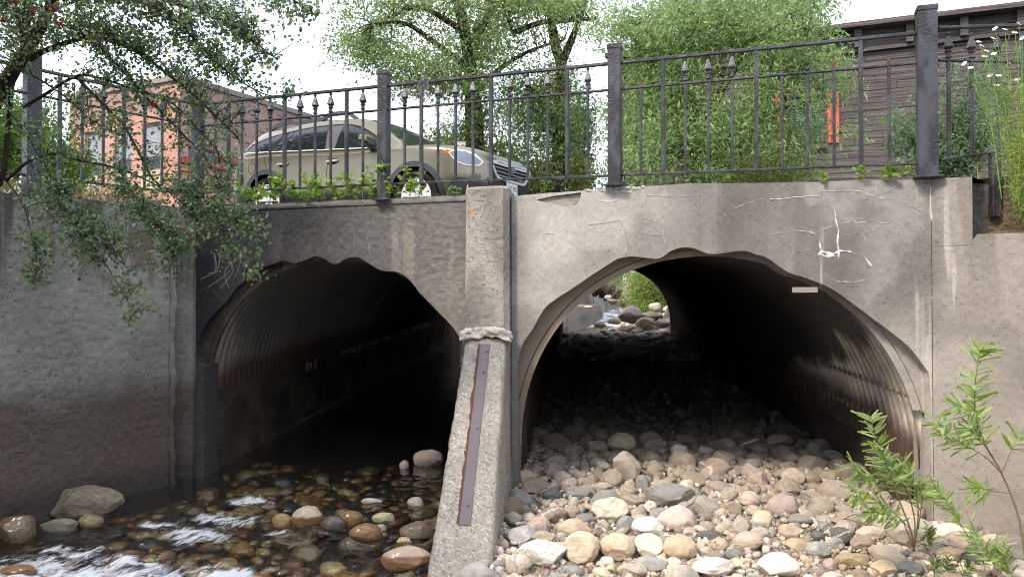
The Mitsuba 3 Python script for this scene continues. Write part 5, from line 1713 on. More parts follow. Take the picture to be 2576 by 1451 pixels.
stars = [front_poly([(cx + r * (1 if i % 2 else .4) * math.sin(i * math.pi / 4), cz + r * (1 if i % 2 else .4) * math.cos(i * math.pi / 4)) for i in range(8)], 2.370, 2.374) for cx, cz, r in
         ((.034, .757, .017), (-.012, .762, .009), (-.036, .752, .009), (-.030, .732, .009), (-.004, .728, .009), (.020, .734, .009))]
vpart(em, 'stars', cat_mesh(stars), (0.7, 0.7, 0.7), 'tinted_satin')
lg = vpart(car, 'lower_grille', front_poly([(-.42, .44), (.42, .44), (.36, .29), (-.36, .29)], 2.18, 2.338), (0.010, 0.010, 0.011), 'tinted_satin')
for z in (.33, .37, .41):
    vpart(lg, 'bar', cb((2.342, 0, z), (.006, .38, .005), .002), (0.09, 0.09, 0.095), 'tinted_satin')
for sd in (-1, 1):
    vpart(car, 'fog_lamp_trim', cb((2.12, sd * .775, .43), (.02, .02, .075), .008), (0.40, 0.40, 0.41), 'tinted_satin')
vpart(car, 'bumper_panel', front_poly([(-.60, .56), (.60, .56), (.55, .44), (-.55, .44)], 2.16, 2.325), (0.030, 0.032, 0.038), 'tinted_satin')
lp = vpart(car, 'number_plate', cb((2.352, 0, .475), (.006, .155, .078), .004), (0.66, 0.68, 0.70), 'tinted_satin', label='white number plate')
tx = meshkit.text_mesh('CJZ-Y5Z', 0.060, 0.002)
tx.vertices -= [tx.bounds[:, 0].mean(), 0, 0]
tx.vertices[:, 0] *= min(1, .27 / np.ptp(tx.vertices[:, 0]))
vpart(lp, 'lettering', trimesh.Trimesh(C3(np.stack([2.3585 + tx.vertices[:, 2], tx.vertices[:, 0], .507 + tx.vertices[:, 1]], 1)), tx.faces, process=False), (0.05, 0.06, 0.10), 'tinted')
tx = meshkit.text_mesh('OUTBACK', 0.035, 0.003, True)
tx.vertices[:, 0] *= 1.5
yy = wat(-.4, .33)
vpart(car, 'sill_lettering', trimesh.Trimesh(C3(np.stack([-.62 + tx.vertices[:, 0], -yy - .004 - tx.vertices[:, 2], .325 + tx.vertices[:, 1]], 1)), tx.faces, process=False), (0.20, 0.21, 0.22), 'tinted')
# ------------------------------------------------------------------ buildings across the street
def facade(origin, h, poly, t0, t1):
    """A shape drawn on a facade (h, z) with its front on the plane through origin; t is depth into the building."""
    h = np.asarray(h, float)
    back = np.array([-h[1], h[0], 0.0])
    if np.dot(back, np.asarray(origin) - 0) < 0:
        back = -back
    out = []
    for g in getattr(poly, 'geoms', [poly]):
        m = trimesh.creation.extrude_polygon(g, t1 - t0, engine='earcut')
        v = m.vertices
        out.append(trimesh.Trimesh(np.asarray(origin) * [1, 1, 0] + v[:, :1] * h + (t0 + v[:, 2:3]) * back + v[:, 1:2] * np.array([0, 0, 1.0]), m.faces, process=False))
    return cat_mesh(out)


KB = np.array([-10.5, 24.9, 0.0])
hl, hr = np.array([-0.893, 0.45, 0.0]), np.array([0.45, 0.893, 0.0])
bb = thing('brick_building', 'two-storey brick building, upper wall bare and lower wall painted salmon, behind the branches', 'building')
wins = [(1.35, .86), (2.72, .86), (4.25, .86)]
lower = sbox(0, 2.9, 5.5, 8.05)
for c, w in wins:
    lower = lower.difference(sbox(c - w / 2, 6.15, c + w / 2, 7.72)).difference(sbox(c - w / 2, 3.6, c + w / 2, 5.2))
part(bb, 'painted_wall', facade(KB, hl, lower, 0, .3), 'painted_brick')
up = sbox(0, 8.05, 5.5, 8.95)
for k in range(8):
    up = up.difference(sbox(.25 + k * .65, 8.5, .65 + k * .65, 8.62))
part(bb, 'upper_wall', facade(KB, hl, up, 0, .3), 'brick')
part(bb, 'upper_wall', facade(KB, hl, sbox(.1, 8.1, 5.4, 8.9), .06, .2), 'brick')
lowr = sbox(0, 2.9, 15, 6.42)
part(bb, 'painted_wall', facade(KB, hr, lowr, 0, .3), 'painted_brick')
upr = sbox(0, 6.42, 15, 8.95).difference(sbox(.12, 6.5, 1.75, 6.95))
part(bb, 'side_wall', facade(KB, hr, upr, 0, .3), 'brick')
part(bb, 'corner_pier', facade(KB, hl, sbox(-.03, 2.9, .55, 8.7), -.05, 0), 'painted_brick')
rf = vpart(bb, 'coping', facade(KB, hl, sbox(-.08, 8.95, 5.6, 9.12), -.08, .35), (.30, .25, .22), 'tinted')
vpart(bb, 'coping', facade(KB, hr, sbox(-.08, 8.95, 15, 9.12), -.08, .35), (.25, .22, .20), 'tinted')
for c, w in wins:
    for z0, z1 in ((6.15, 7.72), (3.6, 5.2)):
        k = vpart(bb, 'window', facade(KB, hl, sbox(c - w / 2, z0, c + w / 2, z1).difference(sbox(c - w / 2 + .07, z0 + .07, c + w / 2 - .07, z1 - .07)), .08, .2), (.33, .29, .27), 'tinted')
        part(k, 'pane', facade(KB, hl, sbox(c - w / 2 + .05, z0 + .05, c + w / 2 - .05, z1 - .05), .12, .14), 'window_glass')
        vpart(k, 'blind', facade(KB, hl, sbox(c - w / 2 + .08, z0 + .5, c + w / 2 - .08, z1 - .08), .105, .117), (.30, .33, .37), 'tinted')
        vpart(k, 'sill', facade(KB, hl, sbox(c - w / 2 - .08, z0 - .14, c + w / 2 + .08, z0), -.06, .05), (.50, .42, .33), 'tinted')
    vpart(bb, 'cream_panel', facade(KB, hl, sbox(c - w / 2 - .02, 5.55, c + w / 2 + .02, 5.98), -.02, .02), (.55, .46, .33), 'tinted')
k = vpart(bb, 'window', facade(KB, hr, sbox(.12, 6.5, 1.75, 6.95).difference(sbox(.2, 6.56, 1.68, 6.88)), .03, .2), (.30, .07, .06), 'tinted', label='low dark window with a red frame')
part(k, 'pane', facade(KB, hr, sbox(.16, 6.52, 1.7, 6.92), .1, .12), 'window_glass')
vpart(k, 'sill', facade(KB, hr, sbox(.02, 6.33, 1.85, 6.5), -.12, .05), (.36, .09, .08), 'tinted')
vpart(bb, 'ledge', facade(KB, hr, sbox(0, 6.08, 15, 6.18), -.06, .02), (.55, .22, .15), 'tinted')
vpart(bb, 'roof', trimesh.Trimesh(np.array([KB + a * hl + b * hr + [0, 0, 8.9] for a, b in ((0, 0), (5.5, 0), (5.5, 15), (0, 15))]), [[0, 1, 2], [0, 2, 3]], process=False), (.2, .19, .18), 'tinted')
part(bb, 'back_wall', facade(KB + 5.5 * hl, hr, sbox(0, 2.9, 15, 8.95), -.3, 0), 'brick')

# the dark timber building on the right
GB = np.array([6.76, 17.0, 0.0])
hg = unit(np.array([0.923, -0.384, 0.0]))
wb = thing('timber_building', 'dark brown building clad in rough horizontal boards, with bright red shutters', 'building')
part(wb, 'wall', facade(GB, hg, sbox(-4.6, 2.9, 8.4, 7.75), .03, .3), 'dark_wood')
rng = np.random.default_rng(21)
z = 4.15
row = 0
while z < 7.22:
    hgt = rng.uniform(.125, .165)
    x = -4.6 + rng.uniform(-1.6, 0)
    while x < 8.4:
        ln = rng.uniform(1.3, 3.4)
        a, b = max(x, -4.6), min(x + ln, 8.4)
        x += ln
        if b - a < .15:
            continue
        segs = [(a, b)]
        if z + hgt > 5.42 and z < 6.5:      # leave the window opening free
            segs = [(max(lo, a), min(hi, b)) for lo, hi in ((-9, -.80), (.0, 9)) if min(hi, b) - max(lo, a) > .1]
        for lo, hi in segs:
            pr = rng.uniform(0.0, 0.012)
            tl = rng.normal(0, .0015)
            P = Polygon([(lo + .004, z + .006 - tl), (hi - .004, z + .006 + tl), (hi - .004, z + hgt - .004 + tl), (lo + .004, z + hgt - .004 - tl)])
            if hi > -2.5 or True:
                part(wb, 'plank', facade(GB, hg, P, -.012 - pr, .028), 'dark_wood')
    z += hgt
# cornice: cap board, fascia with sunk panels and brackets
part(wb, 'cornice_cap', facade(GB, hg, sbox(-4.8, 7.70, 8.6, 7.80), -.38, .3), 'dark_wood')
part(wb, 'fascia', facade(GB, hg, sbox(-4.7, 7.30, 8.5, 7.70), -.05, .028), 'dark_wood')
part(wb, 'moulding', facade(GB, hg, sbox(-4.7, 7.50, 8.5, 7.54), -.10, -.05), 'dark_wood')
part(wb, 'moulding', facade(GB, hg, sbox(-4.7, 7.24, 8.5, 7.31), -.12, -.052), 'dark_wood')
for k in range(13):
    part(wb, 'bracket', facade(GB, hg, sbox(-4.3 + k * .98, 7.312, -4.16 + k * .98, 7.698), -.22, -.052), 'dark_wood')
RED = (0.55, 0.095, 0.065)
for lo, hi in ((.06, .30), (-1.08, -.84)):
    k = None
    for i in range(3):
        w = (hi - lo) / 3
        m = facade(GB, hg, sbox(lo + i * w + .004, 5.36, lo + (i + 1) * w - .004, 6.45), -.062, -.03)
        if k is None:
            k = vpart(wb, 'shutter', m, RED, 'tinted_satin')
        else:
            vpart(k, 'board', m, RED, 'tinted_satin')
    for z0 in (5.52, 6.22):
        vpart(k, 'batten', facade(GB, hg, sbox(lo + .01, z0, hi - .01, z0 + .10), -.078, -.063), RED, 'tinted_satin')
k = part(wb, 'window', facade(GB, hg, sbox(-.80, 5.40, 0, 6.50).difference(sbox(-.72, 5.48, -.08, 6.42)), -.04, .12), 'dark_wood')
part(k, 'pane', facade(GB, hg, sbox(-.74, 5.45, -.06, 6.45), .02, .026), 'window_glass')
for i in range(16):
    vpart(k, 'blind_slat', facade(GB, hg, sbox(-.70, 5.50 + i * .056, -.10, 5.535 + i * .056), .012, .016), (.16, .24, .25), 'tinted')
part(wb, 'window_ledge', facade(GB, hg, sbox(-1.3, 5.26, .02, 5.33), -.10, -.03), 'dark_wood')
# small sign behind the bonnet of the car
sg_ = thing('street_sign', 'small white sign with the number 10 just above the car bonnet', 'sign')
sy = 15.2
pS = at(1159, 371, sy)
vpart(sg_, 'panel', cbox(pS, XYZ, (.095, .006, .11), .004), (.72, .70, .69), 'tinted')
vpart(sg_, 'border', cat_mesh([cbox(pS + [dx, -.008, dz], XYZ, h, .001) for dx, dz, h in ((0, .098, (.088, .002, .004)), (0, -.098, (.088, .002, .004)), (.085, 0, (.004, .002, .1)), (-.085, 0, (.004, .002, .1)))]), (.45, .2, .18), 'tinted')
tx = meshkit.text_mesh('10', 0.10, 0.003, True)
tx.vertices -= [tx.bounds[:, 0].mean(), 0, 0]
vpart(sg_, 'number', trimesh.Trimesh(np.stack([pS[0] + tx.vertices[:, 0], pS[1] - .007 - tx.vertices[:, 2], pS[2] - .05 + tx.vertices[:, 1]], 1), tx.faces, process=False), (.30, .16, .15), 'tinted')
vpart(sg_, 'post', tube(np.array([[pS[0], sy + .03, z] for z in (GZ - .1, pS[2] - .05, pS[2] + .1)]), .022, 8), (.35, .35, .36), 'tinted_satin', smooth=True)
# concrete retaining wall, driftwood and ledge on the left bank upstream, seen through the dry culvert
uw = thing('upstream_wall', 'grey concrete retaining wall with upright seams beyond the culvert', 'wall')
a0, a1 = at(1400, 760, 30.0), at(1560, 735, 44.0)
d = unit((a1 - a0) * [1, 1, 0])
L = np.linalg.norm((a1 - a0)[:2])
nrm = np.array([-d[1], d[0], 0])
for i in range(9):
    c = a0 + d * (L * (i + .5) / 9)
    part(uw, 'panel', cbox([c[0], c[1], 2.2] + nrm * (.03 if i % 2 else 0), np.array([d, nrm, [0, 0, 1.0]]), (L / 18 - .02, .14, 1.9), .01), 'concrete_pilaster')
a0, a1 = at(1425, 785, 27.0), at(1515, 752, 36.0)
d = unit((a1 - a0) * [1, 1, 0])
solid('stone_ledge', cbox((a0 + a1) / 2 - [0, 0, .5] + np.array([-d[1], d[0], 0]) * .3, np.array([d, [-d[1], d[0], 0], [0, 0, 1.0]]), (np.linalg.norm(a1 - a0) / 2, .35, .5), .05), 'concrete_pilaster', 'low concrete ledge along the far stream below the retaining wall', 'ledge')
lg0, lg1 = at(1497, 724, 35.0), at(1552, 750, 34.5)
q = spline(np.array([lg0, (lg0 + lg1) / 2 + [0, 0, .1], lg1]), 12)
m = tube(q, .30 + .12 * np.sin(np.arange(len(q)) * .9), 12)
m.vertices += 0.18 * (meshkit.fbm(m.vertices * 3.2, 3, 4)[:, None] - .5) * unit(m.vertices - q.mean(0))
solid('driftwood_log', m, 'bark', 'dark driftwood log stranded on the far stream bank', 'log', smooth=True, color=tint((.075, .06, .055), len(m.vertices), rng, .3))
# ------------------------------------------------------------------ trees and plants
def dpt(px, py, y):
    """World points of pixel arrays at depth y (a real distance in front of the camera)."""
    px, py, y = np.broadcast_arrays(np.asarray(px, float), np.asarray(py, float), np.asarray(y, float))
    r = np.stack([(px - 1288) / FPX, np.zeros_like(px), np.zeros_like(px)], -1) + FWD + UP * ((725.5 - py) / FPX)[..., None]
    return np.array([0, 0, CZ]) + r * (y / r[..., 1])[..., None]


def limb(pts, r0, r1, sides=8, n=8):
    """A bending branch through (px, py, depth) points, tapering from r0 to r1."""
    P = np.array([at(*p) for p in pts])
    q = spline(P, n)
    q[1:-1] += 0.02 * (meshkit.noise(q[1:-1] * 3.1)[:, None] - .5)
    return q, tube(q, np.linspace(r0, r1, len(q)) * (1 + .15 * (meshkit.noise(q * 5) - .5)), sides)


def clumps(blobs, rng, per, rc, squash=0.8):
    """Leaf positions: each blob (px, py, rx, ry, depth, spread, number of clumps) is a cloud of small clumps."""
    out, cen = [], []
    for px, py, rx, ry, y, dy, k in blobs:
        a = rng.normal(size=(k, 3)) * 0.55
        a /= np.maximum(1, np.linalg.norm(a, axis=1, keepdims=True) / 1.25)
        c = dpt(px + a[:, 0] * rx, py + a[:, 1] * ry, y + a[:, 2] * dy)
        cen.append(c)
        out.append((c[:, None] + rng.normal(size=(k, per, 3)) * rc * np.array([1, 1, squash])).reshape(-1, 3))
    return np.vstack(out), np.vstack(cen)


def crown_mesh(blobs, rng, per, rc, ll, lw, template, base, other, share, droop=0.35, spread=.28):
    pos, cen = clumps(blobs, rng, per, rc)
    n = len(pos)
    along = randdir(n, rng, -droop)
    nor = randdir(n, rng, 0.6)
    tc = np.repeat(tint(base, len(cen), rng, spread * .8), per, axis=0)
    col = np.clip(tc * np.exp(rng.normal(0, spread * .6, (n, 1))), .004, .6)
    k = rng.random(n) < share
    col[k] = np.asarray(other) * np.exp(rng.normal(0, .2, (k.sum(), 1)))
    m, c = leaves(pos, along, nor, ll * np.exp(rng.normal(0, .25, n)), lw * np.exp(rng.normal(0, .2, n)), template, col)
    return m, c, cen


def twigs_to(cen, skeleton, rng, share, r=0.006, sides=3):
    """Thin twigs from the branch skeleton to some of the clumps."""
    from scipy.spatial import cKDTree
    kd = cKDTree(skeleton)
    ms = []
    for c in cen[rng.random(len(cen)) < share]:
        d, i = kd.query(c)
        a = skeleton[i]
        if d > 3.0:
            continue
        mid = (a + c) / 2 + rng.normal(0, .06 * d, 3) + [0, 0, .10 * d]
        ms.append(tube(spline(np.array([a, mid, c]), 4), np.linspace(r * (1 + d), r * .4, 9), sides))
    return ms


def thin(blobs, f):
    """The same blobs, each broken into three smaller ones with fewer clumps, for an uneven outline with gaps."""
    out = []
    for px, py, rx, ry, y, dy, k in blobs:
        for j in range(3):
            a = rng.normal(size=3) * .45
            out.append((px + a[0] * rx, py + a[1] * ry, rx * rng.uniform(.45, .95), ry * rng.uniform(.45, .95), y + a[2] * dy, dy, max(2, int(k * f / 3 * rng.uniform(.6, 1.4)))))
    return out


BARK = (0.050, 0.041, 0.035)
# two cottonwoods behind the car
rng = np.random.default_rng(101)
TREES = [
    ('tree', 'large cottonwood with a thick leaning trunk behind the car bonnet', 16.2,
     [([(1192, 520, 16.2), (1191, 400, 16.2), (1189, 260, 16.2), (1180, 150, 16.2), (1160, 40, 16.1), (1120, -120, 16)], .21, .09), ([(1181, 150, 16.2), (1200, 90, 16.3), (1226, 40, 16.4), (1262, -60, 16.5)], .12, .06),
      ([(1176, 170, 16.2), (1110, 120, 15.8), (1020, 60, 15.4), (940, 60, 15)], .08, .02), ([(1168, 80, 16), (1060, 20, 15.7), (980, 45, 15.5)], .07, .02), ([(1210, 520, 16.4), (1207, 400, 16.4), (1200, 270, 16.3), (1190, 190, 16.2)], .14, .10),
      ([(1190, 220, 16.2), (1110, 200, 15.8), (1040, 215, 15.5)], .05, .015), ([(1190, 240, 16.3), (1250, 180, 16.6), (1330, 130, 16.9), (1420, 100, 17)], .07, .02)],
     [(930, 110, 75, 45, 15.4, .6, 90), (1000, 60, 110, 70, 15.5, .8, 230), (1060, 150, 120, 62, 15.6, .8, 260), (1150, 60, 120, 90, 16, 1, 330), (1240, 120, 110, 80, 16.4, 1, 280), (1010, 215, 45, 22, 15.5, .5, 30), (1120, 205, 95, 40, 15.8, .7, 150),
      (1270, 30, 130, 70, 16.6, 1, 300), (900, 35, 60, 50, 15.2, .6, 70), (1195, 250, 60, 70, 16.0, .4, 140), (1130, 330, 35, 60, 16.2, .5, 50), (1235, 300, 45, 70, 16.5, .6, 60), (1190, 340, 26, 90, 15.95, .15, 70), (1100, -40, 200, 60, 16, 1.2, 250), (875, 90, 28, 30, 15.2, .4, 16), (1120, 385, 28, 26, 15.6, .4, 36)]),
    ('tree', 'forked cottonwood with a leafy trunk to the right of the car', 17.0,
     [([(1405, 520, 17), (1406, 400, 17), (1409, 250, 17), (1411, 165, 17), (1392, 90, 17), (1375, -40, 17)], .19, .08), ([(1411, 165, 17), (1432, 115, 17), (1452, 65, 17), (1478, -20, 17)], .10, .05), ([(1288, 84, 16.8), (1363, 57, 16.8), (1430, 52, 16.7), (1500, 47, 16.5)], .06, .04),
      ([(1409, 300, 17), (1360, 240, 16.8), (1320, 210, 16.6)], .05, .015)],
     [(1350, 20, 120, 45, 16.8, 1, 240), (1420, 30, 90, 40, 16.8, 1, 170), (1330, 190, 80, 60, 16.9, .8, 190), (1400, 250, 55, 70, 16.8, .5, 170), (1370, 370, 45, 80, 16.9, .6, 110), (1300, 280, 45, 70, 17, .6, 70), (1435, 230, 25, 60, 17, .4, 60), (1410, 380, 36, 80, 16.7, .3, 170), (1408, 260, 24, 100, 16.7, .2, 150), (1411, 180, 22, 40, 16.75, .2, 50), (1320, 400, 50, 40, 17, .6, 110), (1370, 110, 35, 30, 16.8, .5, 40), (1470, 75, 28, 35, 16.8, .4, 24)]),
]
for nm, lab, y, limbs, blobs in TREES:
    key = thing(nm, lab, 'tree')
    sk, ms = [], []
    for pts, r0, r1 in limbs:
        q, m = limb(pts, r0, r1, 10)
        sk.append(q)
        ms.append(m)
    mm = cat_mesh(ms)
    part(key, 'trunk', mm, 'bark', smooth=True, color=tint(BARK, len(mm.vertices), rng, .15))
    m, c, cen = crown_mesh(thin(blobs, .44), rng, 28, .16, .085, .032, QUAD, (.205, .30, .125), (.30, .37, .12), .25, spread=.3)
    tw = cat_mesh(twigs_to(cen, np.vstack(sk), rng, .22, .008))
    vpart(key, 'twig', tw, (.05, .04, .032), 'tinted', kind='stuff')
    part(key, 'crown', m, 'leaf', color=c, kind='stuff')

# the big willow on the right
rng = np.random.default_rng(102)
key = thing('tree', 'broad feathery willow with bright narrow leaves between fence and timber building', 'tree')
limbs = [([(1758, 560, 12.8), (1757, 420, 12.8), (1752, 330, 12.8), (1740, 200, 12.7), (1720, 60, 12.6), (1690, -80, 12.5)], .14, .05), ([(1754, 360, 12.8), (1810, 240, 12.9), (1880, 120, 13), (1950, 0, 13)], .08, .03), ([(1755, 400, 12.8), (1850, 330, 12.4), (1950, 280, 12.1), (2070, 250, 11.8)], .06, .012),
         ([(1748, 300, 12.8), (1680, 200, 12.6), (1610, 120, 12.4), (1560, 60, 12.2)], .06, .015), ([(1757, 430, 12.8), (1680, 380, 12.4), (1600, 350, 12.2)], .04, .012), ([(1756, 420, 12.8), (1860, 420, 12.2), (1960, 400, 11.9)], .04, .012), ([(1900, 90, 13), (1990, 60, 12.6), (2080, 100, 12.1)], .04, .01)]
sk, ms = [], []
for pts, r0, r1 in limbs:
    q, m = limb(pts, r0, r1, 9)
    sk.append(q)
    ms.append(m)
mm = cat_mesh(ms)
part(key, 'trunk', mm, 'bark', smooth=True, color=tint((.12, .095, .075), len(mm.vertices), rng, .15))
blobs = [(1560, 50, 60, 55, 12.3, .7, 110), (1650, 50, 130, 80, 12.5, 1, 300), (1800, 50, 140, 90, 12.8, 1, 380), (1950, 50, 110, 80, 12.8, 1, 300), (1610, 170, 60, 75, 12.4, .6, 130), (1700, 190, 100, 90, 12.6, .9, 290), (1840, 190, 130, 95, 12.6, 1, 400), (1980, 170, 95, 85, 12.3, .8, 280),
         (2055, 90, 38, 60, 12.2, .5, 80), (2080, 150, 45, 30, 12, .4, 46), (2105, 215, 40, 16, 11.8, .3, 26), (2075, 255, 48, 22, 11.8, .4, 44), (1630, 330, 75, 75, 12.3, .8, 190), (1770, 340, 120, 90, 12.4, .9, 340), (1900, 320, 100, 80, 12.2, .8, 290), (1985, 330, 50, 60, 12, .5, 95), (1660, 420, 95, 40, 12.2, .8, 170),
         (1830, 420, 130, 42, 12, .8, 230), (1950, 420, 65, 40, 11.9, .5, 90), (1545, 290, 18, 45, 12.2, .3, 14), (1550, 400, 26, 40, 12.2, .4, 26), (1590, 250, 36, 30, 12.4, .4, 36), (2140, 335, 24, 16, 11.6, .2, 8), (2040, 420, 26, 20, 11.8, .3, 14), (1750, -50, 260, 60, 12.8, 1.2, 300), (2000, -30, 80, 60, 12.5, .7, 150), (2055, 20, 40, 50, 12.3, .5, 60), (1930, 400, 70, 50, 11.9, .5, 90), (1960, 250, 70, 70, 12.0, .6, 120), (1900, 180, 60, 60, 12.1, .6, 80)]
m, c, cen = crown_mesh(thin(blobs, .47), rng, 26, .15, .095, .024, QUAD, (.25, .36, .15), (.33, .43, .16), .25, droop=.5, spread=.26)
vpart(key, 'twig', cat_mesh(twigs_to(cen, np.vstack(sk), rng, .20, .005)), (.07, .052, .04), 'tinted', kind='stuff')
part(key, 'crown', m, 'leaf', color=c, kind='stuff')

# trees and bushes further back
rng = np.random.default_rng(103)


def far_tree(nm, lab, cat, trunk, r, blobs, base, other, per=22, rc=.22, ll=.11, lw=.05, tmpl=QUAD):
    key = thing(nm, lab, cat)
    q, m = limb(trunk, r, r * .4, 7)
    part(key, 'trunk' if cat == 'tree' else 'stem', m, 'bark', smooth=True, color=tint(BARK, len(m.vertices), rng, .1))
    m, c, cen = crown_mesh(blobs, rng, per, rc, ll, lw, tmpl, base, other, .15)
    part(key, 'crown' if cat == 'tree' else 'foliage', m, 'leaf', color=c, kind='stuff')


far_tree('tree', 'slim blue-green columnar tree in the gap left of the middle post', 'tree', [(1455, 560, 24), (1455, 400, 24), (1456, 230, 24)], .12, [(1456, 300, 26, 80, 24, .5, 130), (1452, 400, 32, 80, 24, .5, 170), (1448, 470, 34, 40, 24, .5, 80)], (.085, .15, .085), (.12, .18, .07))
far_tree('bush', 'yellow-green bush low behind the front of the car', 'bush', [(1370, 560, 19), (1370, 480, 19), (1372, 440, 19)], .05, [(1345, 450, 45, 30, 19, .7, 90), (1420, 445, 50, 34, 19, .7, 110), (1380, 480, 90, 24, 19, .7, 110)], (.17, .215, .05), (.26, .20, .07))
far_tree('bush', 'pale green bush at the left of the car bonnet by the trunk', 'bush', [(1110, 520, 18.5), (1112, 420, 18.5), (1115, 380, 18.5)], .05, [(1105, 370, 30, 26, 18.5, .5, 40), (1255, 395, 30, 40, 18.5, .5, 60)], (.14, .19, .06), (.2, .22, .07))
far_tree('tree', 'distant round tree behind the willow at its left foot', 'tree', [(1600, 560, 26), (1600, 420, 26), (1600, 330, 26)], .15, [(1590, 440, 50, 36, 26, .8, 110), (1640, 400, 60, 60, 26, .8, 130)], (.10, .16, .05), (.16, .22, .06))
far_tree('bush', 'light green bush at the far left behind the fence', 'bush', [(150, 560, 14), (152, 470, 14), (155, 410, 14)], .04, [(150, 420, 45, 60, 14, .7, 170), (30, 380, 50, 90, 13, .7, 200), (60, 300, 60, 40, 13.5, .6, 60)], (.15, .23, .05), (.22, .3, .07), ll=.09, lw=.04)
far_tree('bush', 'dark shrub with bare lower twigs at the willow foot', 'bush', [(1880, 520, 11), (1885, 470, 11), (1890, 440, 11)], .03, [(1900, 445, 85, 22, 11, .5, 110), (1960, 440, 60, 22, 11, .4, 70)], (.10, .135, .045), (.13, .17, .05), ll=.06, lw=.018)
# bush beyond the far mouth of the dry culvert
far_tree('bush', 'sunlit bush overhanging the stream beyond the dry culvert', 'bush', [(1700, 800, 31), (1680, 740, 31), (1650, 700, 31)], .05, [(1640, 710, 50, 30, 31, 1.0, 110), (1670, 745, 45, 32, 31, 1.0, 120), (1620, 735, 40, 22, 30.5, .8, 70), (1600, 770, 22, 18, 30, .6, 34), (1635, 785, 34, 16, 29.5, .6, 40), (1570, 690, 50, 18, 33, .8, 60), (1680, 690, 40, 40, 31, 1, 90)], (.20, .28, .07), (.30, .34, .12), ll=.16, lw=.035, rc=.25)

# ------------------------------------------------------------------ the overhanging shrub-tree on the left
rng = np.random.default_rng(104)
key = thing('overhanging_tree', 'dark round-leaved tree on the left bank whose branches droop over fence and wall', 'tree')
MAIN = [([(-90, 420, 6.9), (-20, 270, 6.8), (50, 150, 6.7), (95, 80, 6.6), (140, -20, 6.5), (180, -160, 6.4)], .075, .045), ([(-120, 330, 6.7), (-30, 230, 6.6), (40, 175, 6.5), (110, 130, 6.4), (230, 95, 6.3), (340, 130, 6.2), (470, 230, 6.1), (600, 350, 6.0)], .055, .008),
        ([(-60, 470, 7.0), (0, 460, 6.95), (20, 330, 6.9), (30, 220, 6.8), (70, 60, 6.7), (90, -60, 6.6)], .045, .02), ([(15, 455, 7.0), (75, 405, 6.8), (140, 386, 6.6), (180, 400, 6.5), (300, 425, 6.3), (395, 466, 6.2), (470, 520, 6.1)], .024, .006),
        ([(60, 270, 6.7), (110, 240, 6.6), (190, 193, 6.5), (250, 197, 6.4), (330, 222, 6.3), (420, 255, 6.2), (500, 330, 6.1), (580, 420, 6.0)], .024, .006), ([(190, 193, 6.5), (300, 300, 6.3), (340, 370, 6.2), (400, 465, 6.1), (475, 485, 6.05), (530, 515, 6.0), (600, 560, 5.9), (665, 595, 5.85)], .020, .005),
        ([(140, -20, 6.5), (260, -30, 6.2), (380, -10, 6.0), (500, 30, 5.9), (600, 80, 5.8), (700, 150, 5.7)], .035, .006), ([(180, -160, 6.4), (400, -120, 6.0), (560, -70, 5.8), (700, -20, 5.7), (800, 40, 5.6)], .04, .006), ([(380, -10, 6.0), (480, 90, 5.9), (560, 170, 5.85), (640, 230, 5.8), (720, 250, 5.8)], .018, .004),
        ([(230, 95, 6.3), (330, 200, 6.2), (420, 300, 6.1), (520, 400, 6.0), (560, 470, 5.95)], .018, .004), ([(75, 405, 6.8), (130, 470, 6.5), (190, 560, 6.3), (260, 620, 6.1), (330, 680, 6.0)], .015, .004), ([(300, 425, 6.3), (360, 520, 6.1), (420, 600, 6.0), (440, 690, 5.95)], .013, .003),
        ([(15, 455, 7.0), (60, 520, 6.6), (90, 620, 6.4), (90, 700, 6.3)], .012, .003), ([(190, 560, 6.3), (260, 660, 6.1), (310, 740, 6.0), (330, 800, 6.0)], .010, .003), ([(530, 515, 6.0), (570, 600, 5.9), (590, 660, 5.85), (640, 695, 5.85)], .009, .003), ([(-40, -40, 6.2), (40, 40, 6.1), (60, 120, 6.0)], .03, .01),
        ([(40, 175, 6.5), (130, 220, 6.3), (230, 300, 6.2), (320, 350, 6.1)], .015, .004), ([(0, 240, 6.6), (60, 330, 6.4), (110, 420, 6.3), (160, 480, 6.2)], .014, .004)]
sk, ms = [], []
for pts, r0, r1 in MAIN:
    q, m = limb(pts, r0 * (1 if r0 > .07 else .62), r1 * .7, 7, 9)
    sk.append(q)
    ms.append(m)
mm = cat_mesh(ms)
part(key, 'branches', mm, 'bark', smooth=True, color=tint((.045, .037, .032), len(mm.vertices), rng, .12))
SK = np.vstack(sk)
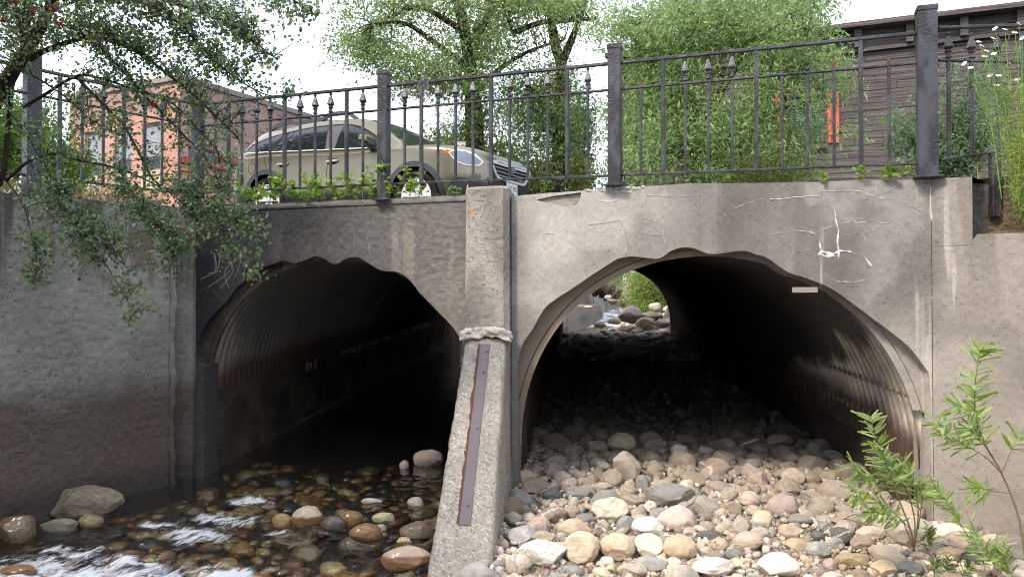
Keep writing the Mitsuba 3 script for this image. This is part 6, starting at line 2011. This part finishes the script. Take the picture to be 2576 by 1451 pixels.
BL = [(120, 0, 150, 60, 6.3, .5, 200), (40, 60, 90, 60, 6.4, .4, 90), (230, 40, 120, 50, 6.2, .4, 120), (330, 20, 170, 75, 6.0, .5, 210), (500, 40, 140, 85, 5.85, .45, 160), (640, 60, 90, 80, 5.75, .4, 80), (740, 20, 60, 60, 5.7, .3, 34), (230, 110, 150, 60, 6.3, .4, 110), (400, 140, 130, 60, 6.1, .4, 110), (560, 150, 90, 60, 5.9, .4, 70), (660, 190, 55, 55, 5.8, .3, 30), (730, 235, 30, 30, 5.8, .2, 9),
      (70, 130, 90, 70, 6.5, .3, 50), (250, 215, 140, 50, 6.3, .3, 80), (430, 235, 110, 45, 6.1, .3, 70), (540, 220, 60, 40, 6.0, .3, 34), (590, 330, 60, 70, 6.0, .3, 44), (350, 300, 140, 50, 6.2, .3, 60), (200, 320, 120, 60, 6.3, .3, 60), (480, 380, 80, 70, 6.1, .3, 50), (120, 340, 80, 60, 6.4, .3, 34), (300, 400, 150, 50, 6.2, .3, 70),
      (470, 480, 90, 45, 6.0, .25, 60), (550, 500, 60, 50, 6.0, .25, 50), (620, 555, 45, 45, 5.9, .2, 44), (240, 480, 150, 40, 6.2, .3, 80), (130, 500, 80, 40, 6.3, .3, 44), (370, 540, 120, 40, 6.1, .3, 80), (200, 560, 110, 45, 6.2, .25, 70), (500, 580, 90, 40, 6.0, .25, 60), (330, 610, 110, 40, 6.05, .25, 60), (120, 600, 60, 60, 6.3, .2, 40), (90, 690, 36, 50, 6.3, .15, 26),
      (420, 650, 55, 45, 6.0, .2, 30), (230, 650, 60, 40, 6.1, .2, 26), (590, 640, 50, 30, 5.9, .2, 20), (645, 690, 26, 14, 5.85, .1, 8), (330, 730, 50, 50, 6.0, .15, 22), (325, 800, 20, 22, 6.0, .1, 7), (395, 780, 16, 14, 5.95, .1, 4), (580, 420, 50, 50, 6.0, .2, 26), (30, 300, 40, 120, 6.6, .2, 36), (-60, 60, 120, 140, 6.3, .4, 70)]
pos, tws = [], []
alongs, tone = [], []
from scipy.spatial import cKDTree
kd = cKDTree(SK)
for px, py, rx, ry, y, dy, k in BL:
    a = rng.normal(size=(k, 3)) * 0.6
    a /= np.maximum(1, np.linalg.norm(a, axis=1, keepdims=True) / 1.3)
    tips = dpt(px + a[:, 0] * rx, py + a[:, 1] * ry, y + a[:, 2] * dy)
    for tip in tips[: max(3, int(len(tips) * (.58 if 190 < py < 460 else .88)))]:
        d, i = kd.query(tip)
        b = SK[i]
        if d > 0.9:
            b = tip + (b - tip) * (0.6 / d)
            d = .6
        mid = (b + tip) / 2 + rng.normal(0, .08 * d + .01, 3) + [0, 0, .16 * d]
        q = spline(np.array([b, mid, tip]), 6)
        tws.append(tube(q, np.linspace(.0032 + .004 * d, .0012, len(q)), 3))
        nl = int(rng.integers(6, 14))
        u = rng.uniform(.05, 1.0, nl) ** .8
        at_ = np.stack([np.interp(u, np.linspace(0, 1, len(q)), q[:, c]) for c in range(3)], 1)
        al_ = unit(tip - b)[None] * .6 + rng.normal(size=(nl, 3)) * .7 + [0, 0, -.2]
        pos.append(at_ + rng.normal(0, .030, (nl, 3)))
        alongs.append(al_)
        tone.append(np.tile(np.exp(rng.normal(0, .22)), nl))
tm = cat_mesh(tws)
vpart(key, 'twig', tm, (.075, .062, .055), 'tinted', kind='stuff')
pos, alongs, tone = np.vstack(pos), np.vstack(alongs), np.concatenate(tone)
n = len(pos)
nor = randdir(n, rng, 1.1)
col = tint((.165, .24, .135), n, rng, .28) * tone[:, None]
k = rng.random(n) < .12
col[k] = tint((.25, .36, .07), k.sum(), rng, .2)
k = rng.random(n) < .0015
col[k] = (.30, .12, .03)
m, c = leaves(pos, alongs, nor, rng.uniform(.021, .036, n), rng.uniform(.020, .033, n), ROUND, np.clip(col, .005, .5))
part(key, 'foliage', m, 'leaf_glossy', color=c, kind='stuff')
# the rest of its crown, above and to the left of the picture, shading the stream
n = 8000
pos = np.stack([rng.uniform(-9.5, -1.4, n), rng.uniform(1.5, 7.6, n), rng.uniform(5.0, 8.0, n)], 1)
keep = (meshkit.fbm(pos * .9, 3, 8) > .44) & (pos[:, 2] > 2.3 + .62 * (pos[:, 1])) & (pos[:, 0] + .66 * (pos[:, 2] - 2) < -1.2)
pos = pos[keep]
n = len(pos)
m, c = leaves(pos, randdir(n, rng), randdir(n, rng, 1.0), rng.uniform(.12, .2, n), rng.uniform(.1, .18, n), ROUND, tint((.06, .10, .06), n, rng, .2))
part(key, 'upper_foliage', m, 'leaf', color=c, kind='stuff')
# dead orange leaf clusters near the top left
for i, (px, py) in enumerate(((38, 5), (83, 30), (136, 22), (8, 52), (152, 60), (385, 262))):
    P = at(px, py, 5.7)
    nn = 26
    pp = P + rng.normal(0, .014, (nn, 3))
    m, c = leaves(pp, randdir(nn, rng), randdir(nn, rng), rng.uniform(.018, .034, nn), rng.uniform(.014, .024, nn), ROUND, tint((.20, .075, .055), nn, rng, .3))
    part(key, 'dead_leaf_cluster', m, 'leaf', color=c, label='reddish brown cluster of dead leaves')
# pale bare twigs hanging in front of the left opening
for i in range(7):
    x0 = 540 + 12 * i
    q = spline(np.array([at(x0 + rng.normal(0, 10), 640 + rng.normal(0, 14), 5.9), at(x0 - 4 + rng.normal(0, 12), 680, 5.87), at(x0 - 16 + rng.normal(0, 16), 712 + rng.normal(0, 16), 5.85)]), 6)
    vpart(key, 'bare_twig', tube(q, np.linspace(.004, .0015, len(q)), 4), (.20, .18, .17), 'tinted')

# ------------------------------------------------------------------ small plants on the wall top
rng = np.random.default_rng(105)


def weed(px, py, h, n, lab, y=None, base=(.27, .40, .085), wide=.12, tmpl=LOBED, ll=.075, group=None):
    """A low weed: a few stems from one foot, with lobed leaves."""
    foot = at(px, py, y) if y else fpos(fs(px, py), onwall(px, py)[1])
    key = thing('weed', lab, 'weed', group)
    st, P, Al = [], [], []
    for k in range(max(2, n // 16)):
        top = foot + np.array([rng.normal(0, wide), rng.normal(0, wide * .5), h * rng.uniform(.55, 1.0)])
        q = spline(np.array([foot + rng.normal(0, .02, 3) * [1, 1, 0], (foot + top) / 2 + rng.normal(0, .02, 3), top]), 6)
        st.append(tube(q, np.linspace(.004, .0015, len(q)), 4))
        u = rng.uniform(.1, 1, 16)
        P.append(np.stack([np.interp(u, np.linspace(0, 1, len(q)), q[:, c]) for c in range(3)], 1))
        d = rng.normal(size=(16, 3))
        d[:, 2] = np.abs(d[:, 2]) * .5
        Al.append(d)
    P, Al = np.vstack(P), np.vstack(Al)
    vpart(key, 'stem', cat_mesh(st), (.13, .19, .05), 'tinted')
    m, c = leaves(P, Al, randdir(len(P), rng, 1.2), ll * rng.uniform(.6, 1.25, len(P)), ll * .75 * rng.uniform(.7, 1.2, len(P)), tmpl, tint(base, len(P), rng, .22))
    part(key, 'leaves', m, 'leaf', color=c)


WEEDS = [(625, 505, .20, 48, 'left end of the weeds under the car'), (690, 505, .34, 64, 'tall leafy weed before the rear wheel of the car'), (745, 506, .20, 48, 'low weed right of the rear wheel'), (800, 503, .28, 64, 'bushy bright weed below the middle of the car'), (850, 503, .18, 48, 'low weed left of the seedling with a thin stalk'),
         (893, 500, .26, 48, 'pale ferny weed just left of the second post'), (930, 498, .22, 40, 'weed touching the left side of the second post'), (650, 508, .14, 40, 'short pale weed at the start of the verge'), (775, 506, .12, 40, 'creeping weed at the wall edge below the car'), (995, 493, .30, 48, 'tall lobed weed right of the second post'),
         (1028, 493, .24, 40, 'dense bright weed before the front wheel'), (1060, 493, .12, 30, 'low weed at the rim of the front wheel'), (2085, 458, .085, 18, 'tiny weed sprouting from the wall top near the red shutter'), (2172, 449, .12, 24, 'thin upright weed left of the thick post, first of three'),
         (2205, 449, .12, 24, 'thin upright weed left of the thick post, middle of three'), (2240, 447, .13, 32, 'broad weed just left of the thick post'), (2275, 446, .09, 24, 'small weed touching the thick post')]
for px, py, h, n, lab in WEEDS:
    weed(px, py, h * 1.1, int(n * (1.0 if 985 < px < 1040 else 1.5)), lab, ll=.075 if n > 30 else .045)
weed(1148, 492, .085, 48, 'small ferny grey-green plant at the front tyre', base=(.20, .27, .12), wide=.05, tmpl=LANCE, ll=.05)
# thin curling stalk beside the second post
q = spline(np.array([fpos(fs(912), onwall(912, 500)[1]), fpos(fs(915), onwall(915, 460)[1]), fpos(fs(925), onwall(925, 425)[1]), fpos(fs(941), onwall(941, 408)[1])]), 6)
k = thing('seedling', 'thin curling pale stalk beside the second post', 'weed')
vpart(k, 'stem', tube(q, .003, 5), (.30, .32, .14), 'tinted', smooth=True)
m, c = leaves(q[8:14:2] + 0, randdir(3, rng), randdir(3, rng), .05, .03, LANCE, tint((.2, .32, .06), 3, rng))
part(k, 'leaves', m, 'leaf', color=c)


def grass(n, place, lab, base, other, h, key_name='grass', lean=.5, w=.006):
    P = place(n)
    n = len(P)
    al_ = randdir(n, rng) * [lean, lean, 0] + [0, 0, 1.0]
    m, c = leaves(P, al_, randdir(n, rng), h * rng.uniform(.4, 1.3, n), w, QUAD, tint(base, n, rng, .25, other, .35))
    solid(key_name, m, 'leaf', lab, 'grass', kind='stuff', color=c)


def verge_place(s0, s1, t0, t1):
    def f(n):
        s, t = rng.uniform(s0, s1, n), t0 + (t1 - t0) * rng.random(n) ** 1.5
        return W(s, t, np.interp(t, [0.10, 0.28, 0.8, 1.7], [2.955, 2.985, 3.02, 3.01]))
    return f


grass(900, verge_place(-3.5, -0.5, .14, 1.0), 'short green grass along the wall top below the car', (.16, .24, .06), (.33, .28, .14), .09)


def left_place(n):
    u, v = rng.random(n), rng.random(n)
    base = np.array([-4.7, 6.9, 2.95]) + u[:, None] * np.array([1.05, 1.45, 0.02])
    return base + v[:, None] * np.array([-.45, .35, .05])


grass(1400, left_place, 'dry yellow grass and stalks on top of the left wing wall', (.30, .24, .12), (.18, .2, .07), .20, lean=.9, w=.004)
n = 500
P = left_place(n)
m, c = leaves(P + [0, 0, .01], randdir(n, rng) * [1, 1, .2], randdir(n, rng, 2.0), rng.uniform(.02, .05, n), rng.uniform(.012, .03, n), LANCE, tint((.11, .075, .055), n, rng, .4))
solid('leaf_litter', m, 'leaf', 'dead brown leaves and litter on the left wall top', 'leaf litter', kind='stuff', color=c)


def slope_place(n):
    x, y = rng.uniform(3.75, 5.6, n), rng.uniform(5.6, 7.4, n)
    dd = (x - 3.72) * .715 + (y - 6.05) * .70
    ok = dd > .14
    x, y, dd = x[ok], y[ok], dd[ok]
    return np.stack([x, y, 2.46 + np.clip(dd, 0, .3) * .3 + np.clip(dd - .3, 0, 1.2) * .42], 1)


grass(1600, slope_place, 'yellow-green grass on the slope at the right end of the wall', (.27, .33, .09), (.42, .35, .18), .26, lean=.8)

# round-leaved bush behind the thick post
rng = np.random.default_rng(106)
key = thing('bush', 'glossy small-leaved bush behind the thick post on the right', 'bush')
foot = at(2400, 470, 8.2)
tops = [(2215, 300), (2250, 285), (2300, 265), (2260, 340), (2330, 330), (2390, 240), (2420, 190), (2450, 170), (2380, 300), (2440, 280), (2480, 220), (2310, 380), (2400, 350), (2470, 330), (2350, 400), (2430, 400), (2240, 380), (2510, 180), (2520, 280)]
st, P, Al = [], [], []
for px, py in tops:
    for r in range(3):
        tip = at(px + rng.normal(0, 22), py + rng.normal(0, 22), 8.1 + rng.normal(0, .25))
        q = spline(np.array([foot + rng.normal(0, .06, 3), (foot + tip) / 2 + rng.normal(0, .08, 3), tip]), 8)
        st.append(tube(q, np.linspace(.009, .002, len(q)), 4))
        u = rng.uniform(.2, 1, 150)
        P.append(np.stack([np.interp(u, np.linspace(0, 1, len(q)), q[:, c]) for c in range(3)], 1) + rng.normal(0, .055, (150, 3)))
        Al.append(rng.normal(size=(150, 3)))
P, Al = np.vstack(P), np.vstack(Al)
vpart(key, 'stem', cat_mesh(st), (.13, .09, .07), 'tinted', kind='stuff')
m, c = leaves(P, Al, randdir(len(P), rng, 1.0), rng.uniform(.028, .05, len(P)), rng.uniform(.02, .032, len(P)), ROUND, tint((.17, .26, .15), len(P), rng, .25, (.26, .34, .10), .12))
part(key, 'foliage', m, 'leaf_glossy', color=c, kind='stuff')

# white daisies with feathery stems at the right edge
DAISY = [('leftmost daisy stalk with a loose cluster of white flower heads', [(2470, 115), (2482, 128), (2478, 142), (2462, 105)], (2530, 470)), ('daisy stalk with a pair of flower heads touching the top rail', [(2503, 72), (2528, 74), (2499, 96)], (2545, 480)), ('tall daisy stalk at the right edge reaching above the rail', [(2563, 60), (2571, 96), (2553, 82)], (2575, 470)),
         ('low daisy stalk with small flowers in front of the second spear', [(2425, 160), (2442, 170), (2450, 215)], (2520, 500)), ('daisy stalk with half-open heads between fence bars', [(2512, 190), (2525, 205), (2508, 215), (2540, 160)], (2550, 520)), ('short daisy stalk with drooping heads beside the third spear', [(2500, 135), (2490, 190), (2560, 200)], (2565, 510))]
for lab, heads, ft in DAISY:
    key = thing('daisy', lab, 'flower')
    foot = at(*ft, 5.95)
    st, P, Al = [], [], []
    for i, (px, py) in enumerate(heads):
        hd = at(px, py, 5.85 + .05 * i)
        mid = at(ft[0] + (px - ft[0]) * .35, ft[1] + (py - ft[1]) * .6, 5.9)
        q = spline(np.array([foot, mid, hd]), 10)
        st.append(tube(q, np.linspace(.004, .0018, len(q)), 4))
        u = rng.uniform(.05, .9, 90)
        P.append(np.stack([np.interp(u, np.linspace(0, 1, len(q)), q[:, c]) for c in range(3)], 1) + rng.normal(0, .012, (90, 3)))
        Al.append(rng.normal(size=(90, 3)) + [0, 0, .6])
        # flower head: white rays round a yellow boss
        ax = unit(np.array([rng.normal(0, .5), -.7, 1.0]))
        e1 = unit(np.cross(ax, [1, .2, 0]))
        e2 = np.cross(ax, e1)
        an = np.arange(12) * 2 * np.pi / 12
        dirs = np.cos(an)[:, None] * e1 + np.sin(an)[:, None] * e2
        m, c = leaves(hd + dirs * .005, dirs, np.tile(ax, (12, 1)), .019, .009, LANCE, np.tile((.74, .74, .72), (12, 1)))
        fk = part(key, 'flower_head', m, 'tinted', color=c)
        ic = trimesh.Trimesh(ICO[1].vertices * [.007, .007, .005] + hd, ICO[1].faces)
        vpart(fk, 'boss', ic, (.62, .42, .04), 'tinted')
    vpart(key, 'stem', cat_mesh(st), (.20, .30, .10), 'tinted')
    P, Al = np.vstack(P), np.vstack(Al)
    m, c = leaves(P, Al, randdir(len(P), rng), rng.uniform(.03, .08, len(P)), .004, QUAD, tint((.24, .36, .11), len(P), rng, .2))
    part(key, 'feathery_leaves', m, 'leaf', color=c)
key = thing('weed', 'tall yellow-green feathery weed mass below the daisies at the right edge', 'weed')
P, Al = [], []
for k in range(40):
    a, b = at(rng.uniform(2545, 2660), rng.uniform(480, 570), 5.9 + rng.normal(0, .12)), at(rng.uniform(2515, 2660), rng.uniform(190, 420), 5.85 + rng.normal(0, .12))
    q = spline(np.array([a, (a + b) / 2 + rng.normal(0, .03, 3), b]), 8)
    part(key, 'stem', tube(q, np.linspace(.004, .0015, len(q)), 4), 'leaf', color=np.tile((.24, .31, .10), (len(q) * 4 + 2, 1))) if k < 12 else None
    u = rng.random(130)
    P.append(np.stack([np.interp(u, np.linspace(0, 1, len(q)), q[:, c]) for c in range(3)], 1) + rng.normal(0, .015, (130, 3)))
    Al.append(rng.normal(size=(130, 3)) + [0, 0, .7])
P, Al = np.vstack(P), np.vstack(Al)
m, c = leaves(P, Al, randdir(len(P), rng), rng.uniform(.03, .09, len(P)), .006, QUAD, tint((.27, .37, .09), len(P), rng, .22, (.42, .42, .16), .2))
part(key, 'foliage', m, 'leaf', color=c, kind='stuff')

# ------------------------------------------------------------------ the willow saplings in front of the right wall
rng = np.random.default_rng(107)


def sapling(lab, stems, nper, ll, base):
    stems = [(a, b, c, int(d * 2.2)) for a, b, c, d in stems]
    """stems: lists of (px, py, depth) from foot to tip; leaves stand along the upper part."""
    key = thing('willow_sapling', lab, 'sapling')
    P, Al = [], []
    for pts, r, u0, k in stems:
        q = spline(np.array([at(*p) for p in pts]), 8)
        vpart(key, 'stem', tube(q, np.linspace(r, .0015, len(q)), 5), (.20, .16, .09), 'tinted', smooth=True)
        u = np.sort(rng.uniform(u0, 1.0, k))
        b = np.stack([np.interp(u, np.linspace(0, 1, len(q)), q[:, c]) for c in range(3)], 1)
        tg = unit(np.gradient(q, axis=0))
        tq = np.stack([np.interp(u, np.linspace(0, 1, len(q)), tg[:, c]) for c in range(3)], 1)
        an = np.arange(k) * 2.4 + rng.normal(0, .4, k)
        e1 = unit(np.cross(tq, [0.2, 1, 0.1]))
        e2 = np.cross(tq, e1)
        P.append(b)
        Al.append(tq * .75 + (np.cos(an)[:, None] * e1 + np.sin(an)[:, None] * e2) * rng.uniform(.5, 1.1, (k, 1)) + [0, 0, -.30])
    P, Al = np.vstack(P), np.vstack(Al)
    n = len(P)
    col = tint(base, n, rng, .16, (.27, .40, .06), .15)
    for i in range(n):
        m, c = leaves(P[i:i + 1], Al[i:i + 1], randdir(1, rng, 1.4), ll * rng.uniform(.55, 1.1), ll * .165 * rng.uniform(.75, 1.3), LONG, col[i:i + 1])
        part(key, 'leaf', m, 'leaf_glossy', smooth=True, color=c)


xs_ = np.array([0, .15, .35, .6, .82, 1.0])
hw_ = np.array([.06, .34, .5, .42, .22, 0.0])
LV = [[x, h, .05 * (1 - x)] for x, h in zip(xs_, hw_)] + [[x, -h, .05 * (1 - x)] for x, h in zip(xs_, hw_)] + [[x, 0, -.10 * x * x] for x in xs_]
LF = []
for i in range(5):
    LF += [[i, 12 + i, 13 + i], [i, 13 + i, i + 1], [6 + i, 13 + i, 12 + i], [6 + i, 7 + i, 13 + i]]
LONG = (np.array(LV), np.array(LF))
GR = (.42, .54, .23)
sapling('bushy willow sapling with many pale lance leaves standing before the right arch', [
    ([(2300, 1385, 5.35), (2290, 1330, 5.3), (2255, 1240, 5.25), (2225, 1150, 5.2), (2200, 1090, 5.2), (2192, 1050, 5.2)], .007, .40, 26), ([(2300, 1385, 5.35), (2300, 1300, 5.35), (2275, 1220, 5.35), (2245, 1175, 5.35), (2215, 1150, 5.3)], .006, .4, 22), ([(2290, 1330, 5.3), (2240, 1280, 5.2), (2190, 1250, 5.15), (2150, 1235, 5.1)], .004, .25, 16),
    ([(2300, 1380, 5.35), (2310, 1290, 5.4), (2300, 1220, 5.4), (2270, 1170, 5.45)], .006, .4, 20), ([(2275, 1220, 5.35), (2230, 1210, 5.3), (2180, 1200, 5.25), (2140, 1170, 5.2)], .004, .25, 16), ([(2300, 1385, 5.35), (2270, 1310, 5.2), (2240, 1295, 5.15), (2190, 1290, 5.1)], .004, .3, 12), ([(2310, 1330, 5.4), (2320, 1260, 5.4), (2330, 1210, 5.4)], .004, .3, 12)], 1, .135, GR)
sapling('tall thin willow sapling rising in front of the right wing wall', [
    ([(2580, 1400, 5.0), (2560, 1290, 5.0), (2520, 1190, 5.0), (2480, 1120, 5.0), (2455, 1050, 5.0), (2452, 980, 5.0), (2462, 900, 5.0), (2468, 880, 5.0)], .008, .42, 40), ([(2520, 1190, 5.0), (2480, 1150, 4.95), (2430, 1120, 4.95), (2390, 1095, 4.95), (2360, 1060, 4.9)], .004, .3, 18), ([(2455, 1060, 5.0), (2430, 1030, 5.0), (2400, 1020, 5.0)], .003, .2, 9),
    ([(2520, 1190, 5.0), (2545, 1130, 5.0), (2570, 1090, 5.0), (2600, 1070, 5.0)], .004, .3, 14), ([(2500, 1150, 5.0), (2460, 1100, 4.95), (2440, 1080, 4.95)], .003, .3, 10), ([(2540, 1240, 5.0), (2500, 1235, 4.95), (2470, 1228, 4.9), (2450, 1225, 4.9)], .003, .4, 10)], 1, .135, GR)
sapling('trailing willow shoot lying along the foot of the right wing wall', [
    ([(2480, 1450, 4.95), (2470, 1400, 5.0), (2430, 1340, 5.1), (2395, 1280, 5.15), (2370, 1245, 5.2), (2345, 1225, 5.25)], .005, .2, 34), ([(2520, 1450, 4.9), (2500, 1420, 4.95), (2470, 1370, 5.0), (2440, 1310, 5.1)], .004, .3, 18), ([(2550, 1460, 4.85), (2535, 1425, 4.9), (2520, 1400, 4.9)], .004, .2, 12), ([(2470, 1400, 5.0), (2500, 1380, 4.95), (2530, 1370, 4.9)], .003, .2, 10)], 1, .10, GR)
sapling('small green shoots between the stones left of the trailing shoot', [([(2350, 1450, 5.2), (2352, 1425, 5.2), (2356, 1405, 5.2)], .004, .2, 12), ([(2380, 1455, 5.1), (2384, 1430, 5.1), (2390, 1410, 5.1)], .004, .2, 14), ([(2340, 1400, 5.3), (2345, 1360, 5.3), (2335, 1330, 5.3)], .004, .3, 14), ([(2420, 1460, 5.0), (2428, 1440, 5.0), (2440, 1425, 5.0)], .004, .2, 10)], 1, .07, (.14, .23, .08))
# twigs and fallen leaves on the dry bed
for i, (pa_, pb_, lab) in enumerate((((1700, 1318), (1745, 1292), 'dark forked twig on the pebbles below the blue slab'), ((2120, 1330), (2205, 1352), 'thin bleached stick lying by the dark slate boulder'), ((1480, 1345), (1540, 1368), 'short grey stick beside the pale egg-shaped boulder'),
                                     ((1905, 1130), (1985, 1118), 'long thin stick across the cobbles in the arch mouth'), ((2420, 1420), (2500, 1396), 'brown stick at the foot of the right wing wall'))):
    P0_, P1_ = on_bed(*pa_) + [0, 0, .075], on_bed(*pb_) + [0, 0, .085]
    q = spline(np.array([P0_, (P0_ + P1_) / 2 + rng.normal(0, .02, 3) + [0, 0, .02], P1_]), 6)
    tw_ = [tube(q, np.linspace(.007, .003, len(q)), 5)]
    if i in (0, 3):
        tw_.append(tube(np.array([q[7], q[7] + [.04, .03, .05], q[7] + [.07, .03, .09]]), [.004, .003, .002], 4))
    mm = cat_mesh(tw_)
    solid('stick', mm, 'bark', lab, 'stick', smooth=True, color=tint((.10, .08, .065) if i in (0, 4) else (.22, .19, .155), len(mm.vertices), rng, .1))
P_ = []
for k in range(150):
    px_, py_ = (rng.normal(2345, 22), rng.normal(1392, 10)) if k < 26 else (rng.uniform(1250, 2540), rng.uniform(1080, 1440))
    P_.append(on_bed(px_, py_) + [0, 0, rng.uniform(.05, .10)])
P_ = np.array(P_)
n = len(P_)
m, c = leaves(P_, randdir(n, rng) * [1, 1, .25], randdir(n, rng, 2.0), rng.uniform(.025, .05, n), rng.uniform(.010, .022, n), LANCE, tint((.34, .25, .11), n, rng, .3, (.20, .12, .06), .5))
solid('fallen_leaves', m, 'leaf', 'scattered dry yellow and brown leaves lying on the stones', 'leaf litter', kind='stuff', color=c)

# trees on the bank behind the camera: the car's windows and the water mirror them
rng = np.random.default_rng(108)
for i, (x, y, h) in enumerate(((-21, -13, 9.5), (-15, -16, 11), (-9, -14, 9), (-3, -17, 10.5), (4, -15, 8.5), (11, -16, 10), (18, -12, 9))):
    key = thing('tree', ['broad leafy tree', 'tall leafy tree', 'dense leafy tree', 'high leafy tree', 'round leafy tree', 'wide leafy tree', 'dark leafy tree'][i] + ' on the bank behind the viewer, outside the picture', 'tree', 'trees on the bank behind the viewer')
    q = spline(np.array([[x, y, 2.6], [x + .2, y, 5], [x, y + .2, h * .8]]), 6)
    m = tube(q, np.linspace(.22, .08, len(q)), 8)
    part(key, 'trunk', m, 'bark', smooth=True, color=flat(m, BARK))
    n = 2600
    d = randdir(n, rng) * (rng.random((n, 1)) ** .4) * np.array([3.6, 3.2, (h - 4) / 2])
    P = np.array([x, y, 3.6 + (h - 3) / 2]) + d + rng.normal(0, .3, (n, 3))
    m, c = leaves(P, randdir(n, rng), randdir(n, rng, .6), rng.uniform(.3, .55, n), rng.uniform(.2, .36, n), QUAD, tint((.075, .12, .05), n, rng, .25))
    part(key, 'crown', m, 'leaf', color=c, kind='stuff')
# a street tree just left of the picture, mirrored in the windows of the car
key = thing('tree', 'tall street tree left of the picture, mirrored in the car windows', 'tree')
q = spline(np.array([[-12.5, 10.5, 2.9], [-12.3, 10.4, 6], [-12, 10.5, 11]]), 6)
m = tube(q, np.linspace(.25, .08, len(q)), 8)
part(key, 'trunk', m, 'bark', smooth=True, color=flat(m, BARK))
n = 9000
P = np.array([-11.8, 10.6, 10.0]) + randdir(n, rng) * (rng.random((n, 1)) ** .4) * np.array([3.0, 3.6, 4.6])
P = P[meshkit.fbm(P * .8, 3, 5) > .43]
P = P[P[:, 0] / P[:, 1] < -.80]
n = len(P)
m, c = leaves(P, randdir(n, rng), randdir(n, rng, .6), rng.uniform(.2, .4, n), rng.uniform(.12, .24, n), QUAD, tint((.075, .12, .05), n, rng, .25))
part(key, 'crown', m, 'leaf', color=c, kind='stuff')
# green grass blades caught on the amber boulder
n = 10
P = on_bed(835, 1290) + [0, 0, .16] + rng.normal(0, .03, (n, 3)) * [1.5, 1, .3]
m, c = leaves(P, randdir(n, rng) * [1.5, .6, .5] + [0, 0, .3], randdir(n, rng), rng.uniform(.10, .2, n), .010, QUAD, tint((.10, .20, .06), n, rng, .2))
solid('grass_tuft', m, 'leaf', 'few green grass blades caught on the wet amber stones', 'grass', color=c)
